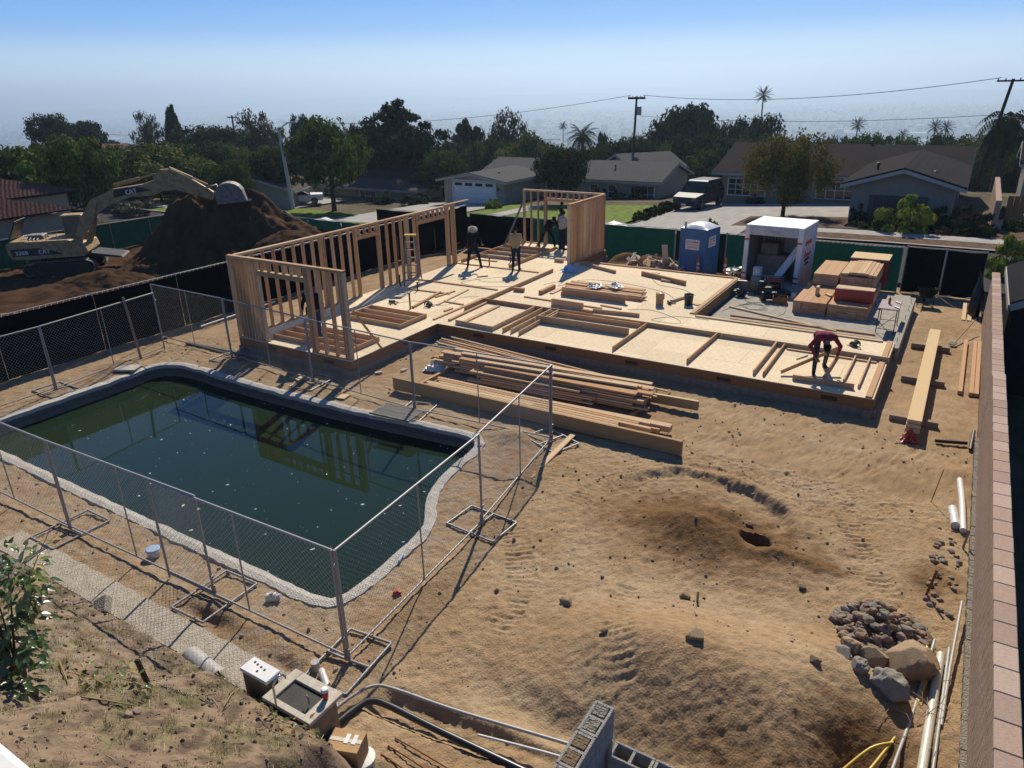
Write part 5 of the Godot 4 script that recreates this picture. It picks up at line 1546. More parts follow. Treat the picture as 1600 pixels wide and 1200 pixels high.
	# traffic cones, tall and slim
	for s in [[-9.02, -29.25, "slim orange cone in front of the portable toilet"], [-8.0, -29.6, "slim orange cone at the right side of the portable toilet"]]:
		var c := thing("delineator_cone", s[2], "cone", Vector3(s[0], base_h(s[0], s[1]), s[1]))
		m = MB.new()
		m.lathe([[0.14, 0.0], [0.14, 0.04], [0.075, 0.05], [0.045, 0.85], [0.05, 0.88], [0.05, 0.98], [0.03, 1.05], [0.0, 1.06]], 14)
		obj("post", m.mesh(), M.orange_cone, c)
		for y in [0.52, 0.7]:
			var k := lerpf(0.077, 0.05, y)
			m = MB.new()
			m.lathe([[k + 0.002, y], [k - 0.001, y + 0.1]], 14)
			obj("band", m.mesh(), M.white_paint, c)
	# scrap heap: splintered boards thrown together
	for i in 110:
		var a := rng.randf() * TAU
		var q := sqrt(rng.randf())
		var x := -10.75 + cos(a) * q * 1.45
		var z := -29.6 + sin(a) * q * 0.75
		var y := base_h(x, z) + 0.1 + (1.0 - q) * 0.7 * rng.randf()
		var l := snappedf(rng.randf_range(0.4, 1.7), 0.1)
		var b := Basis.from_euler(Vector3(rng.randf_range(-0.6, 0.6), rng.randf() * TAU, rng.randf_range(-0.8, 0.8)))
		tag(obj("scrap_board", lumber(snappedf(rng.randf_range(0.08, 0.26), 0.04), 0.03, l), [M.fir3, M.scrap_pale, M.weathered, M.scrap_pale][i % 4], self, Transform3D(b, Vector3(x, y + 0.1, z))), "splintered offcut in the scrap heap left of the portable toilet", "scrap board", "offcuts in the scrap heap")
	tag(obj("scrap_plank", lumber(0.24, 0.03, 1.1), M.scrap_pale, self, Transform3D(Basis.from_euler(Vector3(-1.2, 0.1, 0.1)), Vector3(-10.55, 0.6, -29.5))), "tall pale plank standing up out of the scrap heap", "plank")
	for i in 9:
		var x := -7.75 + rng.randf_range(-0.4, 0.45)
		var z := -29.9 + rng.randf_range(-0.5, 0.3)
		tag(obj("scrap_sheet", crumple(rng.randf_range(0.3, 0.55), 20 + i, 0.2), [M.white_plastic, M.grey_pipe, M.worn_steel][i % 3], self, Transform3D(Basis.from_euler(Vector3(rng.randf_range(-0.9, 0.9), rng.randf() * TAU, rng.randf_range(-0.9, 0.9))), Vector3(x, base_h(x, z) + 0.15 + 0.3 * rng.randf(), z))), "crumpled scrap in the pale rubbish heap between toilet and container", "scrap", "pale rubbish between toilet and container")
	blob("rubbish_bag", "black rubbish bag beside the pale rubbish heap", "bag", Vector3(-7.25, 0.05, -29.5), Vector3(0.3, 0.26, 0.26), M.black_plastic, 73)
	tag(obj("red_cloth", crumple(0.3, 31, 0.14), M.red_plastic, self, place(Vector3(-7.55, base_h(-7.5, -28.9), -28.85))), "red cloth lying in front of the pale rubbish heap", "cloth")
	wheelbarrow()

func compressor(label: String, p: Vector3, turn: float, mt: Material) -> void:
	var t := thing("air_compressor", label, "compressor", p, turn)
	var m := MB.new()
	m.tube([Vector3(-0.26, 0.18, 0), Vector3(-0.22, 0.18, 0), Vector3(0.22, 0.18, 0), Vector3(0.26, 0.18, 0)], 0.14, 14)
	obj("tank", m.mesh(), mt, t)
	m = MB.new()
	m.cbox(Vector3(-0.05, 0.4, 0), Vector3(0.26, 0.2, 0.22), 0.03)
	obj("motor", m.mesh(), M.black_plastic, t)
	m = MB.new()
	m.tube([Vector3(-0.2, 0.3, 0.1), Vector3(-0.2, 0.55, 0.1), Vector3(0.2, 0.55, 0.1), Vector3(0.2, 0.3, 0.1)], 0.014, 6)
	obj("handle", m.mesh(), M.dark_steel, t)
	for s in [-1, 1]:
		m = MB.new()
		m.tube([Vector3(-0.2, 0.08, s * 0.16), Vector3(-0.2, 0.08, s * 0.2)], 0.08, 14)
		obj("wheel", m.mesh(), M.black_plastic, t)

func lettering(text: String, size: float, mt: Material, parent: Node, at: Transform3D, called := "lettering") -> MeshInstance3D:
	var tm := TextMesh.new()
	tm.text = text
	var f := SystemFont.new()
	f.font_names = PackedStringArray(["Droid Sans"])
	f.font_weight = 700
	tm.font = f
	tm.font_size = 32
	tm.pixel_size = size / 32.0
	tm.depth = 0.006
	return obj(called, tm, mt, parent, at)

func container() -> void:
	# a white walk-in storage container, open towards us
	var t := thing("storage_container", "white walk-in storage container with its end open and a red logo", "container", Vector3(-6.05, -0.22, -28.9), -0.06)
	var w := 2.16
	var h := 2.5
	var l := 2.1
	var m := MB.new()
	for s in [-1, 1]: m.cbox(Vector3(s * (w * 0.5 - 0.03), h * 0.5, -l * 0.5 - 0.02), Vector3(0.06, h - 0.1, l), 0.01)
	m.cbox(Vector3(0, h * 0.5, -l - 0.03), Vector3(w - 0.12, h - 0.1, 0.06), 0.01)
	obj("wall", m.mesh(), M.pod_white, t)
	m = MB.new()
	m.cbox(Vector3(0, h - 0.02, -l * 0.5), Vector3(w + 0.03, 0.07, l + 0.1), 0.015)
	obj("roof", m.mesh(), M.white_paint, t)
	m = MB.new()
	m.box(Vector3(0, 0.1, -l * 0.5), Vector3(w - 0.13, 0.1, l - 0.02))
	obj("floor", m.mesh(), M.weathered, t)
	for s in [-1, 1]:
		m = MB.new()
		m.cbox(Vector3(s * (w * 0.5 - 0.08), h * 0.5, 0.02), Vector3(0.17, h, 0.12), 0.01)
		obj("corner_post", m.mesh(), M.white_paint, t)
		for y in [0.42, 0.62, 1.95]:
			m = MB.new()
			m.box(Vector3(s * (w * 0.5 - 0.08), y, 0.083), Vector3(0.174, 0.07, 0.006))
			obj("red_band", m.mesh(), M.red_plastic, t)
	m = MB.new()
	m.cbox(Vector3(0, h - 0.2, 0.03), Vector3(w - 0.32, 0.32, 0.1), 0.01)
	obj("door_header", m.mesh(), M.pod_white, t)
	lettering("PODS", 0.16, M.grey_pipe, t, place(Vector3(0.05, h - 0.2, 0.086)))
	# side logo on the right wall
	var side := Transform3D(Basis(Vector3.UP, PI / 2), Vector3(w * 0.5 + 0.004, 0, 0))
	m = MB.new()
	m.box(Vector3(0, 0, 0), Vector3(0.95, 0.62, 0.006))
	obj("logo_panel", m.mesh(), M.logo_red, t, side * place(Vector3(0.95, 1.62, 0.002)))
	lettering("PODS", 0.46, M.white_paint, t, side * place(Vector3(0.95, 1.6, 0.008)))
	lettering("MOVING &", 0.15, M.black_paint, t, side * place(Vector3(0.95, 1.2, 0.004)))
	lettering("STORAGE", 0.13, M.black_paint, t, side * place(Vector3(0.98, 1.03, 0.004)))
	m = MB.new()
	for k in 6: m.cbox(Vector3(-0.85 + k * 0.14, 1.1, -l + 0.05), Vector3(0.1, 1.9, 0.03), 0.006)
	for s in [-1, 1]: m.box(Vector3(s * (w * 0.5 - 0.075), 1.25, -l * 0.5), Vector3(0.02, 2.3, l - 0.1))
	m.box(Vector3(0, h - 0.1, -l * 0.5), Vector3(w - 0.2, 0.03, l - 0.1))
	obj("inner_lining", m.mesh(), M.lining_board, t)
	m = MB.new()
	m.cbox(Vector3(-0.35, 0.6, -l + 0.5), Vector3(1.2, 1.1, 0.8), 0.05)
	m.cbox(Vector3(-0.5, 1.35, -l + 0.45), Vector3(0.7, 0.5, 0.6), 0.05)
	obj("stored_load", m.mesh(), M.lining_board, t)
	var d := MB.new()
	d.cbox(Vector3.ZERO, Vector3(0.28, 1.75, 0.05), 0.008)
	tag(obj("leaning_door_slab", d.mesh(), M.white_paint, self, Transform3D(Basis.from_euler(Vector3(-0.35, -0.3, -0.42)), Vector3(-5.55, 0.75, -29.2))), "white door panel leaning inside the storage container", "door panel")
	d = MB.new()
	d.cbox(Vector3.ZERO, Vector3(0.75, 1.3, 0.03), 0.005)
	tag(obj("plywood_offcut", d.mesh(), M.osb, self, Transform3D(Basis.from_euler(Vector3(-0.1, 0.0, 0.0)), Vector3(-5.75, 1.3, -31.05))), "tan plywood sheet standing at the back of the storage container", "plywood")

func toilet() -> void:
	var t := thing("portable_toilet", "blue portable toilet with a white roof and a notice on its wall", "portable toilet", Vector3(-9.25, -0.28, -29.95), -0.16)
	var w := 1.12
	var h := 2.05
	var m := MB.new()
	for s in [-1, 1]:
		m.cbox(Vector3(s * w * 0.5, h * 0.5 + 0.08, 0), Vector3(0.05, h, w - 0.02), 0.012)
		m.cbox(Vector3(0, h * 0.5 + 0.08, s * w * 0.5), Vector3(w - 0.02, h, 0.05), 0.012)
	obj("wall", m.mesh(), M.blue_plastic, t)
	m = MB.new()
	for s in [-1, 1]:
		for z in [-1, 1]: m.cbox(Vector3(s * w * 0.5, h * 0.5 + 0.08, z * w * 0.5), Vector3(0.1, h + 0.02, 0.1), 0.025)
	for k in 4: m.cbox(Vector3(-0.36 + k * 0.24, 0.55, w * 0.5 + 0.025), Vector3(0.1, 0.8, 0.02), 0.008)
	obj("corner_trim", m.mesh(), M.blue_plastic, t)
	m = MB.new()
	m.cbox(Vector3(0, 0.05, 0), Vector3(w + 0.08, 0.1, w + 0.08), 0.02)
	obj("base", m.mesh(), M.blue_plastic, t)
	# domed roof
	m = MB.new()
	var n := 10
	var f := func(i: int, j: int) -> Vector3:
		var u := i / float(n) * 2.0 - 1.0
		var v := j / float(n) * 2.0 - 1.0
		var y := 0.2 * (1.0 - pow(absf(u), 2.6)) * (1.0 - pow(absf(v), 4.0))
		return Vector3(u * 0.6, h + 0.1 + y, v * 0.6)
	for j in n:
		for i in n: m.quad(f.call(i, j + 1), f.call(i + 1, j + 1), f.call(i + 1, j), f.call(i, j))
	obj("roof", smooth(m), M.roof_plastic, t)
	m = MB.new()
	m.tube([Vector3(-0.45, h, 0.45), Vector3(-0.45, h + 0.36, 0.45)], 0.05, 10)
	obj("vent_pipe", m.mesh(), M.grey_pipe, t)
	# the notice, on two sides
	for s in 2:
		var at := place(Vector3(-0.02, 1.5, w * 0.5 + 0.034)) if s == 0 else Transform3D(Basis(Vector3.UP, PI / 2), Vector3(w * 0.5 + 0.034, 1.62, 0.05))
		m = MB.new()
		m.box(Vector3.ZERO, Vector3(0.62, 0.42, 0.006))
		var p := obj("notice", m.mesh(), M.white_paint, t, at)
		lettering("NATIONAL", 0.105, M.navy, p, place(Vector3(0, 0.11, 0.004)))
		lettering("CONSTRUCTION", 0.07, M.orange_cone, p, place(Vector3(0, 0.0, 0.004)))
		lettering("RENTALS", 0.1, M.orange_cone, p, place(Vector3(0, -0.11, 0.004)))

func wheelbarrow() -> void:
	# seen from its handles, tray tipped towards us
	var t := thing("wheelbarrow", "dark wheelbarrow standing by the gate on the path", "wheelbarrow", Vector3(-0.62, base_h(-0.6, -29.4), -29.4), 0.1)
	var m := MB.new()
	var top := [Vector3(-0.34, 0.72, 0.28), Vector3(0.34, 0.72, 0.28), Vector3(0.28, 0.62, -0.55), Vector3(-0.28, 0.62, -0.55)]
	var bot := [Vector3(-0.2, 0.36, 0.12), Vector3(0.2, 0.36, 0.12), Vector3(0.16, 0.34, -0.34), Vector3(-0.16, 0.34, -0.34)]
	m.ring(bot, top)
	m.ring(top, bot)
	m.quad(bot[0], bot[1], bot[2], bot[3])
	obj("tray", m.mesh(), M.dark_steel, t)
	for s in [-1, 1]:
		stick("handle", Vector3(s * 0.3, 0.55, 0.75), Vector3(s * 0.1, 0.26, -0.7), 0.02, M.weathered, t)
		stick("leg", Vector3(s * 0.24, 0.42, 0.15), Vector3(s * 0.26, 0.0, 0.2), 0.016, M.dark_steel, t)
	stick("leg_bar", Vector3(-0.26, 0.1, 0.19), Vector3(0.26, 0.1, 0.19), 0.012, M.dark_steel, t)
	m = MB.new()
	m.tube([Vector3(-0.05, 0.19, -0.72), Vector3(0.05, 0.19, -0.72)], 0.19, 18)
	obj("wheel", m.mesh(), M.black_plastic, t)

# ================================================================ land beyond the site
func far_h(x: float, z: float) -> float:
	var h := -0.6 + 0.055 * clampf(x + 6.0, -42.0, 0.0) - 0.03 * maxf(0.0, -(z + 45.0))
	if z < -75.0: h -= 0.11 * (-z - 75.0)
	var side := maxf(0.0, -x - 140.0)
	h -= 0.08 * side
	var deep := -195.0 + 12.0 * nz2.get_noise_2d(x * 0.0006, z * 0.0006)
	return maxf(h, deep) if h > deep + 1.0 else deep

func land_h(x: float, z: float) -> float:
	if z > -32.9:
		if x > 1.35: return -1.6
		if x > -22.1: return -3.0 if z < -0.7 else 1.2
		return -3.2
	return far_h(x, z) - 0.05

func lot_h(x: float, z: float) -> float:
	var h := lerpf(0.0, -2.35, smoothstep(-24.0, -37.0, x))
	# the spoil pile: a ridge of two humps
	var o := Vector2(x + 46.0, z + 22.9)
	var u := o.dot(Vector2(0.70, -0.714))
	var v := o.dot(Vector2(0.714, 0.70))
	var rid := 4.3 * smoothstep(2.6, 7.8, u) * (0.35 * smoothstep(19.5, 14.5, u) + 0.65 * smoothstep(15.5, 10.4, u))
	rid -= 0.35 * bump(u, 0.0, 9.4, 0.0, 1.0, 1.0)
	var rough := nz.get_noise_2d(x * 0.55, z * 0.55) * 0.7 + nz.get_noise_2d(x * 1.7, z * 1.7) * 0.3
	var w := 4.1 + 1.6 * rough
	var pile := rid * clampf(1.0 - absf(v + 0.4) / w, 0.0, 1.0) * (1.0 + 0.1 * rough)
	h += maxf(pile, 1.9 * bump(u, v, 13.0, 2.8, 2.6, 1.6))
	h += 1.0 * bump(u, v, 3.4, 5.5, 2.4, 1.6) + 0.5 * bump(u, v, -1.0, 7.0, 2.0, 1.4) - 0.6 * bump(u, v, -4.0, 4.0, 3.0, 1.6)
	return h + 0.28 * rough + 0.13 * nz.get_noise_2d(x * 3.4, z * 3.4)

func strip(called: String, x0: float, x1: float, z0: float, z1: float, up: float, mt: Material, col := Color.WHITE) -> void:
	var xs := axis([[x0, x1, maxf(0.5, (x1 - x0) / 60.0)]])
	var zs := axis([[z0, z1, maxf(0.4, (z1 - z0) / 30.0)]])
	struct(called, sheet(xs, zs, func(x, z): return far_h(x, z) + up, func(_x, _z, _h): return col), mt)

func build_street() -> void:
	# open land as one sheet out to the horizon
	var xs := axis([[-15000.0, -3000.0, 1500.0], [-3000.0, -400.0, 200.0], [-400.0, -60.0, 20.0], [-60.0, 20.0, 2.0], [20.0, 200.0, 20.0], [200.0, 3000.0, 280.0], [3000.0, 15000.0, 1500.0]])
	var zs := axis([[-26000.0, -6000.0, 2000.0], [-6000.0, -1200.0, 300.0], [-1200.0, -200.0, 50.0], [-200.0, -76.0, 6.0], [-76.0, -34.0, 2.0], [-34.0, -32.8, 1.2], [-32.8, 20.0, 2.2], [20.0, 400.0, 95.0]])
	struct("land", sheet(xs, zs, land_h, func(x, z, h): return Color(0.1, 0.11, 0.075) if z < -75.0 else Color(0.16, 0.13, 0.09)), M.land)
	var lx := axis([[-64.0, -50.0, 0.7], [-50.0, -30.0, 0.16], [-30.0, -22.25, 0.3]])
	var lz := axis([[-34.5, -19.0, 0.16], [-19.0, -2.0, 0.4]])
	struct("neighbour_lot", sheet(lx, lz, lot_h, func(x, z, h): return Color(0.09, 0.053, 0.031) * (1.0 + 0.4 * nz.get_noise_2d(x * 0.8, z * 0.8))), M.dirt)  # dark brown soil, colour lowered further to stand in for pile and fence shadow
	strip("street", -140.0, 60.0, -42.5, -34.0, 0.02, M.asphalt)
	strip("parkway_strip", -19.0, 30.0, -44.3, -42.7, 0.12, M.bark, Color(0.17, 0.11, 0.08))
	strip("lawn_strip", -140.0, -19.4, -44.3, -42.7, 0.12, M.lawn)
	strip("sidewalk", -140.0, 60.0, -45.9, -44.3, 0.13, M.pavement)
	strip("kerb", -140.0, 60.0, -42.7, -42.45, 0.13, M.pavement)
	strip("front_lawn", -36.5, -19.9, -58.5, -45.9, 0.08, M.lawn)
	strip("front_lawn", -56.0, -47.5, -50.5, -45.9, 0.08, M.lawn)
	strip("garage_drive", -47.0, -37.0, -60.0, -45.9, 0.09, M.pavement)
	strip("corner_drive", -66.0, -56.2, -58.0, -45.9, 0.09, M.pavement)
	strip("driveway", -19.0, -6.2, -60.2, -45.9, 0.1, M.pavement)
	strip("planting_bed", -12.4, -3.6, -51.2, -46.0, 0.14, M.bark, Color(0.17, 0.11, 0.08))
	strip("planting_bed", -3.6, 4.5, -50.0, -45.9, 0.12, M.bark, Color(0.15, 0.1, 0.075))
	strip("drive_apron", -18.4, -11.0, -46.0, -42.4, 0.16, M.pavement)
	strip("garden_path", -33.5, -31.5, -58.0, -45.9, 0.11, M.pavement)
	strip("side_yard", 1.6, 16.0, -60.0, -50.0, 0.1, M.pavement)

func build_neighbour_lot() -> void:
	screen_fence("green_lot_screen", "long green screen fence behind the excavator at the far side of its lot", Vector2(-50.2, -14.0), Vector2(-49.2, -33.6), -2.3, M.green_cloth, 1.75)
	screen_fence("green_lot_screen", "green screen fence along the street beyond the dirt pile", Vector2(-49.0, -34.2), Vector2(-31.0, -34.2), -2.2, M.green_cloth, 1.9)
	screen_fence("black_lot_screen", "black screen fence along the street between the dirt pile and the site", Vector2(-30.9, -34.2), Vector2(-22.3, -34.2), -1.2, M.black_cloth, 1.9)
	# planks and a slab corner by the black fence
	for s in [[-40.5, -13.4, -33.6, -16.4, "long pale batten lying over the excavated soil beyond the black fence"]]:
		loose(s[4], Vector2(s[0], s[1]), Vector2(s[2], s[3]), 0.09, 0.05, lot_h(s[0], s[1]) + 0.35, "", null, lot_h(s[2], s[3]) + 0.3)
	var m := MB.new()
	m.cbox(Vector3(0, 0.1, 0), Vector3(7.0, 0.35, 3.2), 0.03)
	tag(obj("concrete_pad", m.mesh(), M.old_concrete, self, place(Vector3(-39.6, lot_h(-38.0, -11.5) - 0.05, -11.2), 0.35)), "broken concrete pad beside the excavator at the picture's left edge", "concrete pad")
	excavator()

func slab_part(called: String, poly: Array, half: float, mt: Material, parent: Node, off := 0.0) -> MeshInstance3D:
	# a plate of steel cut to an outline in the machine's side view
	var m := MB.new()
	m.prism(poly, off - half, off + half)
	return obj(called, m.mesh(), mt, parent)

func excavator() -> void:
	# side view measured in metres: x forward, y up from the ground
	var t := thing("excavator", "tan tracked excavator with its boom reaching over the dark dirt pile", "excavator", Vector3(-46.0, -2.4, -22.9), atan2(0.714, 0.70))
	var Y: Material = M.cat_yellow
	for s in [-1, 1]:
		# tracks
		var z: float = s * 1.15
		var ol := [Vector2(-1.95, 0.45), Vector2(-1.75, 0.12), Vector2(-1.4, 0.0), Vector2(1.4, 0.0), Vector2(1.75, 0.12), Vector2(1.95, 0.45), Vector2(1.78, 0.76), Vector2(1.4, 0.9), Vector2(-1.4, 0.9), Vector2(-1.78, 0.76)]
		var tk := slab_part("track_frame", ol.map(func(p): return Vector2(p.x * 0.92, 0.45 + (p.y - 0.45) * 0.8)), 0.22, M.dark_steel, t, z)
		var per := []
		for i in ol.size():
			var a: Vector2 = ol[i]
			var b: Vector2 = ol[(i + 1) % ol.size()]
			var k := maxi(1, int(round(a.distance_to(b) / 0.2)))
			for q in k: per.append([a.lerp(b, (q + 0.5) / k), (b - a).angle()])
		var pm := MB.new()
		pm.cbox(Vector3.ZERO, Vector3(0.18, 0.05, 0.6), 0.01)
		pm.cbox(Vector3(0, -0.035, 0), Vector3(0.03, 0.04, 0.6), 0.008)
		var pmesh := pm.mesh()
		for q in per:
			obj("track_pad", pmesh, M.worn_steel, tk, Transform3D(Basis(Vector3.BACK, q[1]), Vector3(q[0].x, q[0].y, z)))
	var m := MB.new()
	m.cbox(Vector3(0, 0.6, 0), Vector3(2.2, 0.45, 1.9), 0.05)
	m.tube([Vector3(0, 0.8, 0), Vector3(0, 1.12, 0)], 0.7, 20)
	obj("undercarriage", m.mesh(), M.dark_steel, t)
	# upper body, counterweight, hood
	slab_part("body", [Vector2(-1.5, 1.1), Vector2(1.45, 1.1), Vector2(1.7, 1.35), Vector2(1.6, 1.75), Vector2(0.7, 2.1), Vector2(-1.5, 2.1)], 1.3, Y, t)
	slab_part("counterweight", [Vector2(-2.5, 1.45), Vector2(-2.35, 1.12), Vector2(-1.51, 1.08), Vector2(-1.51, 2.14), Vector2(-2.3, 2.14), Vector2(-2.55, 2.0)], 1.28, Y, t)
	var side := Transform3D(Basis.IDENTITY, Vector3(0, 0, 1.302))
	m = MB.new()
	m.prism([Vector2(-2.3, 1.3), Vector2(0.3, 1.3), Vector2(0.0, 1.5), Vector2(-0.9, 1.72), Vector2(-1.5, 1.72), Vector2(-2.35, 1.72)], -0.004, 0.004, side)
	obj("side_decal", m.mesh(), M.black_paint, t)
	lettering("CAT", 0.34, M.white_paint, t, place(Vector3(-0.62, 1.5, 1.31)))
	lettering("320B", 0.3, M.white_paint, t, place(Vector3(-1.8, 1.48, 1.31)))
	m = MB.new()
	m.cbox(Vector3(-2.1, 2.75, 0.2), Vector3(0.08, 1.15, 1.7), 0.02, Basis(Vector3.BACK, -0.45))
	obj("open_hood", m.mesh(), M.dark_steel, t)
	m = MB.new()
	for k in 5: m.tube([Vector3(-1.8 + k * 0.2, 2.1, 0.9), Vector3(-1.75 + k * 0.2, 2.35, 0.5 - k * 0.15), Vector3(-1.5 + k * 0.2, 2.12, -0.3)], 0.05, 6)
	m.cbox(Vector3(-1.2, 2.2, 0.1), Vector3(0.9, 0.3, 0.9), 0.06)
	obj("engine", m.mesh(), M.bucket_steel, t)
	m = MB.new()
	m.tube([Vector3(-0.4, 2.1, 1.15), Vector3(-0.4, 2.45, 1.15), Vector3(0.2, 2.45, 1.15), Vector3(0.2, 2.1, 1.15)], 0.025, 6)
	obj("hand_rail", m.mesh(), Y, t)
	# cab on the far side
	var cab := Node3D.new()
	cab.name = "cab"
	t.add_child(cab)
	m = MB.new()
	for q in [[0.25, 2.1, 0.2, 3.2], [1.5, 1.9, 1.2, 3.2]]:
		for z in [-1.2, -0.3]: m.tube([Vector3(q[0], q[1], z), Vector3(q[2], q[3], z)], 0.06, 6)
	m.cbox(Vector3(0.85, 2.0, -0.75), Vector3(1.25, 0.5, 0.98), 0.04)
	obj("cab_frame", m.mesh(), Y, cab)
	m = MB.new()
	m.cbox(Vector3(0.7, 3.24, -0.75), Vector3(1.2, 0.12, 1.06), 0.04)
	obj("cab_roof", m.mesh(), Y, cab)
	for z in [-0.3, -1.2]:
		m = MB.new()
		m.prism([Vector2(0.3, 2.25), Vector2(1.38, 2.25), Vector2(1.16, 3.16), Vector2(0.25, 3.16)], -0.008, 0.008, place(Vector3(0, 0, z)))
		obj("cab_window", m.mesh(), M.cab_glass, cab)
	# boom, stick and bucket
	var bo := slab_part("boom", [Vector2(0.75, 1.65), Vector2(1.12, 1.75), Vector2(1.75, 2.6), Vector2(2.35, 3.35), Vector2(3.2, 3.9), Vector2(4.4, 4.25), Vector2(5.75, 4.3), Vector2(6.3, 4.55), Vector2(6.15, 5.25), Vector2(5.2, 4.95), Vector2(3.5, 4.75), Vector2(2.2, 4.2), Vector2(1.4, 3.1)], 0.26, Y, t, 0.25)
	m = MB.new()
	m.prism([Vector2(3.5, 4.25), Vector2(4.3, 4.42), Vector2(5.7, 4.6), Vector2(4.9, 4.85), Vector2(3.6, 4.72)], -0.003, 0.003, place(Vector3(0, 0, 0.514)))
	obj("boom_decal", m.mesh(), M.black_paint, bo)
	lettering("CAT", 0.36, M.white_paint, bo, Transform3D(Basis(Vector3.BACK, 0.18), Vector3(4.5, 4.58, 0.52)))
	slab_part("stick", [Vector2(5.85, 5.35), Vector2(6.3, 5.75), Vector2(6.95, 5.75), Vector2(7.5, 5.45), Vector2(9.1, 4.3), Vector2(8.95, 3.85), Vector2(7.0, 4.55), Vector2(6.1, 4.5)], 0.2, Y, t, 0.25)
	for q in [[1.6, 1.75, 2.55, 4.05, 0.62, "lift_cylinder"], [1.6, 1.75, 2.55, 4.05, -0.12, "lift_cylinder"], [3.6, 4.95, 6.0, 5.5, 0.25, "stick_cylinder"], [6.8, 5.8, 8.8, 4.75, 0.25, "bucket_cylinder"]]:
		m = MB.new()
		var a := Vector3(q[0], q[1], q[4])
		var b := Vector3(q[2], q[3], q[4])
		m.tube([a, a.lerp(b, 0.6)], 0.1, 10)
		m.tube([a.lerp(b, 0.55), b], 0.055, 10)
		obj(q[5], m.mesh(), Y, t)
	m = MB.new()
	m.tube([Vector3(8.6, 4.55, 0.25), Vector3(9.3, 4.7, 0.25), Vector3(9.35, 4.2, 0.25)], 0.07, 8)
	obj("linkage", m.mesh(), M.worn_steel, t)
	# bucket curled on top of the pile, its rounded back upwards
	m = MB.new()
	var arcp := []
	for i in 10:
		var a := PI * 0.95 - i * PI * 0.92 / 9.0
		arcp.append(Vector2(10.0 + cos(a) * 0.85, 4.1 + sin(a) * 0.75))
	arcp.append(Vector2(11.0, 3.7)); arcp.append(Vector2(9.25, 3.6))
	m.prism(arcp, -0.36, 0.86)
	var bk := obj("bucket", m.mesh(), M.bucket_steel, t)
	for k in 5:
		m = MB.new()
		m.cbox(Vector3(11.05, 3.72, -0.25 + k * 0.25), Vector3(0.3, 0.07, 0.09), 0.02)
		obj("tooth", m.mesh(), M.worn_steel, bk)
	slab_part("front_step", [Vector2(1.7, 1.2), Vector2(3.3, 0.9), Vector2(3.4, 0.8), Vector2(1.7, 1.0)], 0.9, M.dark_steel, t)

# ================================================================ valley and its city, far below in the haze
func build_valley() -> void:
	var bm := MB.new()
	bm.box(Vector3(0, 0.5, 0), Vector3.ONE)
	var far := [[bm.mesh(), M.city_wall, "valley_buildings", "pale roofs of the valley city far off in the haze", 5200], [rock_mesh(91, 0.6, 1), M.city_tree, "valley_trees", "dark specks of trees across the hazy valley city", 9000]]
	for s in far:
		var mm := MultiMesh.new()
		mm.transform_format = MultiMesh.TRANSFORM_3D
		mm.use_colors = true
		mm.mesh = s[0]
		mm.instance_count = s[4]
		for i in int(s[4]):
			var d := 1700.0 + 9000.0 * pow(rng.randf(), 1.6)
			var a := deg_to_rad(31.95) + rng.randf_range(-0.75, 0.75)
			var x := -sin(a) * d
			var z := -cos(a) * d
			var y := far_h(x, z) - 1.0
			if s[2] == "valley_buildings":
				var big := rng.randf()
				var sc := Vector3(rng.randf_range(10, 28), rng.randf_range(4, 8), rng.randf_range(10, 24))
				if big > 0.96: sc = Vector3(rng.randf_range(40, 90), rng.randf_range(10, 22), rng.randf_range(40, 70))
				elif big > 0.94: sc = Vector3(25, rng.randf_range(25, 60), 25)
				mm.set_instance_transform(i, Transform3D(Basis(Vector3.UP, 0.1).scaled(sc), Vector3(x, y, z)))
				mm.set_instance_color(i, Color(0.5, 0.47, 0.43) * rng.randf_range(0.5, 1.5))
			else:
				var r := rng.randf_range(5, 13)
				mm.set_instance_transform(i, Transform3D(Basis(Vector3.UP, rng.randf() * 6.0).scaled(Vector3(r, r * rng.randf_range(0.6, 1.3), r)), Vector3(x, y + r * 0.4, z)))
				mm.set_instance_color(i, Color(0.05, 0.065, 0.035) * rng.randf_range(0.6, 1.3))
		var o := MultiMeshInstance3D.new()
		o.name = s[2]
		o.multimesh = mm
		o.material_override = s[1]
		add_child(o)
		tag(o, s[3], "city", "", "stuff")
	# ridges on the far side of the valley
	for r in [[16500.0, 330.0, 0.2, 4.0], [12500.0, 150.0, 1.2, 7.0]]:
		var xs := axis([[-0.95, 0.95, 0.0125]])
		var zs := axis([[0.0, 1.0, 0.125]])
		var m := sheet(xs, zs, func(_x, _z): return 0.0, func(_x, _z, _h): return Color(0.1, 0.1, 0.08))
		var arr := m.surface_get_arrays(0)
		var v: PackedVector3Array = arr[Mesh.ARRAY_VERTEX]
		for i in v.size():
			var a := deg_to_rad(31.95) - v[i].x
			var d: float = r[0] + (v[i].z - 0.5) * 3000.0
			var hgt: float = r[1] * (0.55 + 0.75 * nz.get_noise_2d(v[i].x * 2.2 + r[2] * 9.0, r[3])) * sin(PI * v[i].z)
			v[i] = Vector3(-sin(a) * d, -195.0 + maxf(0.0, hgt), -cos(a) * d)
		arr[Mesh.ARRAY_VERTEX] = v
		var am := ArrayMesh.new()
		am.add_surface_from_arrays(Mesh.PRIMITIVE_TRIANGLES, arr)
		struct("hills", am, M.land)

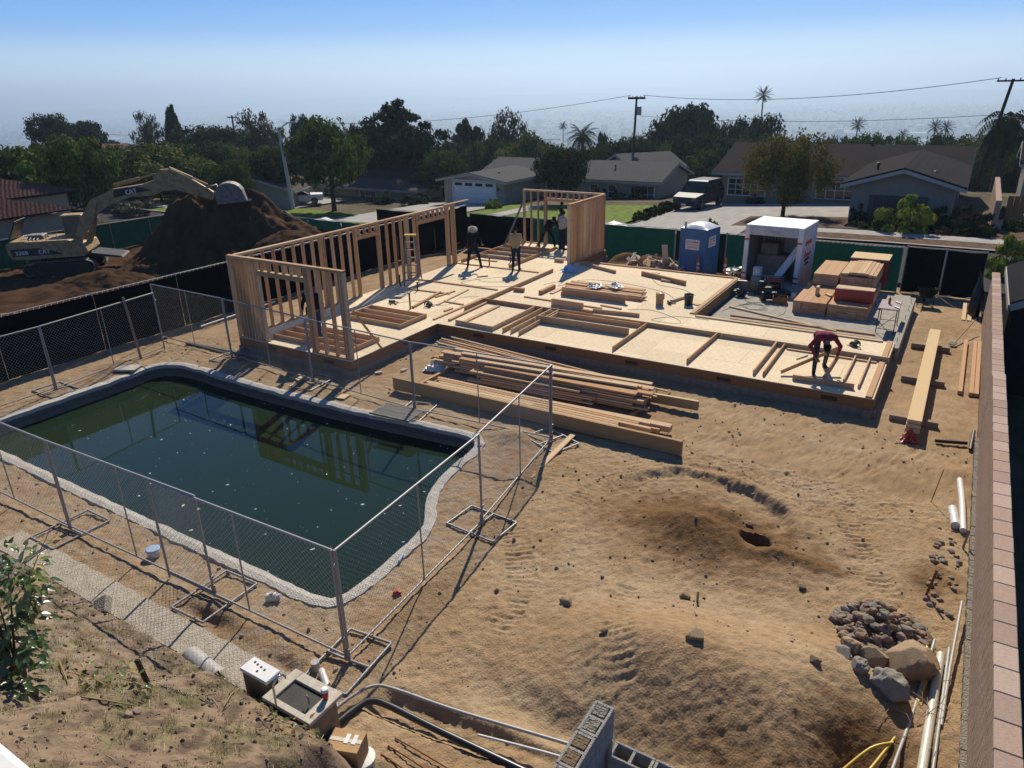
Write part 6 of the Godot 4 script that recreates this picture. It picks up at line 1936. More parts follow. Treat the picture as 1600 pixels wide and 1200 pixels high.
# ================================================================ houses
func gable_roof(called: String, t: Node3D, x0: float, x1: float, z0: float, z1: float, eave: float, ridge: float, along_x: bool, mt: Material, over := 0.5, hip := 0.0) -> MeshInstance3D:
	# two slabs with thickness meeting at a ridge; hip pulls the ridge ends in
	var m := MB.new()
	x0 -= over; x1 += over; z0 -= over; z1 += over
	var cx := (x0 + x1) * 0.5
	var cz := (z0 + z1) * 0.5
	var th := Vector3(0, 0.14, 0)
	var a: Array
	if along_x: a = [Vector3(x0, eave, z1), Vector3(x1, eave, z1), Vector3(x1, eave, z0), Vector3(x0, eave, z0), Vector3(x0 + hip, ridge, cz), Vector3(x1 - hip, ridge, cz)]
	else: a = [Vector3(x1, eave, z1), Vector3(x1, eave, z0), Vector3(x0, eave, z0), Vector3(x0, eave, z1), Vector3(cx, ridge, z1 - hip), Vector3(cx, ridge, z0 + hip)]
	for up in 2:
		var o := th * up
		var q := [[a[0] + o, a[1] + o, a[5] + o, a[4] + o], [a[2] + o, a[3] + o, a[4] + o, a[5] + o]]
		for f in q:
			if up: m.quad(f[0], f[1], f[2], f[3])
			else: m.quad(f[3], f[2], f[1], f[0])
		if hip > 0.0:
			if up:
				m.tri(a[1] + o, a[2] + o, a[5] + o); m.tri(a[3] + o, a[0] + o, a[4] + o)
	var ring := [a[0], a[1], a[2], a[3]] if hip > 0.0 else [a[0], a[1], a[5], a[2], a[3], a[4]]
	for i in ring.size():
		var p: Vector3 = ring[i]
		var q: Vector3 = ring[(i + 1) % ring.size()]
		m.oquad(p, q, q + th, p + th, Vector3(cx, eave, cz))
	var rf := obj(called, m.mesh(), mt, t)
	# fascia boards
	for i in ring.size():
		var p: Vector3 = ring[i]
		var q: Vector3 = ring[(i + 1) % ring.size()]
		var n := (q - p).cross(Vector3.UP).normalized()
		if n.dot((p + q) * 0.5 - Vector3(cx, eave, cz)) < 0.0: n = -n
		var fm := MB.new()
		var tt := along(p + n * 0.02, q + n * 0.02)
		fm.box(Vector3(0, -0.02, 0), Vector3(0.035, 0.2, p.distance_to(q)))
		obj("fascia", fm.mesh(), M.fascia, rf, tt)
	return rf

func courses(rf: MeshInstance3D, x0: float, x1: float, zf: float, zr: float, ye: float, yr: float, step: float, mt: Material) -> void:
	# overlapping shingle courses on the slope that faces the street
	var l := Vector2(zf - zr, yr - ye).length()
	var n := int(l / step)
	for k in n:
		var f := float(k) / n
		var m := MB.new()
		m.box(Vector3.ZERO, Vector3(x1 - x0 - 0.02, 0.03, step * 1.15), Basis(Vector3.RIGHT, atan2(yr - ye, zf - zr) - 0.03))
		obj("shingle_course", m.mesh(), mt, rf, place(Vector3((x0 + x1) * 0.5, lerpf(ye, yr, f) + 0.165, lerpf(zf, zr, f) - step * 0.4)))

func wall_box(t: Node3D, x0: float, x1: float, z0: float, z1: float, y0: float, y1: float, mt: Material, gable := 0.0, gable_x := true) -> void:
	var m := MB.new()
	m.box(Vector3((x0 + x1) * 0.5, (y0 + y1) * 0.5, (z0 + z1) * 0.5), Vector3(x1 - x0, y1 - y0, z1 - z0))
	obj("wall", m.mesh(), mt, t)
	if gable > 0.0:
		m = MB.new()
		if gable_x: m.prism([Vector2(-(z1 - z0) * 0.5, 0), Vector2((z1 - z0) * 0.5, 0), Vector2(0, gable)], x0 + 0.002, x1 - 0.002, Transform3D(Basis(Vector3(0, 0, -1), Vector3.UP, Vector3.RIGHT), Vector3(0, y1, (z0 + z1) * 0.5)))
		else: m.prism([Vector2(-(x1 - x0) * 0.5, 0), Vector2((x1 - x0) * 0.5, 0), Vector2(0, gable)], z0 + 0.002, z1 - 0.002, Transform3D(Basis.IDENTITY, Vector3((x0 + x1) * 0.5, y1, 0)))
		obj("gable", m.mesh(), mt, t)

func window(t: Node3D, x: float, y: float, z: float, w: float, h: float, nx: int, ny: int) -> void:
	# a real opening frame with panes set back in it, facing +z
	var f := MB.new()
	for s in [-1, 1]:
		f.cbox(Vector3(s * (w * 0.5 + 0.04), 0, 0.03), Vector3(0.09, h + 0.16, 0.1), 0.01)
		f.cbox(Vector3(0, s * (h * 0.5 + 0.04), 0.03), Vector3(w, 0.08, 0.1), 0.01)
	for i in range(1, nx): f.box(Vector3(-w * 0.5 + w * i / nx, 0, 0.03), Vector3(0.045, h, 0.05))
	for i in range(1, ny): f.box(Vector3(0, -h * 0.5 + h * i / ny, 0.028), Vector3(w, 0.045, 0.045))
	var o := obj("window", f.mesh(), M.white_paint, t, place(Vector3(x, y, z)))
	for i in nx:
		var p := MB.new()
		p.box(Vector3(-w * 0.5 + w * (i + 0.5) / nx, 0, 0.008), Vector3(w / nx - 0.04, h - 0.02, 0.01))
		obj("pane", p.mesh(), M.window_glass, o)

func small_roof_vent(rf: Node, p: Vector3, h := 0.45) -> void:
	var m := MB.new()
	m.tube([p, p + Vector3(0, h, 0)], 0.07, 8)
	m.lathe([[0.13, h - 0.02], [0.13, h + 0.06], [0.0, h + 0.09]], 10, place(p))
	obj("roof_vent", m.mesh(), M.dark_steel, rf)

func build_houses() -> void:
	# pale house across the street: garage wing and long body
	var t := thing("ranch_house", "beige single-storey house with a grey roof and white garage door across the street", "house")
	var g := -3.0
	wall_box(t, -44.6, -37.6, -68.0, -59.6, g, -0.75, M.stucco_beige, 0.62, false)
	var r1 := gable_roof("garage_roof", t, -44.6, -37.6, -67.0, -59.6, -0.78, -0.1, false, M.roof_grey, 0.6)
	var gd := MB.new()
	for k in 4: gd.cbox(Vector3(0, 0.27 + k * 0.53, 0), Vector3(4.8, 0.52, 0.06), 0.02)
	var door := obj("garage_door", gd.mesh(), M.white_paint, t, place(Vector3(-41.0, g + 0.02, -59.55)))
	for k in 4:
		var wm := MB.new()
		wm.box(Vector3(-1.8 + k * 1.2, 1.88, 0.034), Vector3(0.85, 0.28, 0.012))
		obj("door_window", wm.mesh(), M.window_glass, door)
	var dt := MB.new()
	for s in [-1, 1]: dt.cbox(Vector3(s * 2.5, 1.1, 0.02), Vector3(0.14, 2.3, 0.08), 0.01)
	dt.cbox(Vector3(0, 2.24, 0.02), Vector3(5.1, 0.12, 0.08), 0.01)
	obj("door_trim", dt.mesh(), M.white_paint, door)
	var sc := MB.new()
	sc.cbox(Vector3(-38.2, -1.4, -59.5), Vector3(0.18, 0.3, 0.16), 0.04)
	obj("porch_lamp", sc.mesh(), M.dark_steel, t)
	wall_box(t, -37.5, -24.6, -74.0, -66.0, g + 0.2, -0.9, M.stucco_beige, 1.25, true)
	var r2 := gable_roof("main_roof", t, -44.0, -24.8, -74.0, -66.0, -0.95, 0.42, true, M.roof_grey, 0.65)
	courses(r2, -44.6, -24.2, -65.4, -70.0, -0.95, 0.42, 0.42, M.roof_grey2)
	small_roof_vent(r2, Vector3(-37.4, -0.3, -67.4)); small_roof_vent(r2, Vector3(-30.0, 0.0, -68.2), 0.3); small_roof_vent(r2, Vector3(-33.0, 0.0, -68.0), 0.3); small_roof_vent(r1, Vector3(-39.6, -0.45, -62.0), 0.3)
	window(t, -35.2, -2.05, -65.98, 2.6, 1.2, 4, 2); window(t, -31.2, -1.95, -65.98, 0.75, 1.15, 1, 2); window(t, -29.3, -1.95, -65.98, 0.75, 1.15, 1, 2); window(t, -26.0, -2.05, -65.98, 1.9, 1.5, 3, 2)
	# dark-roofed house on the right
	t = thing("ranch_house", "grey-brown house with a wide dark roof and front gable, right of the driveway", "house")
	wall_box(t, -17.2, -0.6, -72.0, -60.5, -1.9, 0.85, M.stucco_grey, 1.75, true)
	var r3 := gable_roof("main_roof", t, -17.2, -0.8, -71.6, -60.6, 0.8, 2.62, true, M.roof_brown, 0.7)
	courses(r3, -17.8, -0.2, -59.9, -66.1, 0.8, 2.62, 0.4, M.roof_brown2)
	wall_box(t, -6.1, -0.7, -60.4, -49.6, -1.0, 1.5, M.stucco_grey, 0.95, false)
	var r4 := gable_roof("garage_roof", t, -6.1, -0.7, -62.5, -49.6, 1.5, 2.5, false, M.roof_brown, 0.6)
	for s in [-1, 1]:
		var l := sqrt(3.3 * 3.3 + 1.0)
		for k in 8:
			var f := (k + 0.5) / 8.0
			var cm := MB.new()
			cm.box(Vector3.ZERO, Vector3(l / 8.0 * 1.15, 0.03, 14.0), Basis(Vector3.BACK, -s * 0.295 + s * 0.03))
			obj("shingle_course", cm.mesh(), M.roof_brown2, r4, place(Vector3(-3.4 + s * 3.3 * (1.0 - f), lerpf(1.5, 2.5, f) + 0.165, -56.05)))
	small_roof_vent(r4, Vector3(-5.2, 1.9, -53.0), 0.6); small_roof_vent(r4, Vector3(-1.9, 2.0, -52.0), 0.2); small_roof_vent(r3, Vector3(-7.2, 2.6, -66.2), 0.4)
	window(t, -15.2, -0.25, -60.48, 2.9, 1.25, 5, 3); window(t, -8.6, -0.2, -60.48, 2.6, 1.2, 4, 2)
	var gm := MB.new()
	for k in 9: gm.cbox(Vector3(-4.9 + k * 0.35, 0.05, -49.55), Vector3(0.33, 1.9, 0.05), 0.01)
	obj("garage_door", gm.mesh(), M.dark_door, t)
	# shingled house behind the big pine
	t = thing("ranch_house", "brown shingle-roofed house half hidden under the big pine", "house")
	wall_box(t, -68.0, -50.5, -72.0, -62.0, -4.6, -2.4, M.stucco_beige)
	var r5 := gable_roof("roof", t, -68.0, -50.5, -72.0, -62.0, -2.45, -0.75, true, M.roof_wood, 0.7, 3.0)
	courses(r5, -65.0, -53.0, -61.4, -66.8, -2.45, -0.75, 0.4, M.roof_wood2)
	window(t, -57.0, -3.3, -61.98, 2.2, 1.1, 3, 2); window(t, -63.0, -3.3, -61.98, 1.6, 1.1, 2, 2)
	# tiled roofs at the left edge
	t = thing("tiled_house", "house with two reddish-brown tiled roofs at the picture's left edge", "house")
	wall_box(t, -66.0, -54.7, -27.5, -12.5, -3.2, -0.1, M.stucco_beige)
	wall_box(t, -72.0, -60.7, -31.5, -20.5, -3.2, 0.45, M.stucco_beige)
	tile_roof(t, Vector3(-54.0, 0.0, -12.0), Vector3(-54.0, 0.05, -28.6), Vector3(-59.6, 1.2, -12.0), Vector3(-59.0, 1.15, -24.5))
	tile_roof(t, Vector3(-60.0, 0.6, -20.0), Vector3(-60.0, 0.6, -32.4), Vector3(-67.0, 1.75, -20.0), Vector3(-66.0, 1.65, -28.8))
	# smaller far roofs between the trees
	var fr := [[-62.0, -52.0, 46.0, M.roof_wood, M.stucco_beige, "tan gable house front between the trees behind the dirt pile"], [-108.0, -62.0, 60.0, M.roof_red, M.stucco_beige, "red tiled roof showing through the trees on the left"], [-90.0, -72.0, 60.0, M.roof_wood, M.stucco_beige, "brown roof among the trees left of the street lamp"], [-33.5, -84.0, 60.0, M.roof_grey, M.stucco_grey, "steep grey roof peak behind the house with the garage"], [-22.0, -92.0, 60.0, M.roof_grey, M.white_paint, "white flat-topped building between the two big houses"], [9.5, -74.0, 60.0, M.roof_brown, M.stucco_grey, "dark brown house behind the garden wall at the right edge"]]
	for i in fr.size():
		var s: Array = fr[i]
		var y := far_h(s[0], s[1])
		t = thing("distant_house", s[5], "house", Vector3(s[0], y, s[1]), [0.5, 0.3, 0.1, 0.9, 0.0, 0.0][i])
		var w: float = [4.0, 5.0, 7.0, 3.2, 3.0, 6.0][i]
		var hh: float = [1.6, 3.2, 1.8, 2.9, 4.6, 2.6][i]
		wall_box(t, -w, w, -3.5, 3.5, -0.4, hh, s[4], 1.3 if i != 4 else 0.0, i != 0)
		if i != 4: gable_roof("roof", t, -w, w, -3.5, 3.5, hh, hh + 1.45, i != 0, s[3], 0.5)
		window(t, -w * 0.4, hh * 0.55, 3.52, 1.3, 1.0, 2, 1)
	# neighbour's long shed and fence beyond the block wall
	t = thing("garden_shed", "dark grey shed in the shade right of the block wall", "shed")
	wall_box(t, 1.75, 4.2, -30.4, -25.2, -1.6, 1.1, M.shed_dark)
	gable_roof("shed_roof", t, 1.75, 4.2, -30.4, -25.2, 1.1, 1.75, false, M.shed_dark, 0.12)
	strip_lawn()
	var bf := thing("board_fence", "dark board fence crossing behind the garden wall at the right edge", "fence", Vector3(2.2, -0.7, -52.0))
	for k in 24:
		board("fence_board", Vector3(k * 0.31, 0, 0), Vector3(k * 0.31, 1.7 + 0.0, 0), 0.29, 0.03, bf, M.rim)
	var gw := MB.new()
	gw.cbox(Vector3(1.55, 0.1, -55.5), Vector3(0.3, 1.9, 12.5), 0.03)
	tag(obj("garden_wall", gw.mesh(), M.wall_clay), "long reddish garden wall running back beside the dark-roofed house", "garden wall")
	utility()
	cars()

func strip_lawn() -> void:
	var xs := axis([[2.5, 8.0, 0.5]])
	var zs := axis([[-22.5, -9.0, 0.5]])
	struct("side_lawn", sheet(xs, zs, func(_x, _z): return -1.5, func(_x, _z, _h): return Color.WHITE), M.lawn)

func tile_roof(t: Node3D, a: Vector3, b: Vector3, c: Vector3, d: Vector3) -> void:
	# a slope of barrel-tile rows: eave a-b, ridge c-d
	var m := MB.new()
	m.oquad(a, b, d, c, (a + d) * 0.5 - Vector3.UP * 5.0)
	var base := obj("roof", m.mesh(), M.roof_tile_dark, t)
	var n := 22
	for k in n:
		var f0 := float(k) / n
		var f1 := (k + 1.12) / n
		var p0 := a.lerp(c, f0); var p1 := b.lerp(d, f0); var q0 := a.lerp(c, f1); var q1 := b.lerp(d, f1)
		m = MB.new()
		var cols := int(p0.distance_to(p1) / 0.3)
		for i in cols:
			var u0 := float(i) / cols
			var u1 := (i + 1.0) / cols
			var lo0 := p0.lerp(p1, u0) + Vector3(0, 0.09, 0); var lo1 := p0.lerp(p1, u1) + Vector3(0, 0.09, 0)
			var hi0 := q0.lerp(q1, u0) + Vector3(0, 0.045, 0); var hi1 := q0.lerp(q1, u1) + Vector3(0, 0.045, 0)
			var lm := (lo0 + lo1) * 0.5 + Vector3(0, 0.06, 0)
			var hm := (hi0 + hi1) * 0.5 + Vector3(0, 0.05, 0)
			m.oquad(lo0, lm, hm, hi0, lo0 - Vector3.UP * 4.0); m.oquad(lm, lo1, hi1, hm, lo0 - Vector3.UP * 4.0)
			m.oquad(lo0, lo1, lm, lm, hi0)
		obj("tile_row", m.mesh(), M.roof_tile, base)

func wire(label: String, a: Vector3, b: Vector3, sag: float, r := 0.02) -> void:
	var pts := []
	for i in 17:
		var f := i / 16.0
		pts.append(a.lerp(b, f) - Vector3(0, sag * 4.0 * f * (1.0 - f), 0))
	var m := MB.new()
	m.tube(pts, r, 4, false)
	tag(obj("overhead_wire", m.mesh(), M.pole_wood), label, "wire")

func utility() -> void:
	var pole := func(label: String, base: Vector3, top: Vector3, arms: Array, box: bool) -> void:
		var t := thing("utility_pole", label, "utility pole", base)
		var m := MB.new()
		m.tube([Vector3.ZERO, top - base], 0.17, 10, true, 0.12)
		obj("pole", m.mesh(), M.pole_wood, t)
		for a in arms:
			var p: Vector3 = (top - base) * a
			var am := MB.new()
			am.cbox(p, Vector3(2.2, 0.14, 0.12), 0.01)
			obj("cross_arm", am.mesh(), M.pole_wood, t)
			for k in [-1.0, -0.5, 0.5, 1.0]:
				var im := MB.new()
				im.lathe([[0.04, 0.07], [0.06, 0.12], [0.05, 0.2], [0.0, 0.22]], 8, place(p + Vector3(k, 0, 0)))
				obj("insulator", im.mesh(), M.white_plastic, t)
		if box:
			var bm := MB.new()
			bm.lathe([[0.0, 0.0], [0.28, 0.0], [0.28, 0.9], [0.2, 1.0], [0.0, 1.02]], 12, place((top - base) * 0.86 + Vector3(0.45, -0.6, 0.1)))
			obj("transformer", bm.mesh(), M.grey_pipe, t)
	# central pole with a transformer, and the leaning one on the right
	var c0 := Vector3(-35.9, -4.5, -86.5)
	var c1 := Vector3(-33.4, 6.0, -81.0)
	c1 = Vector3(-35.7, 6.35, -86.7)
	pole.call("dark utility pole with a grey transformer near the middle of the skyline", c0, c1, [0.985, 0.975], true)
	var d0 := Vector3(0.2, -3.0, -75.0)
	var d1 := Vector3(0.25, 7.35, -75.0)
	pole.call("tall leaning utility pole at the right of the skyline", d0, d1 + Vector3(1.2, 0, 0), [0.985], false)
	var e := d1 + Vector3(1.2, -0.1, 0)
	wire("upper power line between the two utility poles", c1 + Vector3(0.8, 0.1, 0), e + Vector3(-0.8, 0.2, 0), 1.0, 0.025)
	wire("lower telephone line between the two utility poles", c1 + Vector3(0.5, -2.2, 0), e + Vector3(-0.3, -2.6, 0), 0.6)
	wire("power line running off the right edge from the leaning pole", e + Vector3(0.8, 0.2, 0), e + Vector3(34.0, 0.6, -6.0), 0.7)
	wire("power line running left from the central pole behind the pine", c1 + Vector3(-0.8, 0.1, 0), Vector3(-92.0, 3.5, -82.0), 1.3, 0.025)
	wire("service line dropping from the leaning pole to the right", e + Vector3(0.1, -2.6, 0), Vector3(10.5, 1.6, -72.0), 0.5)
	wire("low telephone line left of the street lamp", Vector3(-44.5, 1.5, -84.0), Vector3(-130.0, 2.2, -72.0), 0.8)
	pole.call("thin dark pole among the trees left of the street lamp", Vector3(-98.0, -5.0, -78.0), Vector3(-98.0, 4.6, -78.0), [0.97], false)
	# street lamp
	var y := far_h(-55.8, -49.9)
	var t := thing("street_lamp", "pale concrete street lamp with a curved arm left of the big green tree", "street lamp", Vector3(-55.8, y, -49.9))
	var m := MB.new()
	m.tube([Vector3.ZERO, Vector3(-0.55, 7.3, 0)], 0.2, 10, true, 0.12)
	obj("pole", m.mesh(), M.off_white, t)
	m = MB.new()
	m.tube([Vector3(-0.55, 7.1, 0), Vector3(0.3, 7.7, 0.2), Vector3(1.2, 8.0, 0.4), Vector3(1.9, 8.05, 0.5)], 0.06, 8)
	obj("arm", m.mesh(), M.off_white, t)
	m = MB.new()
	m.cbox(Vector3(2.2, 8.05, 0.55), Vector3(0.8, 0.16, 0.32), 0.06)
	obj("lamp_head", m.mesh(), M.off_white, t)

func car(label: String, p: Vector3, turn: float, mt: Material, suv: bool, size := 1.0) -> void:
	var t := thing("parked_suv" if suv else "parked_car", label, "car", p, turn)
	var s := size
	# side outline, x forward
	var lower: Array = [Vector2(-2.3, 0.35), Vector2(2.3, 0.35), Vector2(2.42, 0.6), Vector2(2.38, 0.95), Vector2(1.35, 1.12 if suv else 0.98), Vector2(-2.3, 1.12 if suv else 1.02), Vector2(-2.42, 0.75)]
	var roofy := 1.85 if suv else 1.45
	var cabin: Array = [Vector2(-2.25, 1.05), Vector2(1.35, 1.05), Vector2(0.55, roofy - 0.06), Vector2(0.2, roofy), Vector2(-1.9, roofy - 0.03), Vector2(-2.2, 1.5)] if suv else [Vector2(-2.1, 0.98), Vector2(1.3, 0.95), Vector2(0.35, 1.4), Vector2(-0.2, 1.45), Vector2(-1.1, 1.4), Vector2(-1.9, 1.05)]
	var lay := func(called: String, poly: Array, w0: float, w1: float, mt2: Material, y0: float, y1: float) -> void:
		var m := MB.new()
		var pv := PackedVector2Array(poly)
		if Geometry2D.is_polygon_clockwise(pv): pv.reverse()
		var n := pv.size()
		var l := []
		var r := []
		for q in pv:
			var w := lerpf(w0, w1, clampf((q.y - y0) / (y1 - y0), 0.0, 1.0))
			if absf(q.x) > 2.2: w -= 0.12
			l.append(Vector3(q.x, q.y, w) * s); r.append(Vector3(q.x, q.y, -w) * s)
		for i in n: m.quad(l[i], r[i], r[(i + 1) % n], l[(i + 1) % n])
		var tri := Geometry2D.triangulate_polygon(pv)
		var i := 0
		while i < tri.size():
			m.tri(l[tri[i]], l[tri[i + 1]], l[tri[i + 2]]) if (pv[tri[i + 1]] - pv[tri[i]]).cross(pv[tri[i + 2]] - pv[tri[i]]) > 0.0 else m.tri(l[tri[i]], l[tri[i + 2]], l[tri[i + 1]])
			m.tri(r[tri[i]], r[tri[i + 2]], r[tri[i + 1]]) if (pv[tri[i + 1]] - pv[tri[i]]).cross(pv[tri[i + 2]] - pv[tri[i]]) > 0.0 else m.tri(r[tri[i]], r[tri[i + 1]], r[tri[i + 2]])
			i += 3
		obj(called, m.mesh(), mt2, t)
	lay.call("body", lower, 0.9, 0.93, mt, 0.3, 1.1)
	lay.call("cabin_glass", cabin.map(func(q): return Vector2(q.x * 0.97, q.y - 0.02)), 0.86, 0.68, M.car_glass, 1.0, roofy)
	var roof: Array = [Vector2(0.5, roofy - 0.1), Vector2(0.2, roofy + 0.012), Vector2(-1.9, roofy - 0.015), Vector2(-2.1, roofy - 0.12)] if suv else [Vector2(0.3, 1.38), Vector2(-0.2, 1.46), Vector2(-1.1, 1.41), Vector2(-1.25, 1.33)]
	lay.call("roof", roof, 0.74, 0.7, mt, roofy - 0.15, roofy)
	for x in [1.3, 0.45, -0.75, -2.0] if suv else [1.05, -0.3, -1.7]:
		var m := MB.new()
		for z in [-1, 1]: m.tube([Vector3(x, 1.0, z * 0.875) * s, Vector3(x - (0.75 if x > 1.0 else 0.1) * (1.0 if x > -1.5 else -0.7), roofy - 0.05, z * 0.7) * s], 0.045, 5)
		obj("pillar", m.mesh(), mt, t)
	for x in [-1.45, 1.5]:
		for z in [-0.82, 0.82]:
			var m := MB.new()
			m.tube([Vector3(x, 0.34, z - 0.11) * s, Vector3(x, 0.34, z + 0.11) * s], 0.34 * s, 16)
			var w := obj("wheel", m.mesh(), M.black_plastic, t)
			m = MB.new()
			m.tube([Vector3(x, 0.34, z - 0.115) * s, Vector3(x, 0.34, z + 0.115) * s], 0.2 * s, 12)
			obj("rim", m.mesh(), M.worn_steel, w)
	for z in [-0.66, 0.66]:
		var m := MB.new()
		m.cbox(Vector3(2.36, 0.82, z) * s, Vector3(0.1, 0.12, 0.3) * s, 0.03)
		obj("headlight", m.mesh(), M.worn_steel, t)
		m = MB.new()
		m.cbox(Vector3(-2.36, 0.9, z) * s, Vector3(0.08, 0.18, 0.34) * s, 0.03)
		obj("tail_light", m.mesh(), M.red_plastic, t)
	var gm := MB.new()
	gm.cbox(Vector3(2.4, 0.62, 0) * s, Vector3(0.06, 0.22, 0.8) * s, 0.02)
	obj("grille", gm.mesh(), M.black_plastic, t)
	gm = MB.new()
	gm.box(Vector3(2.46, 0.48, 0) * s, Vector3(0.02, 0.13, 0.34) * s)
	obj("number_plate", gm.mesh(), M.white_paint, t)

func cars() -> void:
	car("dark grey SUV parked facing us on the wide driveway", Vector3(-17.9, far_h(-17.9, -57.0) + 0.11, -57.0), -PI / 2 - 0.12, M.car_grey, true, 1.12)
	car("white sedan parked behind the street lamp", Vector3(-58.2, far_h(-58.0, -53.0) + 0.1, -53.0), -0.75 + PI * 0.5, M.car_white, false, 1.0)
	car("grey car on the street behind the green screen, roof showing", Vector3(-47.5, far_h(-47.0, -40.5) + 0.03, -40.5), 0.02, M.car_grey, false, 1.0)
	car("white pickup-sized car beside the tiled house", Vector3(-76.0, far_h(-76.0, -39.0) + 0.1, -39.0), 0.5, M.car_white, true, 1.0)
	# green dumpster with a pale lid at the street, beach umbrella beyond the fence
	var y := far_h(-40.0, -36.2)
	var t := thing("dumpster", "green dumpster with pale lids behind the street screen", "dumpster", Vector3(-37.6, y, -36.4))
	var m := MB.new()
	m.prism([Vector2(-0.9, 0.15), Vector2(0.9, 0.15), Vector2(0.95, 1.2), Vector2(-0.95, 1.6)], -1.0, 1.0)
	obj("bin", m.mesh(), M.green_cloth, t)
	for k in 3:
		m = MB.new()
		m.cbox(Vector3(0, 1.46, -0.68 + k * 0.68), Vector3(2.0, 0.1, 0.6), 0.04, Basis(Vector3.BACK, -0.21))
		obj("lid", m.mesh(), M.roof_plastic, t)
	t = thing("striped_umbrella", "red, white and blue umbrella top showing over the street screen", "umbrella", Vector3(-15.6, far_h(-15.6, -35.5), -35.5))
	for k in 8:
		m = MB.new()
		var a := TAU * k / 8.0
		var b := TAU * (k + 1) / 8.0
		m.tri(Vector3(0, 1.98, 0), Vector3(cos(b) * 1.3, 1.6, sin(b) * 1.3), Vector3(cos(a) * 1.3, 1.6, sin(a) * 1.3))
		obj("gore", m.mesh(), [M.white_paint, M.logo_red, M.white_paint, M.navy][k % 4], t)
	stick("pole", Vector3.ZERO, Vector3(0, 1.95, 0), 0.025, M.white_paint, t)

# ================================================================ trees and shrubs
const TREES := [
	["cluster_tree", "dark", -133.2, -69.0, 9.8, 3.8, "tall dark three-topped tree at the far left of the skyline"],
	["cluster_tree", "dark", -139.6, -78.2, 8.9, 3.5, "dark tree second from the left on the skyline"],
	["leafy_tree", "broad", -70.4, -33.6, 6.9, 4.1, "big green tree at the left edge above the tiled roof"],
	["leafy_tree", "broad", -63.3, -34.2, 7.8, 3.2, "big green tree above the excavator's cab"],
	["cedar_tree", "pine", -130.0, -74.9, 5.9, 3.3, "flat-branched cedar left of the pale thin tree"],
	["pale_tree", "airy", -109.0, -70.8, 10.0, 2.4, "thin pale tree standing alone on the left skyline"],
	["pointed_tree", "cone", -108.6, -75.0, 10.8, 2.3, "pointed dark tree beside the thin pale tree"],
	["olive_tree", "olive", -73.8, -48.0, 6.0, 5.5, "wide olive-green tree above the excavator boom"],
	["dark_tree", "dark", -95.9, -72.1, 7.9, 4.8, "dark tree mass above the bucket"],
	["sycamore_tree", "brown", -99.5, -83.7, 10.8, 4.0, "brown-leaved tree on the skyline left of the street lamp"],
	["dark_tree", "dark", -94.8, -88.9, 11.2, 2.1, "small dark treetop above the street lamp"],
	["round_tree", "broad", -60.7, -45.8, 4.7, 1.7, "small round tree behind the bucket, left one"],
	["round_tree", "broad", -59.7, -47.0, 4.9, 1.4, "small round tree behind the bucket, right one"],
	["dark_tree", "dark", -60.4, -52.4, 5.9, 2.8, "dark tree left of the street lamp"],
	["big_street_tree", "broad", -51.1, -50.7, 8.8, 3.8, "big green street tree right of the street lamp"],
	["big_pine", "pine", -57.4, -69.3, 10.8, 5.6, "big dark pine over the brown shingle roof"],
	["round_tree", "broad", -50.4, -67.2, 5.1, 2.6, "round yellow-green tree right of the big pine"],
	["sycamore_tree", "brown", -85.5, -91.1, 9.3, 3.4, "greyish tree between the street tree and the pine"],
	["fan_palm_tree", "bushpalm", -62.8, -90.3, 9.7, 2.4, "bushy fan palm behind the garage roof"],
	["sycamore_tree", "brown", -66.1, -100.1, 9.2, 1.8, "thin brown tree beside the fan palm"],
	["sycamore_tree", "brown", -59.1, -95.2, 11.8, 3.1, "tall brown-leaved tree left of the centre skyline"],
	["light_tree", "olive", -49.3, -84.7, 7.7, 3.0, "light green tree behind the beige house"],
	["yard_tree", "dark", -31.7, -60.2, 5.4, 2.6, "dense dark tree in front of the beige house"],
	["pointed_tree", "cone", -50.2, -109.0, 10.7, 1.9, "pointed green tree left of the central utility pole"],
	["airy_tree", "airy", -44.3, -109.4, 9.6, 2.6, "thin grey tree right of the central utility pole"],
	["oak_tree", "dark", -35.9, -106.1, 13.9, 4.9, "huge dark oak right of the central utility pole"],
	["oak_tree", "dark", -31.5, -105.4, 10.9, 3.0, "right shoulder tree beside the huge dark oak"],
	["oak_tree", "dark", -40.2, -107.7, 10.6, 3.6, "left shoulder tree beside the huge dark oak"],
	["dark_tree", "dark", -27.7, -111.6, 12.3, 3.6, "dark tree behind the left end of the brown roof"],
	["willow_tree", "willow", -10.4, -51.6, 5.3, 3.1, "feathery olive tree on the driveway island"],
	["round_tree", "dark", -19.5, -128.5, 10.3, 2.8, "dark round tree over the brown roof"],
	["bushy_tree", "olive", -13.8, -124.2, 9.3, 3.0, "low bushy tree over the brown roof"],
	["bushy_tree", "dark", -3.2, -130.0, 10.2, 3.3, "dark bushy tree left of the leaning pole"],
	["bushy_tree", "olive", 1.1, -90.0, 5.7, 2.0, "bushy green tree right of the leaning pole"],
	["leafy_tree", "broad", -81.2, -49.3, 5.2, 3.5, "green tree behind the boom knee"],
	["dark_tree", "dark", -50.9, -64.3, 3.2, 1.9, "dark low tree under the big pine"]]
